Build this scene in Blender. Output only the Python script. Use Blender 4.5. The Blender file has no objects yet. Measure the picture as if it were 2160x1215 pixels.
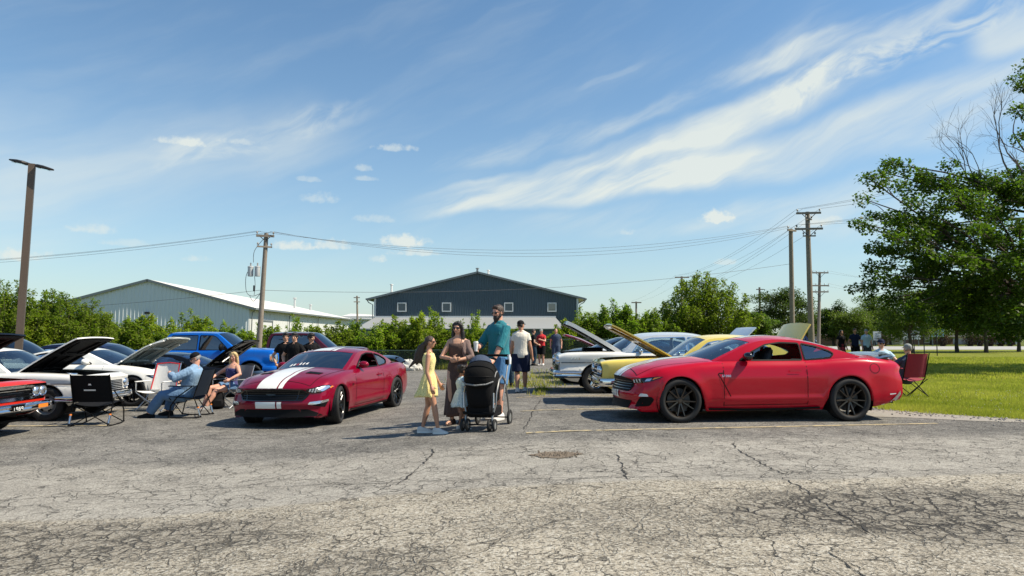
import bpy, bmesh, math, random
import numpy as np
from mathutils import Vector, Matrix, Euler
from mathutils.bvhtree import BVHTree
from mathutils.geometry import delaunay_2d_cdt
R = math.radians
random.seed(7); rng = np.random.default_rng(7)
scene = bpy.context.scene
COL = scene.collection

# ------------------------------------------------------------------ camera
CAM_H, FPX, PITCH = 1.34, 1450.0, math.atan(103.5/1450.0)
cam_d = bpy.data.cameras.new('camera'); cam = bpy.data.objects.new('camera', cam_d); COL.objects.link(cam)
cam.location = (0, 0, CAM_H); cam.rotation_euler = (math.pi/2 + PITCH, 0, 0)
cam_d.sensor_width = 36; cam_d.lens = 36*FPX/2160; cam_d.clip_start = 0.05; cam_d.clip_end = 4000
scene.camera = cam

# ------------------------------------------------------------------ sky, sun, exposure
SUN_EL, SUN_AZ = 50.0, -6.0          # azimuth measured from +X towards +Y
world = bpy.data.worlds.new('World'); scene.world = world; world.use_nodes = True
def sky_nodes():
    nt = world.node_tree; N = nt.nodes; L = nt.links; N.clear()
    out = N.new('ShaderNodeOutputWorld'); bg = N.new('ShaderNodeBackground'); bg.inputs['Strength'].default_value = 0.098
    L.new(bg.outputs[0], out.inputs[0])
    sky = N.new('ShaderNodeTexSky'); sky.sky_type = 'NISHITA'; sky.sun_disc = False
    sky.sun_elevation = R(SUN_EL); sky.sun_rotation = R(90 - SUN_AZ)
    sky.altitude = 200; sky.air_density = 1.0; sky.dust_density = 0.1; sky.ozone_density = 2.0
    tc = N.new('ShaderNodeTexCoord'); sep = N.new('ShaderNodeSeparateXYZ'); L.new(tc.outputs['Generated'], sep.inputs[0])
    def m(op, a, b=None, c=None, clamp=False):
        n = N.new('ShaderNodeMath'); n.operation = op; n.use_clamp = clamp
        for i, v in enumerate((a, b, c)):
            if v is None: continue
            if hasattr(v, 'is_linked'): L.new(v, n.inputs[i])
            else: n.inputs[i].default_value = v
        return n.outputs[0]
    def ss(x, a, b):
        n = N.new('ShaderNodeMapRange'); n.interpolation_type = 'SMOOTHSTEP'; n.clamp = True
        if hasattr(x, 'is_linked'): L.new(x, n.inputs[0])
        n.inputs[1].default_value = a; n.inputs[2].default_value = b
        return n.outputs[0]
    X, Y, Z = sep.outputs
    az = m('ARCTAN2', X, Y); el = m('ARCSINE', Z)          # direction on the sky, radians
    def comb(a, b, c=0.0):
        n = N.new('ShaderNodeCombineXYZ')
        for i, v in enumerate((a, b, c)):
            if hasattr(v, 'is_linked'): L.new(v, n.inputs[i])
            else: n.inputs[i].default_value = v
        return n.outputs[0]
    def noise(vec, scale, detail=6, rough=0.55, dist=0.0):
        n = N.new('ShaderNodeTexNoise'); n.inputs['Scale'].default_value = scale; n.inputs['Detail'].default_value = detail
        n.inputs['Roughness'].default_value = rough; n.inputs['Distortion'].default_value = dist
        L.new(vec, n.inputs['Vector']); return n.outputs['Fac']
    # large soft warp, shared by every cloud
    w1 = m('SUBTRACT', noise(comb(az, el), 3.0, 4), 0.5); w2 = m('SUBTRACT', noise(comb(az, el, 7.3), 9.0, 5), 0.5)
    warp = m('ADD', m('MULTIPLY', w1, 0.085), m('MULTIPLY', w2, 0.020))
    elw = m('ADD', el, warp)
    # streak grain, fine across and long along the wind direction
    ca, sa = math.cos(R(22)), math.sin(R(22))
    al = m('ADD', m('MULTIPLY', az, ca), m('MULTIPLY', elw, sa)); ac = m('SUBTRACT', m('MULTIPLY', elw, ca), m('MULTIPLY', az, sa))
    grain = noise(comb(m('MULTIPLY', al, 1.5), m('MULTIPLY', ac, 9.0)), 2.2, 7, 0.56, 0.25)
    grain2 = noise(comb(m('MULTIPLY', al, 5.0), m('MULTIPLY', ac, 10.0), 3.0), 3.0, 7, 0.58, 1.2)
    tot = None
    def add(v):
        nonlocal tot
        tot = v if tot is None else m('ADD', tot, v)
    def streak(p0, p1, w0, w1_, amp, g, lo, hi, sharp=0.55):
        # a band from p0 to p1 (azimuth, elevation in radians), half width going w0 -> w1_
        dx, dy = p1[0]-p0[0], p1[1]-p0[1]; ln = math.hypot(dx, dy); ux, uy = dx/ln, dy/ln
        qx = m('SUBTRACT', az, p0[0]); qy = m('SUBTRACT', elw, p0[1])
        t = m('DIVIDE', m('ADD', m('MULTIPLY', qx, ux), m('MULTIPLY', qy, uy)), ln)
        d = m('ABSOLUTE', m('SUBTRACT', m('MULTIPLY', qy, ux), m('MULTIPLY', qx, uy)))
        w = m('MAXIMUM', m('ADD', w0, m('MULTIPLY', t, w1_-w0)), 0.004)
        band = m('SUBTRACT', 1.0, ss(m('DIVIDE', d, w), 1.0-sharp, 1.0+sharp*0.6))
        ends = m('MULTIPLY', ss(t, -0.08, 0.22), m('SUBTRACT', 1.0, ss(t, 0.9, 1.25)))
        gg = ss(g, lo, hi)
        add(m('MULTIPLY', m('MULTIPLY', m('MULTIPLY', band, ends), gg), amp))
    def pa(px, py):   # measured direction of a point of the sky -> azimuth, elevation
        d = ray(px, py); return (math.atan2(d.x, d.y), math.asin(d.z))
    streak(pa(880, 425), pa(1700, 195), .007, .026, .80, grain, .18, .74)
    streak(pa(1600, 215), pa(2090, 30), .026, .016, .62, grain2, .32, .66)
    streak(pa(1560, 160), pa(2160, -60), .010, .020, .60, grain, .30, .62)
    streak(pa(860, 455), pa(1500, 330), .010, .036, .85, grain, .25, .62)
    streak(pa(1180, 418), pa(2300, 150), .016, .046, .74, grain, .12, .74)
    streak(pa(1200, 300), pa(1700, 90), .008, .018, .30, grain, .38, .7)
    streak(pa(860, 365), pa(1260, 270), .010, .025, .38, grain, .35, .7)
    streak(pa(1100, 480), pa(2000, 420), .018, .040, .38, grain, .28, .68)
    streak(pa(-250, 430), pa(620, 275), .085, .040, .42, grain, .05, .70, .9)
    streak(pa(300, 330), pa(720, 235), .018, .018, .34, grain2, .3, .7)
    streak(pa(1215, 180), pa(1340, 130), .002, .004, .12, grain, .25, .7)
    streak(pa(2040, 100), pa(2300, 20), .018, .03, .6, grain, .2, .6)
    # a thin veil over the whole sky, the same in every direction
    veil = m('MULTIPLY', ss(grain, .42, .82), 0.13); add(veil)
    # small puffs of cumulus near the horizon
    pn = m('ADD', m('MULTIPLY', noise(comb(az, el), 42.0, 5, 0.62), .6), m('MULTIPLY', noise(comb(az, el, 5.0), 110.0, 5, 0.65), .4))
    puffs = [(855,512,62,19,1.0),(880,535,60,10,.7),(1512,462,38,20,1.0),(617,521,44,14,.85),(702,519,42,17,.75),(200,486,40,14,.55),
             (40,541,50,16,.85),(672,420,38,18,.42),(795,549,20,13,.75),(385,300,46,12,.5),(835,314,46,11,.55),(768,356,22,11,.45),
             (770,378,32,7,.4),(655,380,28,8,.35),(790,464,46,14,.35),(415,547,26,10,.45),(1325,491,20,11,.45),(1530,554,26,9,.5),(1720,470,46,16,.55),(270,515,50,10,.35),(500,300,40,9,.3)]
    nz = m('MULTIPLY', m('SUBTRACT', pn, 0.5), 5.0)
    for (px, py, hw, hh, amp) in puffs:
        a0, e0 = pa(px, py)
        dx = m('DIVIDE', m('SUBTRACT', az, a0), hw/FPX); dy0 = m('SUBTRACT', el, e0)
        # flat base: the lower half is squashed
        dy = m('DIVIDE', m('MAXIMUM', dy0, m('MULTIPLY', dy0, -1.9)), hh/FPX)
        r = m('ADD', m('ADD', m('MULTIPLY', dx, dx), m('MULTIPLY', dy, dy)), nz)
        add(m('MULTIPLY', m('SUBTRACT', 1.0, ss(r, -0.2, 1.15)), amp*0.95))
    fac = m('MINIMUM', tot, 0.93)
    above = ss(el, 0.0, 0.06); fac = m('MULTIPLY', fac, above)
    mix = N.new('ShaderNodeMix'); mix.data_type = 'RGBA'
    L.new(fac, mix.inputs['Factor'])
    mix.inputs['B'].default_value = (5.7, 6.1, 5.8, 1)
    tn = N.new('ShaderNodeMix'); tn.data_type = 'RGBA'; tn.blend_type = 'MULTIPLY'; tn.inputs['Factor'].default_value = 1.0; L.new(sky.outputs[0], tn.inputs['A']); tn.inputs['B'].default_value = (.84, 1.06, 1.10, 1)
    # pale haze low over the horizon, the same all round
    hz = m('MULTIPLY', m('POWER', 2.718, m('DIVIDE', m('MAXIMUM', el, 0.0), -0.14)), 0.86)
    mh = N.new('ShaderNodeMix'); mh.data_type = 'RGBA'; L.new(hz, mh.inputs['Factor']); L.new(tn.outputs['Result'], mh.inputs['A']); mh.inputs['B'].default_value = (4.1, 4.45, 4.2, 1)
    L.new(mh.outputs['Result'], mix.inputs['A']); L.new(mix.outputs['Result'], bg.inputs['Color'])

def ray(px, py):
    cx, cy = (px-1080)/FPX, (607.5-py)/FPX
    f = Vector((0, math.cos(PITCH), math.sin(PITCH))); u = Vector((0, -math.sin(PITCH), math.cos(PITCH)))
    return (f + Vector((cx, 0, 0)) + u*cy).normalized()
def at(px, py, Y):
    """the point that lies at distance Y in front of the camera in this direction"""
    d = ray(px, py); t = Y/d.y
    return Vector((d.x*t, Y, CAM_H + d.z*t))
def xat(px, Y, py=760): return at(px, py, Y).x
def zat(py, Y, px=1080): return at(px, py, Y).z
sky_nodes()

sun_d = bpy.data.lights.new('sun', 'SUN'); sun = bpy.data.objects.new('sun', sun_d); COL.objects.link(sun)
sun_d.energy = 5.0; sun_d.angle = R(0.53); sun_d.color = (1.0, 0.90, 0.73)
_sd = Vector((math.cos(R(SUN_EL))*math.cos(R(SUN_AZ)), math.cos(R(SUN_EL))*math.sin(R(SUN_AZ)), math.sin(R(SUN_EL))))
sun.rotation_euler = _sd.to_track_quat('Z', 'Y').to_euler(); sun.location = (20, -5, 30)
scene.view_settings.view_transform = 'Standard'; scene.view_settings.look = 'None'
scene.view_settings.exposure = 0.50; scene.view_settings.gamma = 1.0; scene.view_settings.use_curve_mapping = False
scene.render.engine = 'CYCLES'
cy = scene.cycles
cy.use_denoising = True; cy.max_bounces = 8; cy.diffuse_bounces = 3; cy.glossy_bounces = 4; cy.transmission_bounces = 6; cy.transparent_max_bounces = 12
cy.caustics_reflective = False; cy.caustics_refractive = False; cy.sample_clamp_indirect = 6.0

# ------------------------------------------------------------------ small helpers
def sstep(t):
    t = np.clip(t, 0, 1); return t*t*(3-2*t)
def gz(x, y):
    """height of the lot: it falls gently to the left and towards the back left"""
    return float(-0.26*sstep((1.0-x)/5.0) - 0.016*max(0.0, min(y, 46)-16.0)*sstep((2.0-x)/6.0))
def pchip(pts):
    xs = np.array([p[0] for p in pts], float); ys = np.array([p[1] for p in pts], float)
    h = np.diff(xs); d = np.diff(ys)/h; m = np.zeros_like(xs)
    if len(xs) > 2:
        for i in range(1, len(xs)-1):
            if d[i-1]*d[i] > 0:
                w1, w2 = 2*h[i]+h[i-1], h[i]+2*h[i-1]; m[i] = (w1+w2)/(w1/d[i-1]+w2/d[i])
    m[0], m[-1] = d[0], d[-1]
    def f(x):
        x = np.clip(np.asarray(x, float), xs[0], xs[-1]); i = np.clip(np.searchsorted(xs, x, side='right')-1, 0, len(xs)-2)
        t = (x-xs[i])/h[i]; t2, t3 = t*t, t*t*t
        return (2*t3-3*t2+1)*ys[i]+(t3-2*t2+t)*h[i]*m[i]+(-2*t3+3*t2)*ys[i+1]+(t3-t2)*h[i]*m[i+1]
    return f
def lin(pts):
    xs = [p[0] for p in pts]; ys = [p[1] for p in pts]
    return lambda x: np.interp(x, xs, ys)

def tag(o, label=None, cat=None, group=None, kind=None):
    if label: o['label'] = label
    if cat: o['category'] = cat
    if group: o['group'] = group
    if kind: o['kind'] = kind
    return o
def thing(name, label, cat, loc=(0,0,0), rz=0.0, group=None, rot=None):
    o = bpy.data.objects.new(name, None); o.empty_display_size = .2; COL.objects.link(o)
    o.location = loc; o.rotation_euler = rot if rot is not None else (0,0,rz)
    return tag(o, label, cat, group)
def mk(name, verts, faces, mats, parent=None, smooth=True, midx=None, sharp=None):
    me = bpy.data.meshes.new(name)
    me.from_pydata([tuple(v) for v in verts], [], faces)
    if not isinstance(mats, (list, tuple)): mats = [mats]
    for m_ in mats: me.materials.append(m_)
    if midx is not None: me.polygons.foreach_set('material_index', list(midx))
    me.polygons.foreach_set('use_smooth', [bool(smooth)]*len(me.polygons))
    if sharp is not None and smooth: me.set_sharp_from_angle(angle=R(sharp))
    me.update()
    o = bpy.data.objects.new(name, me); COL.objects.link(o)
    if parent is not None: o.parent = parent
    return o
def copy_tree(o, parent=None):
    c = o.copy(); COL.objects.link(c); c.parent = parent
    for ch in list(o.children): copy_tree(ch, c)
    return c
def fast_mesh(name, V, F, mats, parent=None, smooth=False, attr=None):
    """V (n,3) array, F (m,k) array of one face size"""
    V = np.asarray(V, np.float32); F = np.asarray(F, np.int32); k = F.shape[1]
    me = bpy.data.meshes.new(name); me.vertices.add(len(V)); me.vertices.foreach_set('co', V.ravel())
    me.loops.add(F.size); me.loops.foreach_set('vertex_index', F.ravel())
    me.polygons.add(len(F)); me.polygons.foreach_set('loop_start', np.arange(0, F.size, k, dtype=np.int32))
    me.polygons.foreach_set('use_smooth', np.full(len(F), smooth))
    if not isinstance(mats, (list, tuple)): mats = [mats]
    for m_ in mats: me.materials.append(m_)
    me.update(calc_edges=True)
    if attr is not None:
        a = me.attributes.new('tint', 'FLOAT', 'POINT'); a.data.foreach_set('value', np.asarray(attr, np.float32))
    o = bpy.data.objects.new(name, me); COL.objects.link(o)
    if parent is not None: o.parent = parent
    return o

class MB:
    """collects simple solids into one mesh"""
    def __init__(s): s.v, s.f, s.m = [], [], []; s.cur = 0
    def add(s, vs, fs, m=None):
        b = len(s.v); s.v += [tuple(v) for v in vs]; s.f += [tuple(i+b for i in f) for f in fs]
        s.m += [s.cur if m is None else m]*len(fs); return s
    def box(s, c, d, rot=None, m=None, taper=1.0, bev=0.0):
        x, y, z = d[0]/2, d[1]/2, d[2]/2
        if bev > 0:
            b = min(bev, x*.9, y*.9, z*.9); vs = []; idx = {}
            for sx in (-1,1):
                for sy in (-1,1):
                    for sz in (-1,1):
                        t = taper if sz > 0 else 1.0
                        for a in range(3):
                            p = [sx*(x-b)*t, sy*(y-b)*t, sz*(z-b)]
                            if a == 0: p[0] = sx*x*t
                            if a == 1: p[1] = sy*y*t
                            if a == 2: p[2] = sz*z
                            idx[(sx,sy,sz,a)] = len(vs); vs.append(Vector(p))
            fs = []
            for sg in (-1,1):
                q = [(sg,-1,-1,0),(sg,1,-1,0),(sg,1,1,0),(sg,-1,1,0)]; fs.append([idx[k] for k in (q if sg>0 else q[::-1])])
                q = [(-1,sg,-1,1),(1,sg,-1,1),(1,sg,1,1),(-1,sg,1,1)]; fs.append([idx[k] for k in (q[::-1] if sg>0 else q)])
                q = [(-1,-1,sg,2),(1,-1,sg,2),(1,1,sg,2),(-1,1,sg,2)]; fs.append([idx[k] for k in (q if sg>0 else q[::-1])])
            for s1 in (-1,1):
                for s2 in (-1,1):
                    fs.append([idx[k] for k in ((-1,s1,s2,1),(1,s1,s2,1),(1,s1,s2,2),(-1,s1,s2,2))][::(1 if s1*s2>0 else -1)])
                    fs.append([idx[k] for k in ((s1,-1,s2,2),(s1,1,s2,2),(s1,1,s2,0),(s1,-1,s2,0))][::(1 if s1*s2>0 else -1)])
                    fs.append([idx[k] for k in ((s1,s2,-1,0),(s1,s2,1,0),(s1,s2,1,1),(s1,s2,-1,1))][::(1 if s1*s2>0 else -1)])
            for sx in (-1,1):
                for sy in (-1,1):
                    for sz in (-1,1):
                        t = [idx[(sx,sy,sz,0)], idx[(sx,sy,sz,1)], idx[(sx,sy,sz,2)]]
                        fs.append(t if sx*sy*sz > 0 else t[::-1])
        else:
            t = taper
            vs = [Vector(p) for p in ((-x,-y,-z),(x,-y,-z),(x,y,-z),(-x,y,-z),(-x*t,-y*t,z),(x*t,-y*t,z),(x*t,y*t,z),(-x*t,y*t,z))]
            fs = [(3,2,1,0),(4,5,6,7),(0,1,5,4),(1,2,6,5),(2,3,7,6),(3,0,4,7)]
        if rot is not None:
            M = rot if isinstance(rot, Matrix) else Euler(rot).to_matrix()
            vs = [M @ v for v in vs]
        c = Vector(c); return s.add([v+c for v in vs], fs, m)
    def tube(s, pts, r, n=8, m=None, cap=True, flat=None):
        """swept tube; r one radius or a list; flat=(sx, sy) squeezes the section"""
        pts = [Vector(p) for p in pts]; k = len(pts)
        rr = list(r) if isinstance(r, (list, tuple, np.ndarray)) else [r]*k
        tan = [(pts[min(i+1,k-1)]-pts[max(i-1,0)]).normalized() for i in range(k)]
        up = Vector((0,0,1)) if abs(tan[0].z) < .9 else Vector((1,0,0))
        a = tan[0].cross(up).normalized(); vs = []
        for i in range(k):
            a = (a - tan[i]*a.dot(tan[i])).normalized(); b = tan[i].cross(a)
            fx, fy = flat if flat else (1,1)
            for j in range(n):
                th = 2*math.pi*j/n; vs.append(pts[i]+(a*math.cos(th)*fx+b*math.sin(th)*fy)*rr[i])
        fs = [(i*n+j, i*n+(j+1)%n, (i+1)*n+(j+1)%n, (i+1)*n+j) for i in range(k-1) for j in range(n)]
        if cap: fs += [tuple(range(n))[::-1], tuple((k-1)*n+j for j in range(n))]
        return s.add(vs, fs, m)
    def lathe(s, prof, n=24, axis='z', c=(0,0,0), m=None, arc=None):
        """profile of (radius, height)"""
        vs = []; c = Vector(c)
        for (r, h) in prof:
            for j in range(n):
                th = 2*math.pi*j/n; x, y = r*math.cos(th), r*math.sin(th)
                vs.append(c + (Vector((x,y,h)) if axis == 'z' else Vector((x,h,y)) if axis == 'y' else Vector((h,x,y))))
        k = len(prof); fs = [(i*n+j, i*n+(j+1)%n, (i+1)*n+(j+1)%n, (i+1)*n+j) for i in range(k-1) for j in range(n)]
        if axis == 'y': fs = [f[::-1] for f in fs]
        return s.add(vs, fs, m)
    def ell(s, c, r, n=12, k=8, rot=None, m=None):
        vs = []; c = Vector(c); M = (Euler(rot).to_matrix() if rot is not None and not isinstance(rot, Matrix) else rot)
        for i in range(k+1):
            ph = math.pi*i/k
            for j in range(n):
                th = 2*math.pi*j/n; p = Vector((r[0]*math.sin(ph)*math.cos(th), r[1]*math.sin(ph)*math.sin(th), r[2]*math.cos(ph)))
                vs.append(c + (M @ p if M is not None else p))
        fs = [(i*n+j, (i+1)*n+j, (i+1)*n+(j+1)%n, i*n+(j+1)%n) for i in range(k) for j in range(n)]
        return s.add(vs, fs, m)
    def loft(s, rings, m=None, cap=True, closed=True):
        n = len(rings[0]); vs = [p for r_ in rings for p in r_]; k = len(rings)
        fs = [(i*n+j, i*n+(j+1)%n, (i+1)*n+(j+1)%n, (i+1)*n+j) for i in range(k-1) for j in range(n if closed else n-1)]
        if cap: fs += [tuple(range(n))[::-1], tuple((k-1)*n+j for j in range(n))]
        return s.add(vs, fs, m)
    def prism(s, poly, z0, z1, m=None, M=None):
        """polygon (x,y) extruded in z, then moved by matrix M"""
        n = len(poly); vs = [Vector((p[0],p[1],z0)) for p in poly]+[Vector((p[0],p[1],z1)) for p in poly]
        if M is not None: vs = [M @ v for v in vs]
        fs = [tuple(range(n))[::-1], tuple(range(n,2*n))]+[(i,(i+1)%n,n+(i+1)%n,n+i) for i in range(n)]
        return s.add(vs, fs, m)
    def build(s, name, mats, parent=None, smooth=True, sharp=40, weld=False):
        o = mk(name, s.v, s.f, mats, parent, smooth, s.m, None)
        bm = bmesh.new(); bm.from_mesh(o.data)
        if weld: bmesh.ops.remove_doubles(bm, verts=bm.verts, dist=1e-5)
        bmesh.ops.recalc_face_normals(bm, faces=bm.faces); bm.to_mesh(o.data); bm.free()
        if smooth and sharp: o.data.set_sharp_from_angle(angle=R(sharp))
        return o

def smooth_poly(pts, n=4, closed=True):
    """Catmull-Rom through the points"""
    P = [np.array(p, float) for p in pts]; k = len(P); out = []
    for i in range(k if closed else k-1):
        p0, p1, p2, p3 = (P[(i-1)%k], P[i], P[(i+1)%k], P[(i+2)%k]) if closed else (P[max(i-1,0)], P[i], P[i+1], P[min(i+2,k-1)])
        for j in range(n):
            t = j/n; out.append(tuple(.5*((2*p1)+(-p0+p2)*t+(2*p0-5*p1+4*p2-p3)*t*t+(-p0+3*p1-3*p2+p3)*t**3)))
    if not closed: out.append(tuple(P[-1]))
    return out
def round_poly(pts, r=.03, n=3):
    """polygon with rounded corners"""
    out = []; k = len(pts)
    for i in range(k):
        p, a, b = Vector(pts[i]), Vector(pts[i-1]), Vector(pts[(i+1)%k])
        u, v = (a-p), (b-p); d = min(r, u.length*.45, v.length*.45); u, v = p+u.normalized()*d, p+v.normalized()*d
        for j in range(n+1):
            t = j/n; q = u*(1-t)**2+p*2*t*(1-t)+v*t*t; out.append((q.x, q.y))
    return out

# ------------------------------------------------------------------ materials
def new_mat(name):
    m = bpy.data.materials.new(name); m.use_nodes = True; nt = m.node_tree; nt.nodes.clear()
    out = nt.nodes.new('ShaderNodeOutputMaterial'); b = nt.nodes.new('ShaderNodeBsdfPrincipled'); nt.links.new(b.outputs[0], out.inputs[0])
    return m, nt, b, out
def nn(nt, t, **kw):
    n = nt.nodes.new(t)
    for k, v in kw.items():
        if k.startswith('i_'): n.inputs[k[2:].replace('_',' ')].default_value = v
        else: setattr(n, k, v)
    return n
def mat(name, col, rough=.5, metal=0.0, coat=0.0, var=.08, nscale=8.0, bump=0.0, bscale=60.0, spec=.5, sheen=0.0, coords='Object', rvar=.05):
    m, nt, b, out = new_mat(name); L = nt.links
    tc = nn(nt, 'ShaderNodeTexCoord'); nz = nn(nt, 'ShaderNodeTexNoise', i_Scale=nscale, i_Detail=4.0); L.new(tc.outputs[coords], nz.inputs['Vector'])
    rp = nn(nt, 'ShaderNodeMix', data_type='RGBA')
    c = np.array(col); lo = np.clip(c*(1-var), 0, 1); hi = np.clip(c*(1+var), 0, 1)
    rp.inputs['A'].default_value = (*lo, 1); rp.inputs['B'].default_value = (*hi, 1)
    L.new(nz.outputs['Fac'], rp.inputs['Factor']); L.new(rp.outputs['Result'], b.inputs['Base Color'])
    mr = nn(nt, 'ShaderNodeMapRange'); L.new(nz.outputs['Fac'], mr.inputs[0]); mr.inputs[3].default_value = max(.02, rough-rvar); mr.inputs[4].default_value = min(1, rough+rvar)
    L.new(mr.outputs[0], b.inputs['Roughness'])
    b.inputs['Metallic'].default_value = metal; b.inputs['Coat Weight'].default_value = coat; b.inputs['Coat Roughness'].default_value = .04
    b.inputs['Specular IOR Level'].default_value = spec; b.inputs['Sheen Weight'].default_value = sheen
    if bump > 0:
        n2 = nn(nt, 'ShaderNodeTexNoise', i_Scale=bscale, i_Detail=5.0); L.new(tc.outputs[coords], n2.inputs['Vector'])
        bp = nn(nt, 'ShaderNodeBump', i_Strength=bump, i_Distance=.02); L.new(n2.outputs['Fac'], bp.inputs['Height']); L.new(bp.outputs[0], b.inputs['Normal'])
    return m
def glass_mat(name, col=(.75,.85,.85), alpha=.35, rough=.02):
    """window glass: partly clear, with a hard reflection"""
    m, nt, b, out = new_mat(name); L = nt.links; nt.nodes.remove(b)
    tr = nn(nt, 'ShaderNodeBsdfTransparent'); tr.inputs[0].default_value = (*col, 1)
    gl = nn(nt, 'ShaderNodeBsdfGlossy'); gl.inputs['Color'].default_value = (.95,.97,1,1); gl.inputs['Roughness'].default_value = rough
    fr = nn(nt, 'ShaderNodeFresnel', i_IOR=1.55)
    mr = nn(nt, 'ShaderNodeMapRange'); L.new(fr.outputs[0], mr.inputs[0]); mr.inputs[3].default_value = alpha*.5; mr.inputs[4].default_value = 1.0
    mx = nn(nt, 'ShaderNodeMixShader'); L.new(mr.outputs[0], mx.inputs[0]); L.new(tr.outputs[0], mx.inputs[1]); L.new(gl.outputs[0], mx.inputs[2])
    tc = nn(nt, 'ShaderNodeTexCoord'); nz = nn(nt, 'ShaderNodeTexNoise', i_Scale=3.0); L.new(tc.outputs['Object'], nz.inputs['Vector'])
    bp = nn(nt, 'ShaderNodeBump', i_Strength=.02, i_Distance=.01); L.new(nz.outputs['Fac'], bp.inputs['Height']); L.new(bp.outputs[0], gl.inputs['Normal'])
    L.new(mx.outputs[0], out.inputs[0]); return m
M = {}
def paint(name, col, metal=0.0, rough=.28):
    M[name] = mat(name, col, rough, metal, .75, var=.04, nscale=1.5, rvar=.02, spec=.08); return M[name]
M['rubber'] = mat('rubber', (.010,.010,.0105), .75, var=.3, nscale=30, bump=.1, bscale=120)
M['black'] = mat('black_trim', (.004,.004,.0045), .6, spec=.15, var=.2)
M['gloss_black'] = mat('gloss_black', (.004,.004,.0045), .12, coat=.6, var=.1)
M['chrome'] = mat('chrome', (.82,.83,.84), .08, 1.0, var=.04, nscale=12)
M['alu'] = mat('aluminium', (.62,.63,.64), .28, 1.0, var=.08)
M['steel_grey'] = mat('wheel_grey', (.35,.36,.36), .35, .6, var=.06)
M['disc'] = mat('brake_disc', (.06,.06,.062), .4, .7)
M['dark_rim'] = mat('dark_rim', (.075,.062,.052), .30, .8, coat=.3, var=.1)
M['black_rim'] = mat('black_rim', (.012,.012,.013), .22, .5, coat=.4, var=.1)
M['interior'] = mat('cabin_dark', (.010,.010,.011), .7, var=.25, nscale=20)
M['interior_tan'] = mat('cabin_grey', (.22,.21,.20), .7, var=.12)
M['engine'] = mat('engine_black', (.014,.014,.015), .45, .3, var=.5, nscale=25)
M['glass'] = glass_mat('window_glass', (.66,.78,.80), .36)
M['tint'] = glass_mat('tinted_glass', (.10,.14,.17), .36)
M['dark_glass'] = glass_mat('dark_glass', (.02,.025,.03), .25)
M['lens'] = glass_mat('lamp_lens', (.85,.9,.92), .35)
M['lamp_in'] = mat('lamp_reflector', (.7,.72,.74), .18, .9)
M['white_stripe'] = mat('stripe_white', (.80,.79,.75), .3, coat=.8, var=.03)
M['amber'] = mat('amber_lens', (.75,.22,.03), .2, coat=.6)
M['red_lens'] = mat('red_lens', (.35,.01,.01), .2, coat=.6)
M['rust_orange'] = mat('engine_orange', (.55,.10,.02), .45, var=.2)
M['white_plate'] = mat('plate_white', (.75,.76,.75), .4)
# ------------------------------------------------------------------ vehicles
def cdt(outline, holes=(), res=.06):
    """triangulated polygon with holes and inner grid points: 2D points, triangles"""
    pts, edges = [], []
    def loop(p):
        b = len(pts); n = len(p)
        q = []
        for i in range(n):
            a, c = p[i], p[(i+1)%n]; d = math.hypot(c[0]-a[0], c[1]-a[1]); k = max(1, int(d/res))
            for j in range(k): q.append((a[0]+(c[0]-a[0])*j/k, a[1]+(c[1]-a[1])*j/k))
        pts.extend(q); edges.extend((b+i, b+(i+1)%len(q)) for i in range(len(q)))
    loop(outline)
    for h in holes: loop(h)
    ox = [p[0] for p in outline]; oz = [p[1] for p in outline]
    def inside(x, y, p):
        c = False; j = len(p)-1
        for i in range(len(p)):
            if (p[i][1] > y) != (p[j][1] > y) and x < (p[j][0]-p[i][0])*(y-p[i][1])/(p[j][1]-p[i][1])+p[i][0]: c = not c
            j = i
        return c
    for x in np.arange(min(ox)+res*.5, max(ox), res):
        for z in np.arange(min(oz)+res*.5, max(oz), res):
            if inside(x, z, outline) and not any(inside(x, z, h) for h in holes): pts.append((x, z))
    v, e, f, *_ = delaunay_2d_cdt([Vector((p[0], p[1])) for p in pts], edges, [], 0, 1e-5)
    tri = []
    for t in f:
        cx = sum(v[i][0] for i in t)/3; cz = sum(v[i][1] for i in t)/3
        if inside(cx, cz, outline) and not any(inside(cx, cz, h) for h in holes): tri.append(tuple(t))
    return [(p[0], p[1]) for p in v], tri

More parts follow.
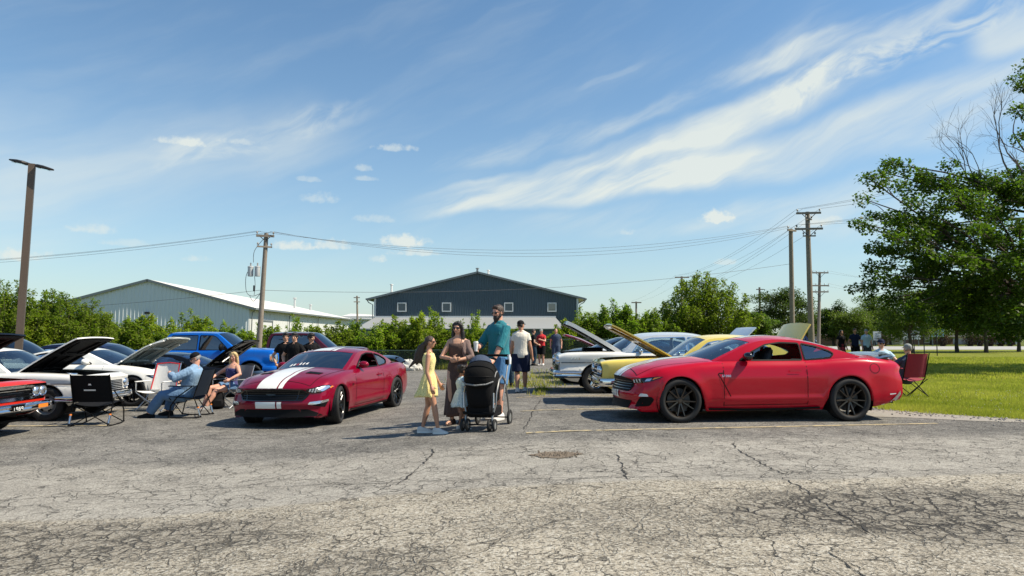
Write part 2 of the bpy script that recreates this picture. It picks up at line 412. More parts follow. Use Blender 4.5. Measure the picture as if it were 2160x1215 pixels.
class Car:
    NS, ND = 14, 10
    def __init__(s, sp):
        s.sp = sp; L = s.L = sp['L']
        s.zs, s.zc, s.w, s.zb = pchip(sp['shoulder']), pchip(sp['deck']), pchip(sp['plan']), lin(sp['bottom'])
        s.ins = pchip(sp['side']); s.zlow = sp.get('zlow', .20)
        s.nose = pchip(sp.get('nose', [(0,0),(1.5,0)])); s.tail = pchip(sp.get('tail', [(0,0),(1.5,0)]))
        s.arch = sp['arches']; s.W = max(p[1] for p in sp['plan'])
        s.make_grid()
    def yside(s, x, z):
        q = (z-s.zlow)/np.maximum(s.zs(x)-s.zlow, .05)
        y = s.w(x)-s.ins(q)
        for (xc, zc, r) in s.arch:     # flared wheel arches
            d = np.sqrt((x-xc)**2+(z-zc)**2); fl = s.sp.get('flare', .02)
            y = y + fl*np.exp(-((d-r)/.09)**2)
        if 'crease' in s.sp:            # pressed body lines: (x0, x1, z0, z1, depth, width)
            for (x0, x1, z0, z1, dp, wd) in s.sp['crease']:
                t = (x-x0)/(x1-x0); zl = z0+(z1-z0)*t
                k = np.where((t > -.05) & (t < 1.05), sstep((t+.05)/.15)*sstep((1.05-t)/.15), 0.0)
                y = y + dp*k*np.exp(-((z-zl)/wd)**2)
        return y
    def bottom(s, x):
        z = s.zb(x)
        for (xc, zc, r) in s.arch:
            d = r*r-(x-xc)**2; z = np.where(d > 0, np.maximum(z, zc+np.sqrt(np.maximum(d, 0))), z)
        return z
    def deform(s, P):
        x, y, z = P[...,0], P[...,1], P[...,2]; sp = s.sp; L = s.L
        yn = np.abs(y)/s.W
        fn = 1-sstep(x/sp.get('sweep_len', 1.2)); ft = 1-sstep((L-x)/sp.get('sweep_len', 1.2))
        pw = sp.get('sweep_pow', 2.4)
        dx = sp.get('sweep_f', .1)*fn*yn**pw - sp.get('sweep_r', .1)*ft*yn**pw
        dx = dx + s.nose(z)*(1-sstep(x/.5)) - s.tail(z)*(1-sstep((L-x)/.5))
        Q = P.copy(); Q[...,0] = x+dx; return Q
    def make_grid(s):
        L, sp = s.L, s.sp; xs = [np.linspace(0, L, int(L/.07)), .16*np.linspace(0,1,9)**1.6, L-.16*np.linspace(0,1,9)**1.6]
        for (xc, zc, r) in s.arch:
            hz = math.sqrt(max(r*r-(float(s.zb(xc))-zc)**2, 1e-4)); xs.append(xc-hz*np.cos(np.linspace(0, math.pi, 25))); xs.append(np.array([xc-hz-.004, xc+hz+.004]))
        for k in ('door', 'hood', 'trunk'):
            if sp.get(k): xs.append(np.array(sp[k][:2]))
        xs = np.unique(np.round(np.concatenate(xs), 4)); keep = [0]
        for i in range(1, len(xs)):
            if xs[i]-xs[keep[-1]] > .0035: keep.append(i)
        s.X = X = xs[keep]; n = len(X); NS, ND = s.NS, s.ND
        zb, zs, zc = s.bottom(X), s.zs(X), s.zc(X); H = np.zeros((n, NS+ND+2, 3))
        zb = np.minimum(zb, zs-.04)
        H[:,0,0] = X; H[:,0,1] = s.yside(X, zb)-.06; H[:,0,2] = zb+.004
        for r in range(NS+1):
            z = zb+(zs-zb)*(r/NS); H[:,1+r,0] = X; H[:,1+r,1] = s.yside(X, z); H[:,1+r,2] = z
        ys = H[:,1+NS,1]; p = sp.get('crown_pow', 3.0); s.tcol = 1-(1-np.linspace(0, 1, ND+1))**.75 if False else np.linspace(0,1,ND+1)**1.35
        bl = sp.get('bulge', [])
        for k in range(1, ND+1):
            t = s.tcol[k]; y = ys*(1-t); z = zs+(zc-zs)*(1-(1-t)**p)
            for (x0, x1, y0, wy, hh) in bl:     # hood bulges
                z = z + hh*sstep((X-x0)/.25)*sstep((x1-X)/.25)*np.exp(-((y-y0)/wy)**4)
            H[:,1+NS+k,0] = X; H[:,1+NS+k,1] = y; H[:,1+NS+k,2] = z
        full = np.concatenate([H, H[:, -2::-1]*np.array([1,-1,1])], axis=1)
        s.G = s.deform(full); s.ncol = full.shape[1]
        # end caps share the columns of the deck
        def cap(i):
            rows = []
            for r in range(NS+1):
                y, z = H[i,1+r,1], H[i,1+r,2]; cols = [y*(1-t) for t in s.tcol]; cols = cols+[-c for c in cols[-2::-1]]
                rows.append([(X[i], c, z) for c in cols])
            return s.deform(np.array(rows))
        s.cap0, s.cap1 = cap(0), cap(n-1)
        V, F, T = [], [], []
        nc = s.ncol; V = [tuple(p) for p in s.G.reshape(-1,3)]
        cab = sp.get('cabin')
        for i in range(n-1):
            xm = (X[i]+X[i+1])/2
            for j in range(nc-1):
                jj = j if j < nc//2 else nc-2-j; left = j < nc//2
                f = (i*nc+j, i*nc+j+1, (i+1)*nc+j+1, (i+1)*nc+j)
                ym = abs((full[i,j,1]+full[i,j+1,1])/2); zm = (full[i,j,2]+full[i,j+1,2])/2
                t = 'body'
                if jj >= 1+NS:      # deck
                    if cab and cab[0] < xm < cab[1] and ym < s.beltY(xm)-.02: t = 'hole'
                    elif 'bed' in sp and sp['bed'][0] < xm < sp['bed'][1] and ym < sp['bed'][2]: t = 'hole'
                    elif 'hood' in sp and sp['hood'][0] < xm < sp['hood'][1] and ym < sp['hood'][2]+sp['hood'][3]*(xm-sp['hood'][0]): t = 'hood'
                    elif sp.get('trunk') and sp['trunk'][0] < xm < sp['trunk'][1] and ym < sp['trunk'][2]: t = 'trunk'
                elif jj >= 1 and 'door' in sp and sp['door'][0] < xm < sp['door'][1] and (jj-1)/NS > sp.get('door_low', .12): t = 'door_l' if left else 'door_r'
                F.append(f); T.append(t)
        for C, sg in ((s.cap0, 1), (s.cap1, -1)):
            b = len(V); nr, k, _ = C.shape; V += [tuple(p) for p in C.reshape(-1,3)]
            for r in range(nr-1):
                for j in range(k-1):
                    f = (b+r*k+j, b+r*k+j+1, b+(r+1)*k+j+1, b+(r+1)*k+j); F.append(f if sg > 0 else f[::-1]); T.append('body')
        s.V, s.F, s.T = V, F, T
    def beltY(s, x): return s.yside(x, s.zs(x))-s.sp.get('belt_in', .035)
    # ---- greenhouse
    def make_house(s):
        sp = s.sp; c = sp['cant']; P = smooth_poly(c, 8, closed=False) if sp.get('cant_smooth', True) else c
        P = np.array(P); s.CX, s.CZ = P[:,0], P[:,1]
        T1, T2 = sp.get('tumble', (.30, .25))
        xa, xc = sp['cant'][0][0], sp['cant'][-1][0]
        s.zbelt = lambda x: s.zs(np.clip(x, xa, xc))-.012
        def ysurf(x, z):
            h = np.maximum(z-s.zbelt(x), 0); y0 = s.beltY(np.clip(x, xa, xc))
            en = sp.get('taper_f', .05)*np.clip((xa+.9-x)/.9, 0, 1)**2 + sp.get('taper_r', .10)*np.clip((x-xc+1.0)/1.0, 0, 1)**1.5
            return y0-T1*h-T2*h*h-en
        s.ysurf = ysurf
        CY = ysurf(s.CX, s.CZ); n = len(P); NT = 12
        xh, xr = sp['header'], sp['rear_header']
        u = np.linspace(0, 1, n)
        bow = np.interp(s.CX, [xa, xh, (xh+xr)/2, xr, xc], sp.get('bow', (.26, .12, 0, -.06, -.20)))
        zc0 = float(s.zc(xa-.2)-s.zbelt(xa)); crown = np.interp(s.CX, [xa, xh, (xh+xr)/2, xr, xc], sp.get('crown', (max(zc0, .02), .06, .07, .06, .04)))
        G = np.zeros((n, NT+1, 3))
        for k in range(NT+1):
            t = k/NT; g = 1-(1-t)**2.2
            G[:,k,0] = s.CX-bow*g; G[:,k,1] = CY*(1-t); G[:,k,2] = s.CZ+crown*g
        s.HG = np.concatenate([G, G[:,-2::-1]*np.array([1,-1,1])], axis=1); s.CY = CY
        # closed side outline in (x, z)
        bx = np.linspace(xc, xa, 24); s.side_out = [(float(a), float(b)) for a, b in P]+[(float(x), float(s.zbelt(x))-.02) for x in bx]
    def bvh(s):
        V = list(s.V); F = list(s.F)
        if hasattr(s, 'HG'):
            b = len(V); n, k, _ = s.HG.shape; V += [tuple(p) for p in s.HG.reshape(-1,3)]
            F += [(b+i*k+j, b+i*k+j+1, b+(i+1)*k+j+1, b+(i+1)*k+j) for i in range(n-1) for j in range(k-1)]
            p2, tr = cdt(s.side_out, res=.08)
            for sg in (1,-1):
                b = len(V); V += [(p[0], sg*float(s.ysurf(p[0], p[1])), p[1]) for p in p2]; F += [tuple(b+i for i in t) for t in tr]
        s.B = BVHTree.FromPolygons([Vector(v) for v in V], F); return s.B
    def cast(s, mode, a, b, off):
        if mode == 'L': o, d = Vector((a, 3, b)), Vector((0,-1,0))
        elif mode == 'R': o, d = Vector((a, -3, b)), Vector((0,1,0))
        elif mode == 'F': o, d = Vector((-2, a, b)), Vector((1,0,0))
        elif mode == 'B': o, d = Vector((s.L+2, a, b)), Vector((-1,0,0))
        elif mode in ('DL', 'DR'):      # from the front corner, a runs across the corner
            q = .70711; g = 1 if mode == 'DL' else -1; d = Vector((q, -g*q, 0)); o = Vector((q*a, g*q*a, b))-d*3
        else: o, d = Vector((a, b, 4)), Vector((0,0,-1))
        h = s.B.ray_cast(o, d)
        if h[0] is None: return None
        nrm = h[1] if h[1].dot(d) < 0 else -h[1]
        return h[0]+nrm*off*.5-d*off*.5
    def patch(s, mode, poly, off=.006, res=.06, holes=(), into=None, m=None):
        """a piece that lies on the body: outline given in side, front or top view"""
        p2, tr = cdt(poly, holes, res); P = [s.cast(mode, p[0], p[1], off) for p in p2]
        tr = [t for t in tr if all(P[i] is not None for i in t)]
        used = sorted({i for t in tr for i in t}); ix = {k: i for i, k in enumerate(used)}
        (into or s.mb).add([P[i] for i in used], [tuple(ix[i] for i in t) for t in tr], m)
    def strip(s, mode, pts, width=.012, off=.005, into=None, m=None, close=False):
        pts = [Vector(p) for p in pts]
        if close: pts = pts+[pts[0]]
        q = [pts[0]]
        for a, b in zip(pts, pts[1:]):
            k = max(1, int((b-a).length/.06)); q += [a+(b-a)*(j/k) for j in range(1, k+1)]
        vs, fs = [], []; k = len(q)
        for i, p in enumerate(q):
            t = (q[min(i+1,k-1)]-q[max(i-1,0)]).normalized(); nr = Vector((-t.y, t.x))*width/2
            a, b = s.cast(mode, *(p+nr), off), s.cast(mode, *(p-nr), off)
            vs += [a, b]
        for i in range(k-1):
            if all(vs[2*i+j] is not None for j in range(4)) and max((vs[2*i]-vs[2*i+2]).length, (vs[2*i+1]-vs[2*i+3]).length) < .4: fs.append((2*i, 2*i+1, 2*i+3, 2*i+2))
        vs = [v if v is not None else Vector((0,0,0)) for v in vs]
        used = sorted({i for f in fs for i in f}); ix = {a: i for i, a in enumerate(used)}
        (into or s.mb).add([vs[i] for i in used], [tuple(ix[i] for i in f) for f in fs], m)
    def part(s, name, tagname, material, shift=None, thick=0):
        ids = [i for i, t in enumerate(s.T) if t == tagname]
        if not ids: return None
        used = sorted({v for i in ids for v in s.F[i]}); ix = {k: i for i, k in enumerate(used)}
        V = [Vector(s.V[k]) - (shift or Vector((0,0,0))) for k in used]
        o = mk(name, V, [tuple(ix[v] for v in s.F[i]) for i in ids], material, s.root)
        bm = bmesh.new(); bm.from_mesh(o.data); bmesh.ops.remove_doubles(bm, verts=bm.verts, dist=2e-4); bmesh.ops.recalc_face_normals(bm, faces=bm.faces)
        # outward
        c = sum((f.calc_center_median() for f in bm.faces), Vector())/len(bm.faces)
        up = sum(f.normal.z*f.calc_area() for f in bm.faces)
        sd = sum(f.normal.y*(1 if f.calc_center_median().y > 0 else -1)*f.calc_area() for f in bm.faces)
        if (up if tagname in ('hood','trunk') else sd) < 0: bmesh.ops.reverse_faces(bm, faces=bm.faces)
        bm.to_mesh(o.data); bm.free()
        return o
    def window_parts(s, paintm, glass, trim=None, open_front=False):
        """side frames with real openings, panes, roof, windshield and back glass"""
        sp = s.sp; wins = [round_poly(w, .035) for w in sp['windows']]
        p2, tr = cdt(s.side_out, wins, .07); mb = MB()
        for sg in (1,-1):
            mb.add([(p[0], sg*float(s.ysurf(p[0], p[1])), p[1]) for p in p2], [t if sg > 0 else t[::-1] for t in tr])
        n, k, _ = s.HG.shape; xh, xr = sp['header'], sp['rear_header']
        body, ws, bl = [], [], []
        for i in range(n-1):
            xm = (s.CX[i]+s.CX[i+1])/2; e = sp.get('pillar_cols', 0)
            for j in range(k-1):
                jj = min(j, k-2-j); f = (i*k+j, i*k+j+1, (i+1)*k+j+1, (i+1)*k+j)
                if xm < xh and jj >= e: ws.append(f)
                elif xm > xr and xm < sp.get('glass_end', 99) and jj >= sp.get('rear_cols', 1): bl.append(f)
                else: body.append(f)
        HV = [tuple(p) for p in s.HG.reshape(-1,3)]
        def sub(fs):
            used = sorted({v for f in fs for v in f}); ix = {a: i for i, a in enumerate(used)}
            return [HV[a] for a in used], [tuple(ix[v] for v in f) for f in fs]
        mb.add(*sub(body)); s.roof = mb.build('roof', M[sp['roof_mat']] if 'roof_mat' in sp else paintm, s.root, sharp=35, weld=True)
        for nm, fs in (('windshield', ws), ('rear_window', bl)):
            if not fs: continue
            v, f = sub(fs); v = [Vector(a)-Vector((0,0,.004)) for a in v]
            mk(nm, v, f, glass, s.root)
            # rubber border round the glass
        for wi, w in enumerate(wins):
            if open_front and wi == 0: continue
            for sg in (1,-1):
                q2, t2 = cdt(w, (), .12)
                mk('side_window', [(p[0], sg*(float(s.ysurf(p[0], p[1]))-.010), p[1]) for p in q2], t2, glass, s.root)
        if trim is not None:
            for w in wins:
                for sg in ('L','R'):
                    tb = MB(); s.strip(sg, w, .022, .006, into=tb, close=True); tb.build('window_trim', trim, s.root, smooth=False)
    def tub(s, floor=.30, m=None):
        """dark cabin inside"""
        sp = s.sp; x0, x1 = sp['cabin'][0]-.25, sp['cabin'][1]+.05; mb = MB()
        xs = np.linspace(x0, x1, 12); zt = [float(s.zbelt(x))-.06 for x in xs]; yt = [float(s.beltY(min(max(x, sp['cabin'][0]), sp['cabin'][1])))-.10 for x in xs]
        vs, fs = [], []
        for x, z, y in zip(xs, zt, yt): vs += [(x,y,z),(x,y,floor),(x,-y,floor),(x,-y,z)]
        for i in range(11):
            b = 4*i
            for j in range(3): fs.append((b+j, b+j+1, b+j+5, b+j+4))
        fs += [(0,1,2,3), (44,45,46,47)]; mb.add(vs, fs)
        # shelf under the glass, front and rear
        c0 = sp['cabin'][0]; mb.add([(c0-.26,.70,zt[0]+.05),(c0-.26,-.70,zt[0]+.05),(c0+.36,-.70,zt[0]+.03),(c0+.36,.70,zt[0]+.03),(c0+.40,-.7,zt[0]-.25),(c0+.40,.7,zt[0]-.25)], [(0,1,2,3),(3,2,4,5)])
        c1 = sp['cabin'][1]; rl = sp.get('rear_shelf', .5); y = float(s.beltY(c1))-.05
        mb.add([(c1-rl,y,zt[-1]-.02),(c1-rl,-y,zt[-1]-.02),(c1,-y,zt[-1]+.02),(c1,y,zt[-1]+.02)], [(0,1,2,3)])
        mb.build('cabin_lining', m or M['interior'], s.root, smooth=False)
    def seats(s, x, m, ztop=1.08, y=.37, rear=True, heads=True):
        for sy in (y, -y):
            mb = MB(); mb.box((x-.05, sy, .48), (.52, .50, .16), bev=.05); mb.box((x+.26, sy, .82), (.14, .48, .60), rot=(0, R(16), 0), bev=.06)
            if heads: mb.box((x+.40, sy, ztop), (.11, .26, .19), rot=(0, R(12), 0), bev=.05)
            mb.build('seat', m, s.root, sharp=60)
        if rear:
            mb = MB(); mb.box((x+.95, 0, .50), (.5, 1.1, .15), bev=.05); mb.box((x+1.22, 0, .74), (.14, 1.1, .45), rot=(0, R(20), 0), bev=.05); mb.build('rear_bench', m, s.root, sharp=60)
        mb = MB(); th = [2*math.pi*i/20 for i in range(21)]
        Mx = Matrix.Rotation(R(-24), 3, 'Y'); c = Vector((x-.46, y*s.sp.get('drive', 1), .90))
        mb.tube([c+Mx @ Vector((0, .18*math.cos(t), .18*math.sin(t))) for t in th], .014, 6); mb.tube([c, c+Vector((-.25,0,-.06))], .02, 6)
        for a in (0, 2.1, 4.2): mb.tube([c, c+Mx @ Vector((0, .18*math.cos(a), .18*math.sin(a)))], .012, 5)
        mb.build('steering_wheel', M['interior'], s.root)
    def wells(s, under=.22):
        mb = MB()
        for (xc, zc, r) in s.arch:
            y1 = float(s.yside(np.array(xc), np.array(zc+r)))-.03
            for sg in (1,-1):
                n = 14; vs, fs = [], []
                for i in range(n+1):
                    a = math.pi*(-.15+1.3*i/n); p = (xc+(r+.012)*math.cos(a), zc+(r+.012)*math.sin(a))
                    vs += [(p[0], sg*y1, p[1]), (p[0], sg*(y1-.34), p[1])]
                for i in range(n): fs.append((2*i, 2*i+1, 2*i+3, 2*i+2))
                fs.append(tuple(2*i+1 for i in range(n+1))); mb.add(vs, fs)
        a0, a1 = s.arch[0], s.arch[1]; w = s.W-.16
        mb.box(((a0[0]+a1[0])/2, 0, under), (a1[0]-a0[0]-2*a0[2]+.02, 2*w, .05))
        mb.box((a0[0]/2+.05, 0, under+.02), (a0[0]-.25, 2*w-.3, .04)); mb.box(((a1[0]+s.L)/2-.05, 0, under+.06), (s.L-a1[0]-.3, 2*w-.3, .04))
        mb.box(((a0[0]+a1[0])/2, 0, under+.03), (a1[0]-a0[0]+.3, .9, .06))
        mb.build('underbody', M['black'], s.root, smooth=False)
    def shell(s, paintm, house=True, hood_mat=None, **kw):
        s.part('body', 'body', paintm)
        for t in ('door_l', 'door_r'):
            o = s.part('door', t, paintm)
            if o:
                s.mb = MB(); sg = 'L' if t == 'door_l' else 'R'; d = s.sp['door']; hz = s.sp.get('handle_z', .80)
                x1 = d[1]-.10; s.patch(sg, round_poly([(x1-.20,hz-.018),(x1,hz-.018),(x1,hz+.018),(x1-.20,hz+.018)], .012), .022, .05)
                h = s.mb.build('handle', s.sp.get('handle_mat', paintm), o)
        if 'hood_open' not in s.sp and s.sp.get('hood'): s.part('hood', 'hood', hood_mat or paintm)
        if 'trunk_open' not in s.sp and s.sp.get('trunk'): s.part('trunk_lid', 'trunk', paintm)
        # shut lines
        g = MB()
        if 'door' in s.sp:
            d = s.sp['door']
            for sg in ('L','R'):
                for x in (d[0], d[1]): s.strip(sg, [(x, float(s.zb(x))+.08), (x, float(s.zs(x))-.02)], .010, .003, into=g)
                s.strip(sg, [(d[0], float(s.zb(d[0]))+.09), (d[1], float(s.zb(d[1]))+.09)], .009, .003, into=g)
        if s.sp.get('hood') and 'hood_open' not in s.sp:
            h = s.sp['hood']
            for sy in (1,-1): s.strip('T', [(h[0], sy*h[2]), (h[1], sy*(h[2]+h[3]*(h[1]-h[0])))], .010, .003, into=g)
            s.strip('T', [(h[0], -h[2]), (h[0], h[2])], .010, .003, into=g)
        if g.f: g.build('shut_line', M['black'], s.root, smooth=False)
    def open_lid(s, key, ang, outer, inner, frame=None, name='hood', ribs=True, th=.028):
        """hood or trunk lid turned up about its hinge, with an inner skin and a stiffening frame"""
        tg = 'hood' if key == 'hood' else 'trunk'; x0, x1 = s.sp[key][:2]; xp = x1 if key == 'hood' else x0
        piv = Vector((xp, 0, float(s.zc(xp)))); o = s.part(name, tg, outer, shift=piv)
        o.location = piv; o.rotation_euler = (0, R(ang) if key == 'hood' else -R(ang), 0)
        me = o.data; V = [v.co.copy() for v in me.vertices]; F = [tuple(p.vertices) for p in me.polygons]
        inn = MB(); inn.add([v-Vector((0,0,.028)) for v in V], [f[::-1] for f in F])
        bm = bmesh.new(); bm.from_mesh(me); be = [(e.verts[0].index, e.verts[1].index) for e in bm.edges if e.is_boundary]; bm.free()
        vs, fs = [], []
        for a, b in be: k = len(vs); vs += [V[a], V[b], V[b]-Vector((0,0,th)), V[a]-Vector((0,0,th))]; fs.append((k,k+1,k+2,k+3))
        rim = MB(); rim.add(vs, fs); rim.build('edge', outer, o, smooth=False)
        i = inn.build(name+'_lining', inner, o)
        if ribs:
            y = s.sp[key][2]*.9; L = (x1-x0); sg = -1 if key == 'hood' else 1; fb = MB()
            zz = lambda x, yy: float(s.zs(x)+(s.zc(x)-s.zs(x))*(1-(abs(yy)/max(float(s.yside(x, s.zs(x))),.1))**3))-piv.z-.045
            def rib(pts, w):
                q = []
                for (x, yy) in pts: q.append(Vector((x-xp, yy, zz(x, yy))))
                fb.tube(q, w, 6, flat=(1, .5))
            xx = np.linspace(x0+.06, x1-.06, 8)
            for sy in (1,-1):
                rib([(x, sy*y*.93) for x in xx], .05); rib([(x, sy*y*(.12+.62*abs(x-(xp))/L)) for x in xx], .045)
            for x in (x0+.08, x1-.10, (x0+x1)/2): rib([(x, yy) for yy in np.linspace(-y*.93, y*.93, 7)], .05)
            fb.build('lining_frame', frame or inner, o)
        return o
    def bay(s, blockm=None, cleaner='round', cm=None, dz=0.0):
        """engine bay under an open hood"""
        x0, x1, yh = s.sp['hood'][:3]; mb = MB(); y0, y1 = yh-.0, yh+s.sp['hood'][3]*(x1-x0); zt0, zt1 = float(s.zs(x0)), float(s.zs(x1))
        mb.add([(x0,y0,zt0),(x0,-y0,zt0),(x1,-y1,zt1),(x1,y1,zt1),(x0,y0,.35),(x0,-y0,.35),(x1,-y1,.35),(x1,y1,.35)], [(4,7,6,5),(0,1,5,4),(1,2,6,5),(2,3,7,6),(3,0,4,7)])
        mb.build('engine_bay', M['engine'], s.root, smooth=False)
        zt = min(zt0, zt1); xm = (x0+x1)/2+.1; e = MB()
        e.box((xm, 0, zt-.30), (.62, .44, .30), bev=.03)
        for sy in (1,-1): e.box((xm, sy*.25, zt-.17), (.58, .16, .10), rot=(R(-25)*sy,0,0), bev=.03)
        for i in range(4):
            for sy in (1,-1): e.tube([(xm-.24+.16*i, sy*.34, zt-.2), (xm-.24+.16*i, sy*.2, zt-.07), (xm-.1, sy*.05, zt-.08)], .012, 5)
        e.build('engine', blockm or M['alu'], s.root)
        c = MB()
        if cleaner == 'round': c.lathe([(.0,.0),(.19,.0),(.20,.02),(.20,.07),(.19,.09),(.02,.10),(0,.12)], 20, c=(xm, 0, zt-.07))
        else: c.box((xm, 0, zt-.05+dz), (.5, .34, .09+dz*.5), bev=.03)
        c.build('air_cleaner', cm or M['chrome'], s.root)
        b = MB(); b.box((x0+.12, 0, zt-.22), (.08, 1.5*yh, .36)); b.box((x1-.2, yh*.7, zt-.12), (.22,.18,.2), bev=.02); b.box((x0+.35, -yh*.72, zt-.13), (.25,.18,.2), bev=.02)
        b.tube([(x0+.16,.15,zt-.06),(x0+.4,.12,zt-.04),(xm-.2,.1,zt-.1)], .03, 8); b.tube([(x1-.05,yh*.8,zt),(xm,.5,zt-.02),(x0+.1,yh*.7,zt)], .014, 6)
        b.build('radiator', M['engine'], s.root)
    def mirrors(s, x, z, m, glassm=None, size=(.16,.20,.13), out=.13, chrome=False):
        for sg in (1,-1):
            y = float(s.ysurf(x, z)) if z > float(s.zbelt(x)) else float(s.yside(x, z)); mb = MB()
            c = Vector((x, sg*(y+out), z+.03)); mb.ell(c, (size[0]*.5, size[1]*.55, size[2]*.55), 12, 8); mb.v = [tuple((c.x+max(-.07, min(.055, p[0]-c.x)), p[1], p[2])) for p in mb.v]
            mb.tube([(x-.02, sg*(y-.03), z-.02), (x-.01, sg*(y+out*.6), z-.01)], .03, 6, flat=(1.3,.6))
            mb.build('mirror', m, s.root)

def wheel(parent, loc, rad, width, rim_r, style, rim_mat, side, steer=0.0, tread=True, line=None):
    """wheel: hub and disc, with the tyre and the rim as its own pieces; outer face looks to +y (side=1) or -y"""
    hub = MB(); w = width/2
    hub.lathe([(.0,-.02),(rim_r*.72,-.02),(rim_r*.72,.0),(rim_r*.2,.0),(0,.02)], 20, 'y', m=0)
    o = hub.build('wheel', M['disc'], parent); o.location = loc; o.rotation_euler = (0, 0, steer + (0 if side > 0 else math.pi))
    t = MB(); r = rad; rr = rim_r
    prof = [(rr*.98,-w*.86),(rr*1.02,-w*.95),(r*.86,-w*1.0),(r*.955,-w*.93),(r*.985,-w*.80),(r,-w*.6)]
    if tread:
        for g in (-.36,-.08,.16,.40): prof += [(r,(g-.1)*w),(r-.008,(g-.08)*w),(r-.008,(g-.02)*w),(r,g*w)]
    prof += [(r,w*.6),(r*.985,w*.80),(r*.955,w*.93),(r*.86,w*1.0),(rr*1.02,w*.95),(rr*.98,w*.86)]
    t.lathe(prof, 40, 'y')
    if tread:
        for k in range(60):       # cross grooves
            a = 2*math.pi*k/60
            t.box((math.cos(a)*(r-.005), w*.68, math.sin(a)*(r-.005)), (.016, w*.2, .014), rot=Matrix.Rotation(-a, 3, 'Y'))
            t.box((math.cos(a)*(r-.005), -w*.68, math.sin(a)*(r-.005)), (.016, w*.2, .014), rot=Matrix.Rotation(-a, 3, 'Y'))
    t.build('tyre', M['rubber'], o, sharp=50)
    b = MB(); f = w*.80
    b.lathe([(rr*1.0,-w*.85),(rr*.90,-w*.7),(rr*.88,0),(rr*.90,f*.8),(rr*.985,f+.012),(rr*1.02,f+.012),(rr*1.02,f-.01)], 40, 'y')
    def spoke(a0, r0, r1, w0, w1, y0, y1, th=.03, lean=0.0):
        vs = []
        for (rad_, ww, yy, aa) in ((r0, w0, y0, a0), (r1, w1, y1, a0+lean)):
            ca, sa = math.cos(aa), math.sin(aa)
            for (q, d) in ((-1,0),(-.55,.012),(.55,.012),(1,0),(.8,-th),(-.8,-th)):
                vs.append((ca*rad_-sa*q*ww, yy+d, sa*rad_+ca*q*ww))
        fs = [(i,(i+1)%6,6+(i+1)%6,6+i) for i in range(6)]+[(5,4,3,2,1,0),(6,7,8,9,10,11)]; b.add(vs, fs)
    if style == 'ten':
        for k in range(10): spoke(2*math.pi*k/10+(.13 if k%2 else -.13), rr*.16, rr*.93, .021, .011, f-.035, f-.004, .045, lean=(-.06 if k%2 else .06))
        b.lathe([(0,f-.012),(rr*.13,f-.012),(rr*.17,f-.022),(rr*.24,f-.04),(rr*.24,f-.09)], 24, 'y')
        for k in range(5): a = 2*math.pi*k/5; b.lathe([(0,f-.015),(.010,f-.015),(.010,f-.05)], 8, 'y', c=(math.cos(a)*rr*.19, 0, math.sin(a)*rr*.19))
    elif style == 'y':
        for k in range(7):
            a = 2*math.pi*k/7; spoke(a, rr*.15, rr*.52, .028, .026, f-.05, f-.02, .045)
            for d in (-.30,.30): spoke(a, rr*.48, rr*.93, .022, .015, f-.022, f-.004, .045, lean=d*.75)
        b.lathe([(0,f-.02),(rr*.14,f-.02),(rr*.24,f-.05),(rr*.24,f-.09)], 24, 'y')
    elif style == 'five':
        for k in range(5): spoke(2*math.pi*k/5+.3, rr*.16, rr*.92, .075, .042, f-.03, f-.035, .05)
        b.lathe([(0,f+.01),(rr*.16,f+.01),(rr*.20,f-.01),(rr*.26,f-.03),(rr*.26,f-.08)], 24, 'y')
    elif style == 'rally':
        b.lathe([(rr*.92,f-.03),(rr*.80,f-.05),(rr*.66,f-.02),(rr*.42,f-.012),(rr*.36,f-.02)], 40, 'y')
        b.lathe([(0,f+.02),(rr*.22,f+.015),(rr*.33,f-.005),(rr*.37,f-.02)], 24, 'y', m=1)
        for k in range(5):
            a = 2*math.pi*k/5+.4
            b.box((math.cos(a)*rr*.66, f-.018, math.sin(a)*rr*.66), (.035,.006,.07), rot=Matrix.Rotation(-a, 3, 'Y'), m=2)
    elif style == 'six':
        for k in range(6): spoke(2*math.pi*k/6, rr*.14, rr*.93, .05, .035, f-.03, f-.015, .05)
        b.lathe([(0,f-.01),(rr*.16,f-.01),(rr*.22,f-.05)], 20, 'y')
    b.build('rim', [rim_mat, M['chrome'], M['black']], o, sharp=35)
    return o

def ring_of_wheels(car, rad, width, rim_r, style, rim_mat, track=None, steer=0.0, tread=True):
    out = []
    for i, (xc, zc, r) in enumerate(car.arch):
        for sg in (1,-1):
            y = float(car.yside(np.array(xc), np.array(zc+r)))-width/2-(.0 if track is None else track)
            out.append(wheel(car.root, (xc, sg*y, rad), rad, width, rim_r, style, rim_mat, sg, steer if i == 0 else 0.0, tread))
    return out
def place(root, nose, heading):
    """nose: point on the ground under the middle of the front bumper; heading: direction the car faces, degrees from +X"""
    a = R(heading); fx, fy = math.cos(a), math.sin(a)          # the car's local x runs from nose to tail = -heading
    root.location = (nose[0], nose[1], 0)
    ax = Vector((-fx, -fy, 0))
    p = lambda d, w: Vector((nose[0]-fx*d-fy*w*-1, nose[1]-fy*d+fx*w*-1, 0))
    pf, pr = Vector((nose[0]-fx*.9, nose[1]-fy*.9, 0)), Vector((nose[0]-fx*3.6, nose[1]-fy*3.6, 0))
    ly = Vector((fy, -fx, 0))                                  # local y = z x local x
    zf, zr = gz(pf.x, pf.y), gz(pr.x, pr.y); mid = (pf+pr)/2
    zl, zr2 = gz(*(mid+ly*.8)[:2]), gz(*(mid-ly*.8)[:2])
    X = Vector((ax.x*2.7, ax.y*2.7, zr-zf)).normalized(); Y = Vector((ly.x*1.6, ly.y*1.6, zl-zr2)); Y = (Y-X*Y.dot(X)).normalized(); Z = X.cross(Y)
    m = Matrix((X, Y, Z)).transposed(); root.rotation_euler = m.to_euler()
    root.location.z = (zf+zr)/2-(X.z*2.25)
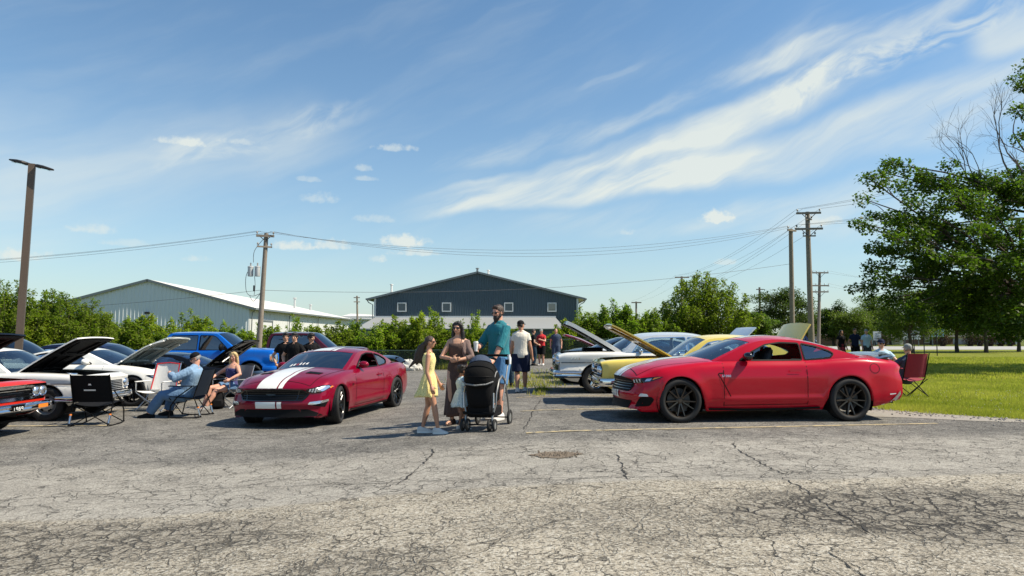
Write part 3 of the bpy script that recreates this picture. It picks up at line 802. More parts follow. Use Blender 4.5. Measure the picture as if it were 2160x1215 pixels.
# ------------------------------------------------------------------ ground
GZV = np.vectorize(gz)
def sheet(name, poly, dz, material, kind='structure', step=.45, far=None):
    """a sheet cut to the outline (x, y), draped on the ground dz above it"""
    p2, tr = cdt(poly, (), step)
    return tag(mk(name, [(p[0], p[1], gz(p[0], p[1])+dz) for p in p2], tr, material), kind=kind)
def grid_sheet(name, xs, ys, dz, material):
    V = [(x, y, gz(x, y)+dz) for y in ys for x in xs]; n = len(xs)
    F = [(j*n+i, j*n+i+1, (j+1)*n+i+1, (j+1)*n+i) for j in range(len(ys)-1) for i in range(n-1)]
    return tag(mk(name, V, F, material), kind='structure')
def asphalt():
    m, nt, b, out = new_mat('weathered_asphalt'); L = nt.links
    tc = nn(nt, 'ShaderNodeTexCoord'); P = tc.outputs['Object']; sep = nn(nt, 'ShaderNodeSeparateXYZ'); L.new(P, sep.inputs[0]); X, Y, _ = sep.outputs
    def mth(op, a, c=None, d=None, clamp=False):
        n = nn(nt, 'ShaderNodeMath', operation=op, use_clamp=clamp)
        for i, v in enumerate((a, c, d)):
            if v is None: continue
            if hasattr(v, 'is_linked'): L.new(v, n.inputs[i])
            else: n.inputs[i].default_value = v
        return n.outputs[0]
    def noise(s, d=4, r=.55, v=P, dist=0.0):
        n = nn(nt, 'ShaderNodeTexNoise', i_Scale=s, i_Detail=float(d), i_Roughness=r, i_Distortion=dist); L.new(v, n.inputs['Vector']); return n.outputs['Fac']
    def ss(x, a, c):
        n = nn(nt, 'ShaderNodeMapRange', interpolation_type='SMOOTHSTEP'); L.new(x, n.inputs[0]); n.inputs[1].default_value = a; n.inputs[2].default_value = c; return n.outputs[0]
    def mix(f, a, c):
        n = nn(nt, 'ShaderNodeMix', data_type='RGBA')
        for k, v in (('Factor', f), ('A', a), ('B', c)):
            if hasattr(v, 'is_linked'): L.new(v, n.inputs[k])
            else: n.inputs[k].default_value = v if k == 'Factor' else (*v, 1)
        return n.outputs['Result']
    def blob(cx, cy, rx, ry, soft=.5):
        dx = mth('DIVIDE', mth('SUBTRACT', X, cx), rx); dy = mth('DIVIDE', mth('SUBTRACT', Y, cy), ry)
        r = mth('ADD', mth('ADD', mth('MULTIPLY', dx, dx), mth('MULTIPLY', dy, dy)), mth('MULTIPLY', mth('SUBTRACT', noise(1.6, 5), .5), 2.2))
        return mth('SUBTRACT', 1.0, ss(r, 1-soft, 1+soft))
    # three ages of paving, edge lines slightly wandering
    yy = mth('ADD', mth('ADD', Y, mth('MULTIPLY', X, -.07)), mth('MULTIPLY', mth('SUBTRACT', noise(.5, 3), .5), .5))
    near = mth('SUBTRACT', 1.0, ss(yy, 6.35, 6.50)); far = ss(yy, 8.6, 9.4)
    big = noise(.35, 5, .6); mid = noise(1.7, 6, .62); grit = noise(75, 3, .7); g2 = noise(190, 2, .6)
    c = mix(ss(mid, .32, .70), (.265,.247,.216), (.38,.356,.312))
    c = mix(near, c, mix(ss(mth('ADD', mth('MULTIPLY', mid, .4), mth('MULTIPLY', big, .6)), .3, .7), (.285,.252,.198), (.46,.412,.33)))
    c = mix(mth('MULTIPLY', far, .85), c, mix(ss(mth('ADD', mth('MULTIPLY', mid, .5), mth('MULTIPLY', big, .5)), .36, .66), (.082,.079,.075), (.215,.204,.186)))
    stain = mth('MULTIPLY', ss(noise(.8, 6, .65), .56, .74), .45); c = mix(stain, c, (.10,.096,.09))
    pale = mth('MULTIPLY', ss(noise(1.1, 6, .7, dist=.6), .56, .74), .6); c = mix(pale, c, (.36,.34,.30))
    # aggregate: pale stones and dark binder
    vo = nn(nt, 'ShaderNodeTexVoronoi', i_Scale=62.0); L.new(P, vo.inputs['Vector']); stone = nn(nt, 'ShaderNodeSeparateColor'); L.new(vo.outputs['Color'], stone.inputs[0])
    sp = mth('ADD', mth('MULTIPLY', stone.outputs[0], .6), mth('MULTIPLY', grit, .55)); kf = mth('ADD', .55, mth('MULTIPLY', near, .45))
    c = mix(mth('MULTIPLY', mth('SUBTRACT', 1.0, ss(sp, .28, .55)), mth('MULTIPLY', kf, .80)), c, (.06,.055,.047))
    c = mix(mth('MULTIPLY', ss(sp, .66, .92), mth('MULTIPLY', kf, .80)), c, (.56,.535,.47))
    # alligator cracking, at its worst in patches
    wv = nn(nt, 'ShaderNodeVectorMath', operation='ADD'); wn = nn(nt, 'ShaderNodeTexNoise', i_Scale=3.2, i_Detail=5.0); L.new(P, wn.inputs['Vector']); wm = nn(nt, 'ShaderNodeVectorMath', operation='SCALE'); L.new(wn.outputs['Color'], wm.inputs[0]); wm.inputs['Scale'].default_value = .40
    L.new(P, wv.inputs[0]); L.new(wm.outputs[0], wv.inputs[1]); WP = wv.outputs[0]
    def cracks(scale, wid, mask):
        v = nn(nt, 'ShaderNodeTexVoronoi', feature='DISTANCE_TO_EDGE', i_Scale=scale); L.new(WP, v.inputs['Vector'])
        w = mth('MULTIPLY', mth('ADD', .35, noise(2.3, 3)), wid*scale); return mth('MULTIPLY', mth('SUBTRACT', 1.0, ss(mth('DIVIDE', v.outputs['Distance'], w), .35, 1.0)), mask)
    bl = mth('MAXIMUM', blob(3.6, 5.4, 2.0, .85), mth('MAXIMUM', mth('MULTIPLY', blob(-3.4, 5.4, 1.8, .6), .8), mth('MAXIMUM', mth('MULTIPLY', blob(1.0, 5.2, 1.4, .6), .35), mth('MULTIPLY', blob(-.9, 4.3, .6, .5), .6))))
    k1 = mth('MULTIPLY', ss(noise(.55, 5, .6), .40, .56), mth('SUBTRACT', .60, mth('MULTIPLY', near, .18)))
    brk = ss(noise(4.5, 4, .6), .36, .56)
    ck = mth('MAXIMUM', mth('MULTIPLY', cracks(4.6, .016, bl), mth('ADD', .75, mth('MULTIPLY', brk, .25))), mth('MAXIMUM', mth('MULTIPLY', cracks(2.6, .010, k1), brk), mth('MULTIPLY', mth('MULTIPLY', cracks(.75, .011, ss(noise(.9, 4), .42, .56)), .7), brk)))
    ck = mth('MAXIMUM', ck, cracks(10.0, .007, mth('MULTIPLY', mth('MAXIMUM', bl, mth('MULTIPLY', near, .12)), ss(noise(2.5, 4), .42, .58))))
    ck = mth('MAXIMUM', ck, cracks(3.6, .0075, mth('MULTIPLY', mth('MULTIPLY', ss(noise(.75, 4, .6), .36, .54), mth('SUBTRACT', .85, mth('MULTIPLY', far, .45))), mth('ADD', .3, mth('MULTIPLY', brk, .7)))))
    c = mix(mth('MULTIPLY', bl, .42), c, (.105,.095,.082)); c = mix(mth('MULTIPLY', ck, .90), c, (.022,.020,.018)); L.new(c, b.inputs['Base Color'])
    b.inputs['Roughness'].default_value = .88; b.inputs['Specular IOR Level'].default_value = .3
    h = mth('ADD', mth('MULTIPLY', grit, .010), mth('ADD', mth('MULTIPLY', stone.outputs[0], .008), mth('MULTIPLY', ck, -.035)))
    h = mth('ADD', h, mth('MULTIPLY', noise(6, 4), .012)); bp = nn(nt, 'ShaderNodeBump', i_Strength=.95, i_Distance=1.0); L.new(h, bp.inputs['Height']); L.new(bp.outputs[0], b.inputs['Normal'])
    return m
def grass_base(name, a, b_, dry):
    m, nt, b, out = new_mat(name); L = nt.links; tc = nn(nt, 'ShaderNodeTexCoord'); P = tc.outputs['Object']
    def noise(s, d=5.0): n = nn(nt, 'ShaderNodeTexNoise', i_Scale=s, i_Detail=d, i_Roughness=.65); L.new(P, n.inputs['Vector']); return n.outputs['Fac']
    def mr(x, lo, hi): n = nn(nt, 'ShaderNodeMapRange'); L.new(x, n.inputs[0]); n.inputs[1].default_value = lo; n.inputs[2].default_value = hi; return n.outputs[0]
    def mix(f, p, q):
        n = nn(nt, 'ShaderNodeMix', data_type='RGBA'); L.new(f, n.inputs['Factor'])
        for k, v in (('A', p), ('B', q)):
            if hasattr(v, 'is_linked'): L.new(v, n.inputs[k])
            else: n.inputs[k].default_value = (*v, 1)
        return n.outputs['Result']
    c = mix(mr(noise(.5), .35, .65), a, b_); c = mix(mr(noise(14.0), .35, .7), c, tuple(x*.45 for x in a)); c = mix(mr(noise(1.3), .60, .75), c, dry)
    L.new(c, b.inputs['Base Color']); b.inputs['Roughness'].default_value = .9; b.inputs['Specular IOR Level'].default_value = .15
    bp = nn(nt, 'ShaderNodeBump', i_Strength=.8, i_Distance=.05); L.new(noise(40.0), bp.inputs['Height']); L.new(bp.outputs[0], b.inputs['Normal']); return m
def leaf_mat(name, dark, light, trans=.45, rough=.5):
    """leaf with its own tint and some light coming through"""
    m, nt, b, out = new_mat(name); L = nt.links; at_ = nn(nt, 'ShaderNodeAttribute', attribute_name='tint'); mx = nn(nt, 'ShaderNodeMix', data_type='RGBA'); L.new(at_.outputs['Fac'], mx.inputs['Factor'])
    mx.inputs['A'].default_value = (*dark, 1); mx.inputs['B'].default_value = (*light, 1); oi = nn(nt, 'ShaderNodeObjectInfo'); hs = nn(nt, 'ShaderNodeHueSaturation'); mr = nn(nt, 'ShaderNodeMapRange'); L.new(oi.outputs['Random'], mr.inputs[0]); mr.inputs[3].default_value = .485; mr.inputs[4].default_value = .512; L.new(mr.outputs[0], hs.inputs['Hue']); L.new(mx.outputs['Result'], hs.inputs['Color'])
    L.new(hs.outputs[0], b.inputs['Base Color']); b.inputs['Roughness'].default_value = rough; b.inputs['Specular IOR Level'].default_value = .25
    tr = nn(nt, 'ShaderNodeBsdfTranslucent'); g = nn(nt, 'ShaderNodeMix', data_type='RGBA', blend_type='MULTIPLY', i_Factor=1.0); L.new(hs.outputs[0], g.inputs['A']); g.inputs['B'].default_value = (1.1,1.4,.6,1); L.new(g.outputs['Result'], tr.inputs[0])
    ms = nn(nt, 'ShaderNodeMixShader', i_Fac=trans); L.new(b.outputs[0], ms.inputs[1]); L.new(tr.outputs[0], ms.inputs[2]); L.new(ms.outputs[0], out.inputs[0]); return m
LOT_EDGE = [(6.75,47.0),(6.95,30),(6.9,20),(6.85,14.5),(6.95,12.75),(7.35,12.1),(8.3,11.25),(10,10.95),(14,10.75),(24,10.5),(60,10.0)]
def grounds():
    xs = np.unique(np.concatenate([np.linspace(-900,-60,10), np.linspace(-60,-8,27), np.linspace(-8,4,25), np.linspace(4,60,20), np.linspace(60,900,10)])); ys = np.unique(np.concatenate([np.linspace(-60,0,8), np.linspace(0,50,60), np.linspace(50,2200,16)]))
    M['rough_grass'] = grass_base('rough_grass', (.12,.15,.025), (.18,.20,.04), (.24,.21,.09)); M['lawn_base'] = grass_base('lawn_base', (.20,.235,.024), (.30,.30,.045), (.36,.30,.10))
    grid_sheet('ground', xs, ys, -.05, M['rough_grass'])
    lot = [(-60,-30),(60,-30)]+LOT_EDGE[::-1]+[(2,47.5),(-60,44.5)]
    # the lot: fine near the camera
    sheet('parking_lot', lot, .0, asphalt(), step=.62)
    lawn = [p for p in LOT_EDGE]+[(60,74),(8,74),(6.75,60)]
    sheet('lawn', lawn, -.012, M['lawn_base'], step=1.2)
    road = [(7,74),(230,74),(230,100),(7,100)]; M['road'] = mat('pale_road', (.36,.35,.33), .85, var=.12, nscale=.4, bump=.2)
    sheet('road', road, .0, M['road'], step=6)
    # painted stall lines, worn
    m, nt, b, out = new_mat('worn_line_paint'); L = nt.links; tc = nn(nt, 'ShaderNodeTexCoord'); nz = nn(nt, 'ShaderNodeTexNoise', i_Scale=9.0, i_Detail=8.0, i_Roughness=.7); L.new(tc.outputs['Object'], nz.inputs['Vector']); mr = nn(nt, 'ShaderNodeMapRange'); L.new(nz.outputs['Fac'], mr.inputs[0]); mr.inputs[1].default_value = .40; mr.inputs[2].default_value = .58
    mx = nn(nt, 'ShaderNodeMix', data_type='RGBA'); L.new(mr.outputs[0], mx.inputs['Factor']); mx.inputs['A'].default_value = (.17,.16,.14,1); mx.inputs['B'].default_value = (.50,.40,.22,1); L.new(mx.outputs['Result'], b.inputs['Base Color']); b.inputs['Roughness'].default_value = .85
    def line(x0, y0, x1, y1, w=.10):
        n = max(2, int(math.hypot(x1-x0, y1-y0)/.3)); d = Vector((x1-x0, y1-y0)).normalized(); q = Vector((-d.y, d.x))*w/2; V, F = [], []
        for i in range(n+1):
            t = i/n; x, y = x0+(x1-x0)*t, y0+(y1-y0)*t
            for s in (1,-1): V.append((x+q.x*s, y+q.y*s, gz(x+q.x*s, y+q.y*s)+.006))
        F = [(2*i,2*i+1,2*i+3,2*i+2) for i in range(n)]; tag(mk('stall_line', V, F, m), kind='structure')
    for k, y in enumerate((9.85, 12.75, 15.6, 18.4, 21.2, 24.0)): line(.2-.05*k, y, 6.6, y+.95)
    for y in (12.6, 15.3, 18.0): line(-13.5, y-.3, -7.3, y)
    # open joints and long cracks, as narrow dark grooves with ragged sides
    M['groove'] = mat('crack_dark', (.028,.026,.024), .95); mb = MB(); rr = random.Random(4)
    def G(px, py):
        d = ray(px, py); t = CAM_H/-d.z; p = Vector((0,0,CAM_H))+d*t
        for _ in range(6): t = (CAM_H-gz(p.x, p.y))/-d.z; p = Vector((0,0,CAM_H))+d*t
        return p
    for pts, w in (([(838,1022),(862,1005),(885,985),(905,965),(915,955),(912,948)],.030), ([(1300,960),(1308,978),(1318,998),(1326,1012)],.032), ([(1548,935),(1552,948),(1590,968),(1622,985),(1648,1000)],.026),
                   ([(0,1056),(130,1048),(290,1040),(480,1030),(700,1022),(838,1019),(1000,1012),(1200,1009),(1400,1006)],.016), ([(1400,1006),(1600,1002),(1750,999),(1900,994),(2160,985)],.012), ([(0,975),(200,972),(420,964),(640,955),(880,950),(1010,950),(1180,946)],.016), ([(1650,1008),(1690,1030),(1735,1060),(1790,1095),(1830,1125)],.022),
                   ([(1105,905),(1118,885),(1122,870),(1140,845)],.026), ([(1748,1165),(1790,1195),(1830,1225)],.02), ([(870,1158),(1000,1150),(1120,1120),(1180,1098)],.014), ([(0,938),(250,930),(500,925),(800,915),(1070,912)],.016), ([(1120,930),(1400,932),(1700,920),(2160,905)],.010)):
        P = [G(*p) for p in pts]; q = [P[0]]
        for a, b2 in zip(P, P[1:]):
            k = max(1, int((b2-a).length/.06)); q += [a+(b2-a)*(j/k)+Vector((rr.gauss(0,.012), rr.gauss(0,.012), 0)) for j in range(1, k+1)]
        V, F = [], []
        for i, p in enumerate(q):
            t = (q[min(i+1,len(q)-1)]-q[max(i-1,0)]); t.z = 0; t.normalize(); n = Vector((-t.y, t.x, 0)); ww = w*.34*rr.uniform(.2,1.3)
            for s in (1,-1): r_ = p+n*ww*s*rr.uniform(.6,1.3); V.append((r_.x, r_.y, gz(r_.x, r_.y)+.005))
        F = [(2*i,2*i+1,2*i+3,2*i+2) for i in range(len(q)-1)]; mb.add(V, F)
    tag(mb.build('pavement_cracks', M['groove'], None, smooth=False), kind='stuff')
    # shallow pothole with loose brown gravel
    c = G(1172, 960); M['gravel'] = mat('gravel_brown', (.19,.15,.11), .95, var=.5, nscale=60, bump=.9, bscale=90); M['stone'] = mat('gravel_pale', (.32,.30,.27), .9, var=.35, nscale=40)
    pl = [(c.x+.27*(1+.18*math.sin(3*a)+.12*math.sin(7*a))*math.cos(a), c.y+.20*(1+.15*math.sin(4*a+1))*math.sin(a)) for a in np.linspace(0, 2*math.pi, 28, endpoint=False)]
    sheet('pothole', pl, .006, M['gravel'], step=.08)
    def stones(name, pts, m, r0, r1):
        mb = MB()
        for (x, y) in pts:
            r = rr.uniform(r0, r1); mb.ell((x, y, gz(x,y)+r*.35), (r*rr.uniform(.8,1.4), r*rr.uniform(.8,1.3), r*.7), 5, 3, rot=(rr.uniform(0,6), rr.uniform(0,6), rr.uniform(0,6)))
        return tag(mb.build(name, m, None, smooth=False), kind='stuff')
    stones('loose_gravel', [(c.x+rr.gauss(0,.12), c.y+rr.gauss(0,.10)) for _ in range(160)], M['gravel'], .006, .016)
    edge = [(5.9,11.75),(6.6,11.55),(7.4,11.1),(8.2,10.85),(8.9,10.85),(8.9,11.15),(8.2,11.45),(7.5,12.15),(7.0,12.8),(6.3,12.6)]; sheet('gravel_edge', edge, .005, mat('edge_gravel', (.31,.285,.245), .95, var=.3, nscale=20, bump=.8, bscale=60), step=.2)
    es = []
    while len(es) < 520:
        i = rr.randrange(3, 7); a, b2 = LOT_EDGE[i], LOT_EDGE[i+1]; t = rr.random(); es.append((a[0]+(b2[0]-a[0])*t+rr.gauss(-.1,.28), a[1]+(b2[1]-a[1])*t+rr.gauss(-.15,.25)))
    stones('edge_stones', es, M['stone'], .006, .022)
def blades(name, pts, h0, h1, w, m, lean=.5):
    n = len(pts); P = np.array([(p[0], p[1], gz(p[0], p[1])-.015) for p in pts]); a = rng.uniform(0, 2*np.pi, n); h = rng.uniform(h0, h1, n); l = rng.uniform(.1, lean, n)*h; b = rng.uniform(0, 2*np.pi, n)
    d = np.stack([np.cos(a), np.sin(a), np.zeros(n)], 1)*w*rng.uniform(.7,1.3,n)[:,None]; tip = P+np.stack([np.cos(b)*l, np.sin(b)*l, h], 1)
    V = np.stack([P-d, P+d, tip], 1).reshape(-1,3); F = np.arange(3*n).reshape(-1,3); return tag(fast_mesh(name, V, F, m, attr=np.repeat(np.clip(rng.uniform(0,1,n)**1.4*.7+.25*(np.sin(P[:,0]*1.7+2*np.sin(P[:,1]*.9))*np.sin(P[:,1]*1.3+np.sin(P[:,0]*2.1)))+.12, 0, 1), 3)), kind='stuff')
def lawn_grass():
    M['blade'] = leaf_mat('grass_blade', (.22,.235,.03), (.56,.47,.13), .5)
    ex = np.array(LOT_EDGE); xe = lambda y: np.interp(-y, -ex[:7,1], ex[:7,0])
    pts = []
    def zone(n, y0, y1):
        c = 0
        while c < n:
            y = rng.uniform(y0, y1, 4000); x = rng.uniform(6.8, .80*y+1.0, 4000); yl = np.interp(x, ex[5:,0], ex[5:,1]); ok = (x > xe(y)+rng.normal(0,.10,4000)) & ((y > yl+rng.normal(.08,.22,4000)) | (x < 7.3))
            q = np.stack([x[ok], y[ok]], 1)[:n-c]; pts.append(q); c += len(q)
    zone(75000, 10.6, 14.5); zone(60000, 14.5, 22); P = np.concatenate(pts); blades('grass', P, .03, .085, .0055, M['blade'])
    pts.clear(); zone(60000, 22, 46); blades('grass', np.concatenate(pts), .05, .10, .016, M['blade'])
    # clover flowers
    c = rng.uniform([8.5,11.8],[15,17],(260,2)); mb = MB()
    for x, y in c: mb.ell((x, y, gz(x,y)+.055), (.006,.006,.006), 5, 3)
    tag(mb.build('clover_flowers', M['white_plate'], None), kind='stuff')
    # weeds in the lot and along the fence
    W = []
    for cx, cy, r, n in ((.7,20.5,1.6,500),(.5,19.0,.9,260),(1.1,23.2,1.8,700),(.75,17.6,.22,170),(.6,16.2,.25,70),(-.2,27,2.5,600)): W.append(np.stack([rng.normal(cx, r*.5, n), rng.normal(cy, r*.5, n)], 1))
    blades('weeds', np.concatenate(W), .04, .16, .012, M['blade'], .9)
    x = rng.uniform(-34, 6.5, 26000); y = 43.3+np.abs(rng.normal(0,.9,26000)); blades('fence_weeds', np.stack([x,y],1), .12, .55, .025, M['blade'], .8)
# ------------------------------------------------------------------ buildings, fence, poles
M['grey_metal'] = mat('blue_grey_cladding', (.060,.090,.112), .5, .0, var=.06, nscale=.6, coat=.1); M['white_metal'] = mat('white_cladding', (.60,.64,.66), .5, var=.05, nscale=.5)
M['roof_white'] = mat('roof_white', (.70,.68,.62), .5, var=.06, nscale=.4); M['roof_grey'] = mat('roof_pale', (.30,.31,.31), .5, var=.05, nscale=.4); M['trim_white'] = mat('white_trim', (.60,.61,.60), .5); M['gutter'] = mat('gutter_grey', (.18,.20,.21), .4, .3)
M['wood'] = mat('pole_wood', (.24,.20,.16), .9, var=.35, nscale=9, bump=.4, bscale=30); M['bronze'] = mat('pole_bronze', (.105,.075,.055), .5, .2, var=.08); M['dark_metal'] = mat('dark_metal', (.03,.028,.028), .5, .4)
M['ceramic'] = mat('insulator', (.32,.30,.28), .3); M['tank'] = mat('transformer_grey', (.50,.52,.52), .5, .1); M['wire'] = mat('wire_dark', (.10,.105,.11), .6); M['brick'] = mat('far_brick', (.22,.13,.10), .9, var=.3, nscale=6); M['shingle'] = mat('far_shingle', (.13,.12,.115), .9, var=.3, nscale=4); M['fence_green'] = mat('fence_green', (.05,.085,.065), .5, .2); M['post_black'] = mat('post_black', (.012,.012,.012), .6)
def ribbed(x0, x1, ztop, zbot, y, pitch=.30, rib=.05, w=.07, flip=False):
    """cladding sheet standing in the x-z plane, with raised ribs; ztop is a function of x"""
    xs = []; x = x0
    while x < x1-1e-6:
        e = min(x+pitch, x1); xs += [(x, 0), (x+w*.35, rib), (x+w*.75, rib), (x+w*1.1, 0)] if e-x > w*1.2 else [(x, 0)]; x = e
    xs.append((x1, 0)); V, F = [], []
    for a, d in xs: V += [(a, y-d, zbot), (a, y-d, ztop(a))]
    F = [(2*i, 2*i+2, 2*i+3, 2*i+1) for i in range(len(xs)-1)]; return V, F
def slab(mb, p0, p1, p2, p3, t, m=None):
    """four corners of the upper face, thickness t downwards"""
    V = [Vector(p) for p in (p0, p1, p2, p3)]; n = (V[1]-V[0]).cross(V[3]-V[0]).normalized(); n = n if n.z > 0 else -n; V += [v-n*t for v in V]; mb.add(V, [(0,1,2,3),(7,6,5,4),(0,4,5,1),(1,5,6,2),(2,6,7,3),(3,7,4,0)], m)
def grey_hall():
    Y = 62.0; xl, xr, xp, zp, ze = -12.45, 6.0, -3.12, 7.25, 4.95; D = 32
    r = thing('warehouse', 'low blue grey metal clad hall with four small windows behind the hedge', 'building', (0, Y, 0)); top = lambda x: zp-(zp-ze)*abs(x-xp)/(xp-xl)-.06
    mb = MB(); V, F = ribbed(xl, xr, top, 2.6, 0.0, .215, .045, .075); mb.add(V, F); mb.add([(xl,0,0),(xl,0,top(xl)),(xl,D,top(xl)),(xl,D,0),(xr,0,0),(xr,0,top(xr)),(xr,D,top(xr)),(xr,D,0)], [(0,1,2,3),(7,6,5,4),(3,7,4,0)]); mb.add([(xl,.02,-1),(xr,.02,-1),(xr,.02,2.62),(xl,.02,2.62)], [(0,1,2,3)]); mb.build('wall', M['grey_metal'], r, smooth=False)
    mb = MB(); o = .25; k = (zp-ze)/(xp-xl); e = .62
    slab(mb, (xl-e,-o,ze-k*e),(xp,-o,zp),(xp,D+o,zp),(xl-e,D+o,ze-k*e), .10); slab(mb, (xp,-o,zp),(xr+e,-o,ze-k*(e)+.03),(xr+e,D+o,ze-k*e+.03),(xp,D+o,zp), .10); rf = mb.build('roof', M['roof_white'], r, smooth=False)
    mb = MB()
    for (a, b) in (((xl-e,ze-k*e),(xp,zp)),((xp,zp),(xr+e,ze-k*e+.03))): slab(mb, (a[0],-o-.035,a[1]+.015),(b[0],-o-.035,b[1]+.015),(b[0],-o-.003,b[1]+.015),(a[0],-o-.003,a[1]+.015), .17)
    mb.build('rake_trim', M['gutter'], r, smooth=False)
    for x in (xl-e, xr+e):
        g = 1 if x > 0 else -1; mb = MB(); mb.box((x+g*.05, D/2, ze-k*e-.05), (.12, D+.5, .13)); gt = mb.build('gutter', M['gutter'], r, smooth=False)
        mb = MB(); mb.tube([(x+g*.02,-.1,ze-k*e-.1),(x-g*.15,-.12,ze-k*e-.35),(x-g*.52,-.14,ze-k*e-.55),(x-g*.55,-.14,1.0)], .045, 8); mb.build('downspout', M['gutter'], gt)
        mb = MB(); mb.box((x-g*.72,-.06,2.9), (.17,.10,3.8)); mb.build('corner_trim', M['trim_white'], r, smooth=False)
    for i, px in enumerate((848, 942, 1073, 1164)):
        c = at(px, 648, Y); z = c.z; w = .82; mb = MB()
        for dx, dz, sx, sz in ((0,.37,w,.09),(0,-.37,w,.09),(-.37,0,.09,.65),(.37,0,.09,.65)): mb.box((c.x+dx,-.10,z+dz), (sx,.14,sz))
        f = mb.build('window', M['trim_white'], r, smooth=False); mb = MB(); mb.box((c.x,-.075,z), (.68,.03,.68)); mb.build('pane', M['pane_grey'] if i < 3 else M['dark_glass'], f, smooth=False)
    # lower roof in front, with its end board and wall
    xa, xb = -13.2, 4.5; mb = MB(); slab(mb, (xa,-4.0,2.05),(xb,-4.0,2.05),(xb-.6,-.06,3.12),(xa+.9,-.06,3.12), .08); mb.build('lean_to_roof', M['roof_grey'], r, smooth=False)
    mb = MB(); mb.box(((xa+xb)/2+.1,-.10,3.16), (xb-xa-1.3,.10,.14)); mb.build('flashing', M['trim_white'], r, smooth=False); mb = MB(); mb.box(((xa+xb)/2,-2.1,.45), (xb-xa-.6,3.4,3.0)); mb.build('lean_to_wall', M['grey_metal'], r, smooth=False)
    for px, py, Yv, m in ((826,603,Y+6,'trim_white'),(1030,573,Y+8,'trim_white'),(1007,569,Y+3,'gutter')):
        c = at(px, py, Yv); mb = MB(); mb.lathe([(.10,-.6),(.10,.08),(.17,.09),(.17,.16),(0,.2)], 12, c=(c.x, Yv-Y, c.z)); mb.build('roof_vent', M[m], rf)
def white_hall():
    Y = 75.0; xp, zp, xe, ze = -39.8, 7.65, -28.4, 4.62; xw = 2*xp-xe; D = 46
    r = thing('warehouse', 'long white metal clad hall with pale roof behind the hedge at left', 'building', (0, Y, 0)); k = (zp-ze)/(xe-xp); top = lambda x: zp-k*abs(x-xp)-.08
    mb = MB(); V, F = ribbed(xw+.3, xe-.3, top, -1.2, 0.0, .42, .05, .11); mb.add(V, F); mb.build('gable_wall', M['white_metal'], r, smooth=False)
    mb = MB(); V, F = ribbed(0, D, lambda q: top(xe-.3), -1.2, 0.0, .9, .03, .10); mb.add([(xe-.3-v[1], v[0], v[2]) for v in V], F); mb.add([(xw+.3,0,-1),(xw+.3,D,-1),(xw+.3,D,top(xw+.3)),(xw+.3,0,top(xw+.3))], [(0,1,2,3)]); mb.build('side_wall', M['trim_white'], r, smooth=False)
    o, e = .25, .4; mb = MB(); slab(mb, (xw-e,-o,ze-k*e),(xp,-o,zp),(xp,D+o,zp-.6),(xw-e,D+o,ze-k*e), .10); slab(mb, (xp,-o,zp),(xe+e,-o,ze-k*e),(xe+e,D+o,ze-k*e),(xp,D+o,zp-.6), .10); rf = mb.build('roof', M['roof_white'], r, smooth=False)
    mb = MB()
    for (a, b) in (((xw-e,ze-k*e),(xp,zp)),((xp,zp),(xe+e,ze-k*e))): slab(mb, (a[0],-o-.045,a[1]+.02),(b[0],-o-.045,b[1]+.02),(b[0],-o-.004,b[1]+.02),(a[0],-o-.004,a[1]+.02), .26)
    mb.build('rake_trim', M['gutter'], r, smooth=False); mb = MB(); mb.box((xe+e+.06, D/2, ze-k*e-.10), (.14, D+.5, .20)); gt = mb.build('gutter', M['gutter'], r, smooth=False)
    for y in (.3, 13.0, 26.0): mb = MB(); mb.tube([(xe+e,y,ze-k*e-.15),(xe-.05,y,ze-.6),(xe-.12,y,0)], .06, 8); mb.build('downspout', M['gutter'], gt)
    mb = MB(); mb.box((xe-.20, 5.2, 1.4), (.16, 3.2, 3.4)); d = mb.build('roller_door', M['trim_white'], r, smooth=False); mb = MB(); mb.box((xe-.16, 5.2, 3.2), (.2, 3.6, .18)); mb.box((xe-.16, 3.5, 1.4), (.2,.16,3.5)); mb.box((xe-.16, 6.9, 1.4), (.2,.16,3.5)); mb.build('door_frame', M['gutter'], d, smooth=False)
    c = at(312, 660, Y); mb = MB(); mb.box((c.x,-.15,c.z), (.5,.25,.22)); mb.build('wall_lamp', M['dark_metal'], r, smooth=False)
    for px, py, Yv in ((622,628,Y+26),(655,642,Y+36)):
        c = at(px, py, Yv); mb = MB(); mb.lathe([(.16,-1.6),(.16,-.2),(.26,-.18),(.26,0),(0,.05)], 12, c=(c.x, Yv-Y, c.z)); mb.build('roof_vent', M['tank'], rf)
    b = thing('warehouse', 'low white hall roof seen between the striped coupe roof and the grey hall', 'building', (0, 132, 0)); x0, x1 = xat(712,132), xat(788,132); z = zat(657,132); mb = MB(); mb.box(((x0+x1)/2, 6, z/2-.6), (x1-x0, 12, z-.6)); mb.build('wall', M['trim_white'], b, smooth=False)
    mb = MB(); slab(mb, (x0-.4,-.4,z-1.2),(x1+.4,-.4,z-1.2-.3),(x1+.4,12,z-.4),(x0-.4,12,z), .2); mb.build('roof', M['roof_white'], b, smooth=False)
M['pane_grey'] = mat('pane_grey', (.045,.07,.09), .15, coat=.5)
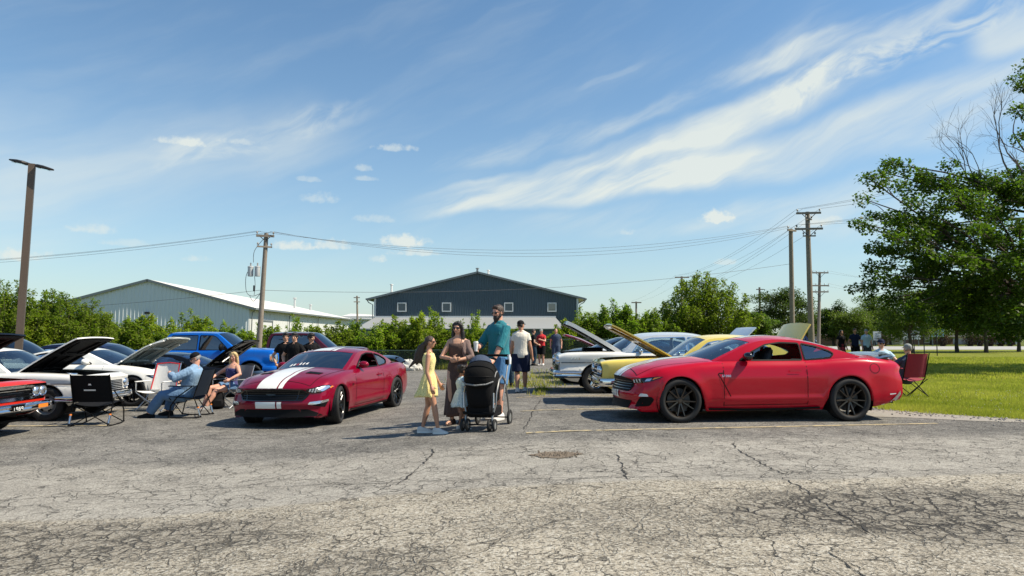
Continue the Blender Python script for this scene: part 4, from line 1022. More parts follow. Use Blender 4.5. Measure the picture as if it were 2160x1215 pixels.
def chain_fence():
    Y = 43.0; r = thing('chain_link_fence', 'low dark green chain link fence in front of the hedge', 'fence', (0, Y, 0)); xs = np.arange(-36, 6.6, 3.0)
    for x in xs: mb = MB(); mb.tube([(x,0,gz(x,Y)-.1),(x,0,gz(x,Y)+1.24)], .035, 8); mb.ell((x,0,gz(x,Y)+1.25), (.045,.045,.035), 8, 5); mb.build('post', M['fence_green'], r)
    for x in xs[:-1]:
        mb = MB(); mb.tube([(x,0,gz(x,Y)+1.2),(x+3,0,gz(x+3,Y)+1.2)], .026, 8); mb.build('top_rail', M['fence_green'], r)
        mb = MB(); mb.add([(x+.03,-.03,gz(x,Y)+.04),(x+2.97,-.03,gz(x+3,Y)+.04),(x+2.97,-.03,gz(x+3,Y)+1.19),(x+.03,-.03,gz(x,Y)+1.19)], [(0,1,2,3)]); mb.build('wire_mesh', M['chain'], r, smooth=False)
def chain_mat():
    m, nt, b, out = new_mat('chain_link'); L = nt.links; b.inputs['Base Color'].default_value = (.06,.09,.07,1); b.inputs['Metallic'].default_value = .3; b.inputs['Roughness'].default_value = .5
    tc = nn(nt, 'ShaderNodeTexCoord'); sp = nn(nt, 'ShaderNodeSeparateXYZ'); L.new(tc.outputs['Object'], sp.inputs[0]); fac = None
    for s in (1, -1):
        a = nn(nt, 'ShaderNodeMath', operation='MULTIPLY_ADD'); L.new(sp.outputs[2], a.inputs[0]); a.inputs[1].default_value = s; L.new(sp.outputs[0], a.inputs[2]); d = nn(nt, 'ShaderNodeMath', operation='PINGPONG'); L.new(a.outputs[0], d.inputs[0]); d.inputs[1].default_value = .04
        lt = nn(nt, 'ShaderNodeMath', operation='LESS_THAN'); L.new(d.outputs[0], lt.inputs[0]); lt.inputs[1].default_value = .005
        if fac is None: fac = lt.outputs[0]
        else: mx = nn(nt, 'ShaderNodeMath', operation='MAXIMUM'); L.new(fac, mx.inputs[0]); L.new(lt.outputs[0], mx.inputs[1]); fac = mx.outputs[0]
    L.new(fac, b.inputs['Alpha']); M['chain'] = m
chain_mat()
def pole(name, label, top, bot, Y, r0, r1, arms, mat_='wood', group=None, ins=True):
    """leaning wooden pole between two seen points; arms: (height below top in m, half length, thickness, skew)"""
    a, b = at(*bot, Y), at(*top, Y); d = (b-a).normalized(); g = a-d*((a.z-gz(a.x,Y)+.3)/d.z); r = thing(name, label, 'utility pole', (g.x, Y, g.z), 0, group); L = (b-g).length
    mb = MB(); mb.tube([d*(L*t) for t in np.linspace(0,1,7)], [r0+(r1-r0)*t for t in np.linspace(0,1,7)], 12); mb.build('pole', M[mat_], r); out = []
    for (h, hl, th, sk, bracket) in arms:
        c = d*(L-h); u = Vector((math.cos(sk), math.sin(sk), .0)); mb = MB(); mb.box(c+Vector((0,-r1-.04,0)), (2*hl, th*.8, th), rot=(0,0,sk)); ar = mb.build('crossarm', M['wood'], r, smooth=False)
        if bracket:
            mb = MB()
            for s in (-1,1): mb.tube([c+u*s*hl*.55+Vector((0,-r1-.05,-th*.4)), c+Vector((0,-r1-.02,-hl*.6))], .022, 5)
            mb.build('brace', M['dark_metal'], ar)
        if ins:
            for s in ((-.95,-.5,.5,.95) if hl > .9 else (-.9,.9)): mb = MB(); p = c+u*s*hl+Vector((0,-r1-.04,th*.5)); mb.lathe([(.015,0),(.015,.06),(.06,.08),(.045,.12),(.06,.14),(.03,.19),(0,.2)], 8, c=p); mb.build('insulator', M['ceramic'], ar)
        out.append([r.location+c+u*s*hl+Vector((0,-r1-.04,th*.5+.2)) for s in (-.95,-.5,.5,.95)])
    return r, out, d, L
def wire(label, p, q, sag, group=None, rad=.008, n=24):
    p, q = Vector(p), Vector(q); o = p.copy(); mb = MB(); mb.tube([p.lerp(q, i/n)-Vector((0,0,4*sag*(i/n)*(1-i/n)))-o for i in range(n+1)], rad, 5); w = mb.build('power_line', M['wire'], None); w.location = o; tag(w, label, 'power line', group); return w
def poles_and_wires():
    # lamp post
    Y = 19.0; a, b = at(42,700,Y), at(68,346,Y); d = (b-a).normalized(); g = a-d*((a.z-gz(a.x,Y)+.1)/d.z); r = thing('lamp_post', 'tall square bronze lamp post with two flat lamp heads', 'lamp post', (g.x,Y,g.z), 0); L = (b-g).length; Mz = Vector((0,0,1)).rotation_difference(d).to_matrix() @ Matrix.Rotation(R(28), 3, 'Z')
    mb = MB(); w = .088; ring = lambda h, s: [d*h+Mz @ Vector((x*s,y*s,0)) for x, y in ((-w,-w),(w,-w),(w,w),(-w,w))]; mb.loft([ring(0,1),ring(L,.94)]); mb.build('pole', M['bronze'], r, smooth=False); mb = MB(); mb.loft([ring(.0,2.4),ring(.1,2.4)]); mb.build('base_plate', M['bronze'], r, smooth=False)
    for (px, py, tx, ty) in ((62,346,20,337),(74,349,113,358)):
        p, q = at(px,py,Y)-g, at(tx,ty,Y)-g; p.y = q.y = 0; u = (q-p).normalized(); Lh = (q-p).length; n = Vector((0,0,1)); n = (n-u*n.dot(u)).normalized(); rings = []
        for t, hw, th in ((0,.03,.03),(.12,.05,.035),(.2,.15,.045),(.55,.16,.045),(.9,.10,.025),(1.0,.03,.01)): c = p+u*Lh*t; rings.append([c+Vector((0,1,0))*hw*x+n*th*z for x, z in ((-1,-.6),(-1,.4),(-.6,1),(.6,1),(1,.4),(1,-.6),(.6,-1),(-.6,-1))])
        mb = MB(); mb.loft(rings); h = mb.build('lamp_head', M['dark_metal'], r, sharp=50); mb = MB(); c = p+u*Lh*.5-n*.052; mb.box(c, (.3,.18,.012), rot=Matrix((u, Vector((0,1,0)), n)).transposed()); mb.build('lens', M['lens'], h, smooth=False)
    # pole with transformers
    r, A, d, L = pole('utility_pole', 'weathered wooden utility pole with two grey transformers', (562,492), (549,690), 40, .17, .12, [(.18,.50,.13,.25,True),(.82,.42,.09,.5,False)])
    for i, dx in enumerate((-.36,-.78)):
        c = d*(L-2.25)+Vector((dx*.95,-.1,0)); mb = MB(); mb.lathe([(0,-.30),(.15,-.30),(.16,-.27),(.16,.22),(.17,.23),(.17,.27),(.10,.31),(0,.32)], 18, c=c); t = mb.build('transformer', M['tank'], r)
        mb = MB(); mb.lathe([(.03,.3),(.05,.36),(.03,.40),(.05,.44),(.02,.5)], 8, c=c); mb.build('bushing', M['ceramic'], t)
    c = d*(L-2.25); mb = MB()
    for q in ([(0,0,2.0),(-.5,-.2,1.2),(-.55,-.2,.5)],[(-.72,-.1,.3),(-1.0,-.1,-.3),(-.95,-.1,-1.2),(-.6,-.1,-1.45),(-.15,-.1,-1.3)],[(-.5,-.1,-.3),(-.45,-.1,-.9),(-.5,-.1,-1.4)],[(-.15,-.1,-1.3),(-.3,-.1,-1.5),(-.55,-.1,-1.75),(-.75,-.1,-1.45)]): mb.tube(smooth_poly([c+Vector(x) for x in q], 5, False), .016, 5)
    mb.build('cable_drop', M['wire'], r); mb = MB(); mb.box(c+Vector((-.52,-.1,-1.0)), (.07,.07,.35)); mb.build('fuse', M['dark_metal'], r, smooth=False)
    TL = A[0]; TM = A[1]
    # pair of poles at right
    rA, AA, dA, LA = pole('utility_pole', 'shorter bare wooden pole, left of the two tall poles at right', (1668,483), (1671,668), 45, .17, .13, [(.12,.45,.11,.6,False)], group=None)
    rB, AB, dB, LB = pole('utility_pole', 'taller greenish wooden pole with two long crossarms at right', (1703,447), (1711,700), 42, .19, .13, [(.10,.72,.12,-.15,True),(.50,.22,.07,.3,False),(1.08,.80,.12,-.15,True),(1.52,.38,.08,-.1,False)])
    rC, AC, dC, LC = pole('utility_pole', 'distant wooden pole with three crossarms right of the tall pole', (1729,574), (1727,705), 86, .22, .15, [(.1,1.0,.16,0,True),(1.72,1.1,.16,0,False),(2.5,1.05,.16,0,True)])
    rD, AD, dD, LD = pole('utility_pole', 'distant pole top with one crossarm above the big round bush', (1438,583), (1438,690), 96, .20, .15, [(.15,1.0,.17,0,False),(2.0,.8,.15,0,False)], ins=False)
    rE, AE, dE, LE = pole('utility_pole', 'thin distant pole in front of the dark tree', (1602,606), (1603,690), 92, .18, .13, [(.3,.5,.12,0,False),(1.4,.7,.12,.4,False)], ins=False)
    rF, AF, dF, LF = pole('utility_pole', 'far small pole above the hedge left of the big round bush', (1342,636), (1342,690), 125, .2, .16, [(.2,.9,.2,0,False)], ins=False)
    rG, AG, dG, LG = pole('utility_pole', 'far small pole between the two halls', (753,624), (754,680), 112, .18, .14, [(.3,.5,.14,0,False),(1.0,.5,.14,.3,False)], ins=False)
    g1, g2, g3, g4 = 'wires leaving the transformer pole to the left', 'wires between the transformer pole and the right hand poles', 'wires running from the tall right hand pole to the upper right', 'wires running from the tall right hand pole to the far pole'
    UML = ('uppermost','middle','lowest')
    for i, (s, y) in enumerate(((0,541),(1,544),(3,551))): wire(UML[i]+' of the thin wires running left from the transformer pole', TL[s], at(-700,y+20,42), .8, g1)
    for i, s in enumerate((0,2,3)): wire(UML[i]+' of the long sagging wires between the transformer pole and the right hand pole', TL[s], AA[0][min(i,3)], 1.35+.18*i, g2)
    wire('low service wire crossing in front of the grey hall', at(551,612,40), at(1671,556,45), .75, None, .010); wire('low service wire left of the transformer pole', at(550,612,40), at(-700,660,42), .7, None, .010)
    for i, s in enumerate((0,1,3)): wire(UML[i]+' wire rising to the right from the top crossarm of the tall pole', AB[0][s], at(2260,300+8*s,38), .35, g3); wire(UML[i]+' wire rising to the right from the lower crossarm of the tall pole', AB[2][s], at(2260,372+9*s,38), .35, 'wires from the lower crossarm to the right')
    LMR = ('leftmost','middle','rightmost')
    for i, s in enumerate((0,1,3)): wire(LMR[i]+' wire falling left from the top crossarm of the tall pole to the far pole', AB[0][s], AD[0][s], .9, g4); wire(LMR[i]+' wire falling left from the lower crossarm of the tall pole to the far pole', AB[2][s], AD[1][s], .9, 'wires from the lower crossarm to the far pole')
    for i, s in enumerate((0,3)): wire(('left','right')[i]+' wire between the far pole and the smaller far pole', AD[0][s], AF[0][s], .5, 'wires between the two far poles at left'); wire(('upper','lower')[i]+' wire running right from the top of the distant three arm pole', AC[0][s], at(2200,600+6*s,86), .8, 'wires right of the distant pole'); wire(('upper','lower')[i]+' faint wire running right from the middle arm of the distant pole', AC[1][s], at(2200,640+5*s,86), .8, 'lower wires right of the distant pole')
    for px, y0, y1, Y in ((1929,708,745,52),(1950,708,747,50),(1977,706,747,50)):
        p = at(px,y1,Y); z = at(px,y0,Y).z; q = thing('marker_post', {1929:'thin black post on the lawn nearest the maroon chair',1950:'thin black post on the lawn, middle of the three',1977:'thin black post on the lawn, furthest right of the three'}[px], 'post', (p.x,Y,gz(p.x,Y)), 0, 'thin black posts on the lawn'); mb = MB(); mb.tube([(0,0,-.1),(0,0,z)], .035, 8); mb.build('shaft', M['post_black'], q); mb = MB(); mb.box((0,0,z+.03), (.10,.10,.09)); mb.build('post_cap', M['post_black'], q, smooth=False)
def far_places():
    def house(name, label, px0, px1, ytop, Y, wall, roof, hip=.35):
        x0, x1 = xat(px0,Y,715), xat(px1,Y,715); z = zat(ytop,Y); zw = z*.62; D = 9; r = thing(name, label, 'house', ((x0+x1)/2,Y,0)); h = (x1-x0)/2; mb = MB(); mb.box((0,D/2,zw/2), (2*h,D,zw)); wl = mb.build('wall', wall, r, smooth=False)
        mb = MB(); e = .5; mb.add([(-h-e,-e,zw-.1),(h+e,-e,zw-.1),(h+e,D+e,zw-.1),(-h-e,D+e,zw-.1),(-h+h*hip,D/2,z),(h-h*hip,D/2,z)], [(0,1,5,4),(1,2,5),(2,3,4,5),(3,0,4),(3,2,1,0)]); mb.build('roof', roof, r, smooth=False)
        n = max(2, int(2*h/3)); 
        for i in range(n):
            x = -h+2*h*(i+.5)/n; mb = MB(); mb.box((x,-.05,zw*.55), (1.1,.14,1.1)); w = mb.build('window', M['trim_white'], r, smooth=False); mb = MB(); mb.box((x,-.10,zw*.55), (.85,.10,.85)); mb.build('pane', M['dark_glass'], w, smooth=False)
    house('brick_house', 'low brick house with a brown roof behind the two tall poles', 1690, 1800, 692, 118, M['brick'], M['shingle']); house('brick_house', 'pale brick bungalow behind the right hand lawn signs', 1935, 2010, 700, 128, M['brick'], M['shingle']); house('bungalow', 'white bungalow far right behind the lawn shrubs', 2040, 2150, 700, 130, M['trim_white'], M['shingle']); house('bungalow', 'grey bungalow beyond the road behind the three standing people', 1850, 1905, 702, 126, M['white_metal'], M['shingle'])
    v = make_van('parked_van', 'dark navy van with pale lettering parked behind the tall poles', M['navy_paint']); place(v.root, (xat(1722,100),100), 0); v.root.location.z = 0
    def sign(name, label, px, y0, y1, w, Y, m, txt=False):
        p = xat(px,Y); z1, z0 = zat(y0,Y), zat(y1,Y); r = thing(name, label, 'sign', (p,Y,0)); mb = MB(); mb.box((0,0,(z0+z1)/2), (w,.12,z1-z0)); bd = mb.build('board', m, r, smooth=False)
        for s in (-1,1): mb = MB(); mb.tube([(s*w*.4,.05,0),(s*w*.4,.05,z1)], .07, 8); mb.build('leg', M['gutter'], r)
        mb = MB()
        for k in range(3): mb.box((0,-.07,z0+(z1-z0)*(.25+.25*k)), (w*(.7-.1*k),.01,(z1-z0)*.08))
        mb.build('stripe', M['gutter'], bd, smooth=False)
    sign('lawn_sign', 'white lawn sign board beyond the road, left of the blue one', 1925, 697, 716, 2.6, 104, M['trim_white']); sign('lawn_sign', 'pale blue lawn sign board on two legs', 1980, 694, 710, 1.9, 104, M['sign_blue']); sign('lawn_sign', 'small white sign board beside the three standing people', 1852, 699, 718, 1.2, 104, M['trim_white'])
def make_van(name, label, pm):
    c = make_suv(name, label, pm, pm, H=2.0, cat='van'); mb = MB(); c.mb = mb
    for sg in ('L','R'): c.patch(sg, [(2.4,.80),(3.2,.80),(3.2,.92),(2.4,.92)], .01, .3, into=mb)
    mb.build('lettering', M['white_stripe'], c.root, smooth=False); return c
M['sign_blue'] = mat('sign_blue', (.30,.55,.62), .5)
def boulders():
    for i, (px, Y, s) in enumerate(((862,41.5,.9),(878,42.0,.6),(848,41.2,.45))):
        x = xat(px,Y); mb = MB(); mb.ell((0,0,.25*s), (.75*s,.5*s,.45*s), 14, 9); rr = random.Random(i); mb.v = [tuple(Vector(v)*(1+rr.uniform(-.14,.14))) for v in mb.v]; o = mb.build('boulder', M['boulder'], None, smooth=False); o.location = (x,Y,gz(x,Y)); tag(o, ('large pale lump of concrete by the fence behind the burgundy coupe','pale lump of concrete right of the largest one','small pale lump of concrete left of the largest one')[i], 'boulder', 'pale concrete lumps by the fence')
M['boulder'] = mat('pale_concrete', (.55,.53,.48), .9, var=.2, nscale=4, bump=.5, bscale=12)
# ------------------------------------------------------------------ trees and bushes
def leaves(P, size, name, m, parent=None, droop=.3, aspect=.55, seed=0):
    """one little folded leaf blade per point"""
    r = np.random.default_rng(seed); n = len(P); P = np.asarray(P, float); a = r.uniform(0, 2*np.pi, n); el = r.normal(-droop, .55, n); s = size*r.uniform(.6, 1.35, n)
    d = np.stack([np.cos(a)*np.cos(el), np.sin(a)*np.cos(el), np.sin(el)], 1); up = np.stack([r.normal(0,.45,n), r.normal(0,.45,n), np.ones(n)], 1); q = np.cross(d, up); q /= np.linalg.norm(q, axis=1)[:,None]+1e-9
    b = P; t = P+d*s[:,None]; w = q*(s*aspect*.5)[:,None]; md = P+d*(s*.5)[:,None]; V = np.stack([b, md-w, t, md+w], 1).reshape(-1,3); F = np.arange(4*n).reshape(-1,4)
    return fast_mesh(name, V, F, m, parent, attr=np.repeat(np.clip(r.beta(2,2,n),0,1), 4))
def bush_mesh(h, w, shoots, per, leaf, m, seed, spiky=.35):
    r = random.Random(seed); g = np.random.default_rng(seed); pts = []; mb = MB()
    for k in range(shoots):
        a = r.uniform(0, 2*math.pi); q = r.random()**.6; hx, hy = math.cos(a)*w*.5*q, math.sin(a)*w*.4*q; hh = h*(1-.45*q*q)*r.uniform(.70,1.0+spiky*.3)
        P = [Vector((hx*.25,hy*.25,0)), Vector((hx*.6,hy*.6,hh*.45)), Vector((hx*.95+r.gauss(0,.08),hy*.95,hh*.8)), Vector((hx*1.05+r.gauss(0,.15),hy+r.gauss(0,.1),hh))]
        C = smooth_poly([tuple(p) for p in P], 6, False); C = [Vector(c) for c in C]; mb.tube(C[::3], np.linspace(.022,.006,len(C[::3])).tolist(), 5)
        for j in range(per):
            t = r.random()**.75; c = C[min(int(t*(len(C)-1)), len(C)-1)]; rad = (.34*(1-t)**.7+.08)*(.6+.5*w/2.5); o = g.normal(0, 1, 3); o /= np.linalg.norm(o)+1e-9; o *= rad*r.random()**.45; pts.append((c.x+o[0], c.y+o[1], max(.05, c.z+o[2]*.9)))
    return pts, mb
def make_bush(name, h, w, shoots, per, leaf, m, seed, spiky=.35, cat='bush'):
    r = thing(name, 'x', cat); pts, mb = bush_mesh(h, w, shoots, per, leaf, m, seed, spiky); leaves(pts, leaf, 'foliage', m, r, seed=seed); mb.build('stem', M['bark'], r); return r
def grow(base, ends, r0, m, parent, name='branch', seed=1, wob=.06):
    """limbs from a base line out to the given points"""
    rr = random.Random(seed); mb = MB()
    for (p, q, ra, rb) in ends:
        p, q = Vector(p), Vector(q); L = (q-p).length; mid = [p.lerp(q, t)+Vector((rr.gauss(0,wob*L*.5), rr.gauss(0,wob*L*.5), wob*L*math.sin(math.pi*t)*rr.uniform(.2,1.6))) for t in (.3,.65)]; C = smooth_poly([tuple(x) for x in (p, *mid, q)], 4, False); mb.tube(C, np.linspace(ra, rb, len(C)).tolist(), 7)
    return mb.build(name, m, parent)
def crown_tree(name, label, x, Y, h, w, z0, m, seed, leaf=.16, n=9000, trunk=.16, group=None, lobes=16, cat='tree', flat=.8, dense=1.0, z=None):
    """tree with trunk, limbs and a crown of leaf clumps at the ends of the limbs"""
    r = thing(name, label, cat, (x, Y, gz(x, Y) if z is None else z), 0, group); rr = random.Random(seed); g = np.random.default_rng(seed); ends, pts = [], []; tz = z0+(h-z0)*.35
    mb = MB(); mb.tube([(0,0,-.1),(rr.gauss(0,.05),rr.gauss(0,.05),z0*.6),(rr.gauss(0,.12),rr.gauss(0,.1),tz),(0,0,h*.8)], [trunk*1.3,trunk,trunk*.8,trunk*.25], 10); mb.build('trunk', M['bark'], r)
    per = int(n/(lobes*5))
    for k in range(lobes):
        a = 2*math.pi*(k+rr.random()*.7)/lobes*3.0; u = (k+.5)/lobes; zz = z0+(h-z0)*(.12+.80*u); rad = w*.5*math.sqrt(max(.05, 1-((u-.38)/.68)**2))*rr.uniform(.72,1.05); e = Vector((math.cos(a)*rad*.8, math.sin(a)*rad*.75*flat, zz)); b = Vector((0,0,min(tz*rr.uniform(.75,1.25), zz-.1))); ends.append((b, e, trunk*.42, trunk*.08))
        for j in range(5):
            c = e.lerp(b, rr.uniform(0,.38))+Vector((rr.gauss(0,w*.085), rr.gauss(0,w*.085), rr.gauss(0,(h-z0)*.05))); s = np.array((w*.115, w*.115*flat, (h-z0)*.068))*rr.uniform(.7,1.25)*dense; o = g.normal(0,1,(per,3)); o /= np.linalg.norm(o,axis=1)[:,None]; o *= g.uniform(.2,1,(per,1))**.5; pts.append(np.array(c)+o*s)
    grow(None, ends, 0, M['bark'], r, 'limbs', seed); leaves(np.concatenate(pts), leaf, 'crown', m, r, seed=seed); return r
def big_maple():
    x, Y = xat(2235, 29), 29.0; r = thing('maple_tree', 'large dark green maple with bare dead limbs at the right edge', 'tree', (x, Y, gz(x,Y))); rr = random.Random(11); g = np.random.default_rng(11); S = 1450/29.0
    def L(px, py, dy=0.0): p = at(px, py, Y+dy); return Vector((p.x-x, dy, p.z))
    mb = MB(); mb.tube([(0,0,-.1),(-.05,0,.8),(-.35,.05,1.9),(-.9,.1,2.9)], [.42,.34,.30,.24], 12); mb.tube([(-.1,0,1.0),(.35,.1,2.4),(.9,.2,4.2),(.8,.3,7.0),(.4,.3,9.8)], [.30,.26,.22,.15,.06], 10); tr = mb.build('trunk', M['bark'], r)
    ends, pts, leafc = [], [], []
    hub = [Vector((-.9,.1,2.9)), Vector((-.4,.05,2.0)), Vector((.6,.1,3.2)), Vector((.9,.2,4.6)), Vector((.85,.3,6.4))]
    # what the limbs reach, by eye from the photograph: left limbs, then the unseen right side
    tg = [(1830,375,-1),(1822,420,.5),(1870,365,1.5),(1905,350,-.5),(1950,372,1),(2000,385,-2),(1815,470,-1.5),(1860,455,2.5),(1920,430,-2),(1985,440,1.5),(1835,560,-.5),(1830,600,1.5),(1870,580,-2.5),(1875,630,-1.5),(1900,520,3),(1940,500,-3),(1960,585,2),(1930,640,-3),(1985,650,-1),(1880,500,-3.5),(2030,420,-1),(2060,380,2),(2090,440,-3),(2040,520,3.5),(2030,590,-3.5),(2080,640,-3),(2120,400,0),(2150,470,-4),(2140,560,-4.5),(2150,640,-4),(2165,350,2),(2145,232,0),(2160,180,1),(2170,140,-.5),(2110,500,5),(2100,600,5),(2180,380,-3),(2010,660,2),(2060,680,-1.5),(1840,520,1),(1960,480,4),(2060,480,-4.5),(2000,540,-5),(2125,665,1),(2150,690,-3),(2070,560,1),(1990,500,0),(2095,380,-1)]
    tg += [(2275+rr.uniform(0,400), 210+rr.uniform(0,460), rr.uniform(-5,5)) for _ in range(40)]
    for i, (px, py, dy) in enumerate(tg):
        e = L(px, py, dy); b = min(hub, key=lambda q: (q-e).length+(2.0 if q.z > e.z+.6 else 0)*1.0); ends.append((b, e, .085, .016)); n_ = (b-e); 
        for j in range(8 if py > 300 else 3):
            t = rr.uniform(0,.42)*(j > 0); c = e+n_*t+Vector((rr.gauss(0,.42),rr.gauss(0,.45),rr.gauss(0,.26)))*(j > 0); leafc.append(c); ends.append((e+n_*(t+.12), c, .018, .007))
    for c in leafc:
        n = 150; s = np.array((rr.uniform(.34,.58), rr.uniform(.34,.58), rr.uniform(.22,.42))); o = g.normal(0,1,(n,3)); o /= np.linalg.norm(o,axis=1)[:,None]; o *= g.uniform(.1,1,(n,1))**.5; pts.append(np.array(c)+o*s)
    grow(None, ends, 0, M['bark'], r, 'limbs', 3, .05); leaves(np.concatenate(pts), .128, 'crown', M['leaf_maple'], r, droop=.25, aspect=.8, seed=5)
    # dead limbs, forked again and again
    mb = MB()
    def fork(p, d, ln, ra, k):
        C = [p]
        for i in range(3): d = (d+Vector((rr.gauss(0,.13), rr.gauss(0,.10), rr.gauss(.02,.12)))).normalized(); C.append(C[-1]+d*ln/3)
        mb.tube(C, np.linspace(ra, ra*.55, 4).tolist(), 5)
        if k: 
            for i in range(rr.choice((2,3,3))): q = C[rr.choice((1,2,3,3))]; a = rr.uniform(-.75,.75); dd = (Matrix.Rotation(a, 3, 'Y') @ d+Vector((0,rr.gauss(0,.25),.08))).normalized(); fork(q, dd, ln*rr.uniform(.55,.8), ra*.5, k-1)
    for (px, py, tx, ty, dy) in ((2165,430,2000,335,0),(2150,400,2050,270,1),(2170,380,2110,280,-1),(2120,440,1995,350,.5),(2190,340,2095,250,.6)):
        p = L(px,py,dy); q = L(tx,ty,dy); fork(p, (q-p).normalized(), (q-p).length*.62, .05, 4)
    mb.build('dead_limbs', M['bark_dead'], r)
M['bark'] = mat('bark', (.075,.058,.045), .95, var=.3, nscale=14, bump=.5, bscale=30); M['bark_dead'] = mat('bark_dead', (.15,.13,.115), .95, var=.3, nscale=14)
M['leaf_maple'] = leaf_mat('maple_leaf', (.032,.062,.010), (.13,.18,.022), .5); M['leaf_hedge'] = leaf_mat('hedge_leaf', (.125,.18,.014), (.36,.42,.05), .58); M['leaf_hedge_dark'] = leaf_mat('hedge_leaf_dark', (.090,.14,.014), (.24,.30,.04), .55); M['leaf_dark'] = leaf_mat('dark_tree_leaf', (.028,.055,.012), (.085,.125,.022), .42); M['leaf_mid'] = leaf_mat('mid_tree_leaf', (.060,.105,.018), (.17,.21,.036), .45); M['leaf_red'] = leaf_mat('red_shrub_leaf', (.05,.025,.02), (.12,.06,.045), .3)
def plants():
    H = [make_bush('hedge_bush', 3.2, 2.8, 44, 210, .15, M['leaf_hedge'], 21, .1), make_bush('hedge_bush', 2.8, 3.0, 46, 200, .15, M['leaf_hedge_dark'], 22, .0), make_bush('hedge_bush', 3.6, 2.4, 36, 210, .14, M['leaf_hedge'], 23, .4), make_bush('hedge_bush', 3.0, 3.4, 52, 200, .15, M['leaf_hedge_dark'], 24, .1)]
    hh = [3.2, 2.8, 3.6, 3.0]; used = [False]*4
    #       px, top y, Y, width factor, kind, where
    L = [(222,652,45,1.15,0,'below the left slope of the white hall'),(268,660,44.5,1.1,1,'below the peak of the white hall'),(318,655,46,1.1,0,'below the white hall, left of its lamp'),(352,692,45,.9,1,'low, behind the lifted hood of the white compact'),(398,660,45,1.1,2,'behind the front seat window of the blue pickup'),(436,662,45.5,1.0,0,'behind the roof of the blue pickup'),(472,676,45,1.0,1,'behind the windshield of the blue pickup'),(508,690,44.5,1.0,0,'left of the transformer pole'),(548,686,46,.9,2,'at the foot of the transformer pole'),(584,680,45,.9,0,'left of the maroon pickup roof'),(622,668,46,.8,2,'behind the maroon pickup roof'),(652,680,45.5,.9,0,'behind the maroon pickup windshield'),(700,676,45,1.1,3,'behind the maroon pickup hood'),(738,662,46,1.0,1,'right of the maroon pickup'),(772,700,44.6,1.0,3,'left corner of the grey hall, low'),(808,670,45,1.1,0,'below the first window of the grey hall'),(846,664,45.5,1.15,3,'under the leftmost grey hall window'),(884,652,45,1.0,0,'just left of the girl in yellow'),(914,655,45.8,.9,2,'above the girl in yellow'),(952,664,45,1.1,1,'behind the woman in brown'),(1004,662,46,.85,2,'between the woman in brown and the tall man'),(1048,680,45,1.0,0,'behind the tall man in teal'),(1086,692,45.4,.9,2,'above the man in cream'),(1128,706,45,1.0,1,'behind the man in black'),(1166,704,45,1.0,3,'behind the man in slate blue'),(1196,668,45,1.0,0,'at the right end of the lean to roof'),(1232,655,45.6,1.05,2,'below the right eave of the grey hall'),(1262,640,45,1.0,1,'right of the grey hall'),(1296,628,45,1.05,3,'tallest right of the grey hall'),(1330,646,44.6,1.0,0,'above the raised yellow hood'),(1362,640,45,1.0,1,'behind the fifties car roof'),(1390,660,44.5,1.0,3,'left foot of the big round bush')]
    for (px, ty, Y, wf, k, where) in L:
        b = H[k] if not used[k] else copy_tree(H[k]); used[k] = True; x = xat(px,Y); z0 = gz(x,Y)-.05; s = (zat(ty,Y)-z0)/(hh[k]*1.0); b.location = (x,Y,z0); b.scale = (wf*1.22,wf*1.0,s); b.rotation_euler = (0,0,(px*1.7)%6.28); tag(b, 'leafy bush of the hedge, '+where, 'bush', 'bushes of the overgrown hedge')
    B = make_bush('round_bush', 5.4, 7.2, 150, 260, .18, M['leaf_hedge_dark'], 31, .5); x = xat(1492,46); B.location = (x,46,-.1); B.scale = (.92,.9,(zat(592,46)+.1)/5.4); tag(B, 'big round bush rising behind the yellow car', 'bush')
    for i, (px, ty, Y, w, m, lab) in enumerate(((12,588,38,4.2,'leaf_hedge_dark','tall thin leaved tree at the left edge behind the lamp post'),(112,606,40,4.6,'leaf_hedge_dark','dense bushy tree just right of the lamp post'),(172,626,41,4.0,'leaf_hedge_dark','bushy tree in front of the left end of the white hall'),(66,650,39,3.4,'leaf_hedge','lower bright bush at the foot of the lamp post'),(-40,600,39,5,'leaf_hedge_dark','bushy tree cut by the left edge'))):
        x = xat(px,Y); z0 = gz(x,Y); h = zat(ty,Y)-z0; b = make_bush('tall_shrub', h, w, 110, 220, .14, M[m], 40+i, .1); b.location = (x,Y,z0-.05); tag(b, lab, 'shrub', 'shrubs at the left end of the hedge')
    big_maple()
    T = [('shade_tree',1655,600,88,8.5,1.5,'leaf_dark','round dark tree behind the two tall poles'),('shade_tree',1760,636,110,5.2,.6,'leaf_dark','dark conical tree beyond the road'),('shade_tree',1800,648,106,7.5,1.0,'leaf_mid','rounded mid green tree behind the three standing people'),('shade_tree',1846,618,112,8.5,1.5,'leaf_mid','tall loose tree left of the big maple'),('shade_tree',1925,596,58,6.0,.9,'leaf_maple','young maple under the big maple, its trunk by the white lawn sign'),('shade_tree',2020,590,62,7.5,1.1,'leaf_maple','young maple right of the blue lawn sign'),('shade_tree',2081,575,60,8.0,1.1,'leaf_maple','young maple under the right part of the big maple'),('shade_tree',2150,570,64,9.0,1.0,'leaf_dark','dark tree at the right edge under the big maple'),('shade_tree',1965,640,120,9,1.0,'leaf_mid','bright tree beyond the road between the young maples'),('shade_tree',2060,640,124,9,1.0,'leaf_mid','bright tree beyond the road at far right'),('shade_tree',1705,655,120,7,.5,'leaf_mid','small tree beside the dark van'),('shade_tree',1590,655,70,4.5,.5,'leaf_mid','low tree in front of the round dark tree'),('shade_tree',2140,650,122,10,1.0,'leaf_mid','bright tree beyond the road at the right edge'),('shade_tree',1880,650,122,9,.8,'leaf_dark','dark tree beyond the road behind the small sign')]
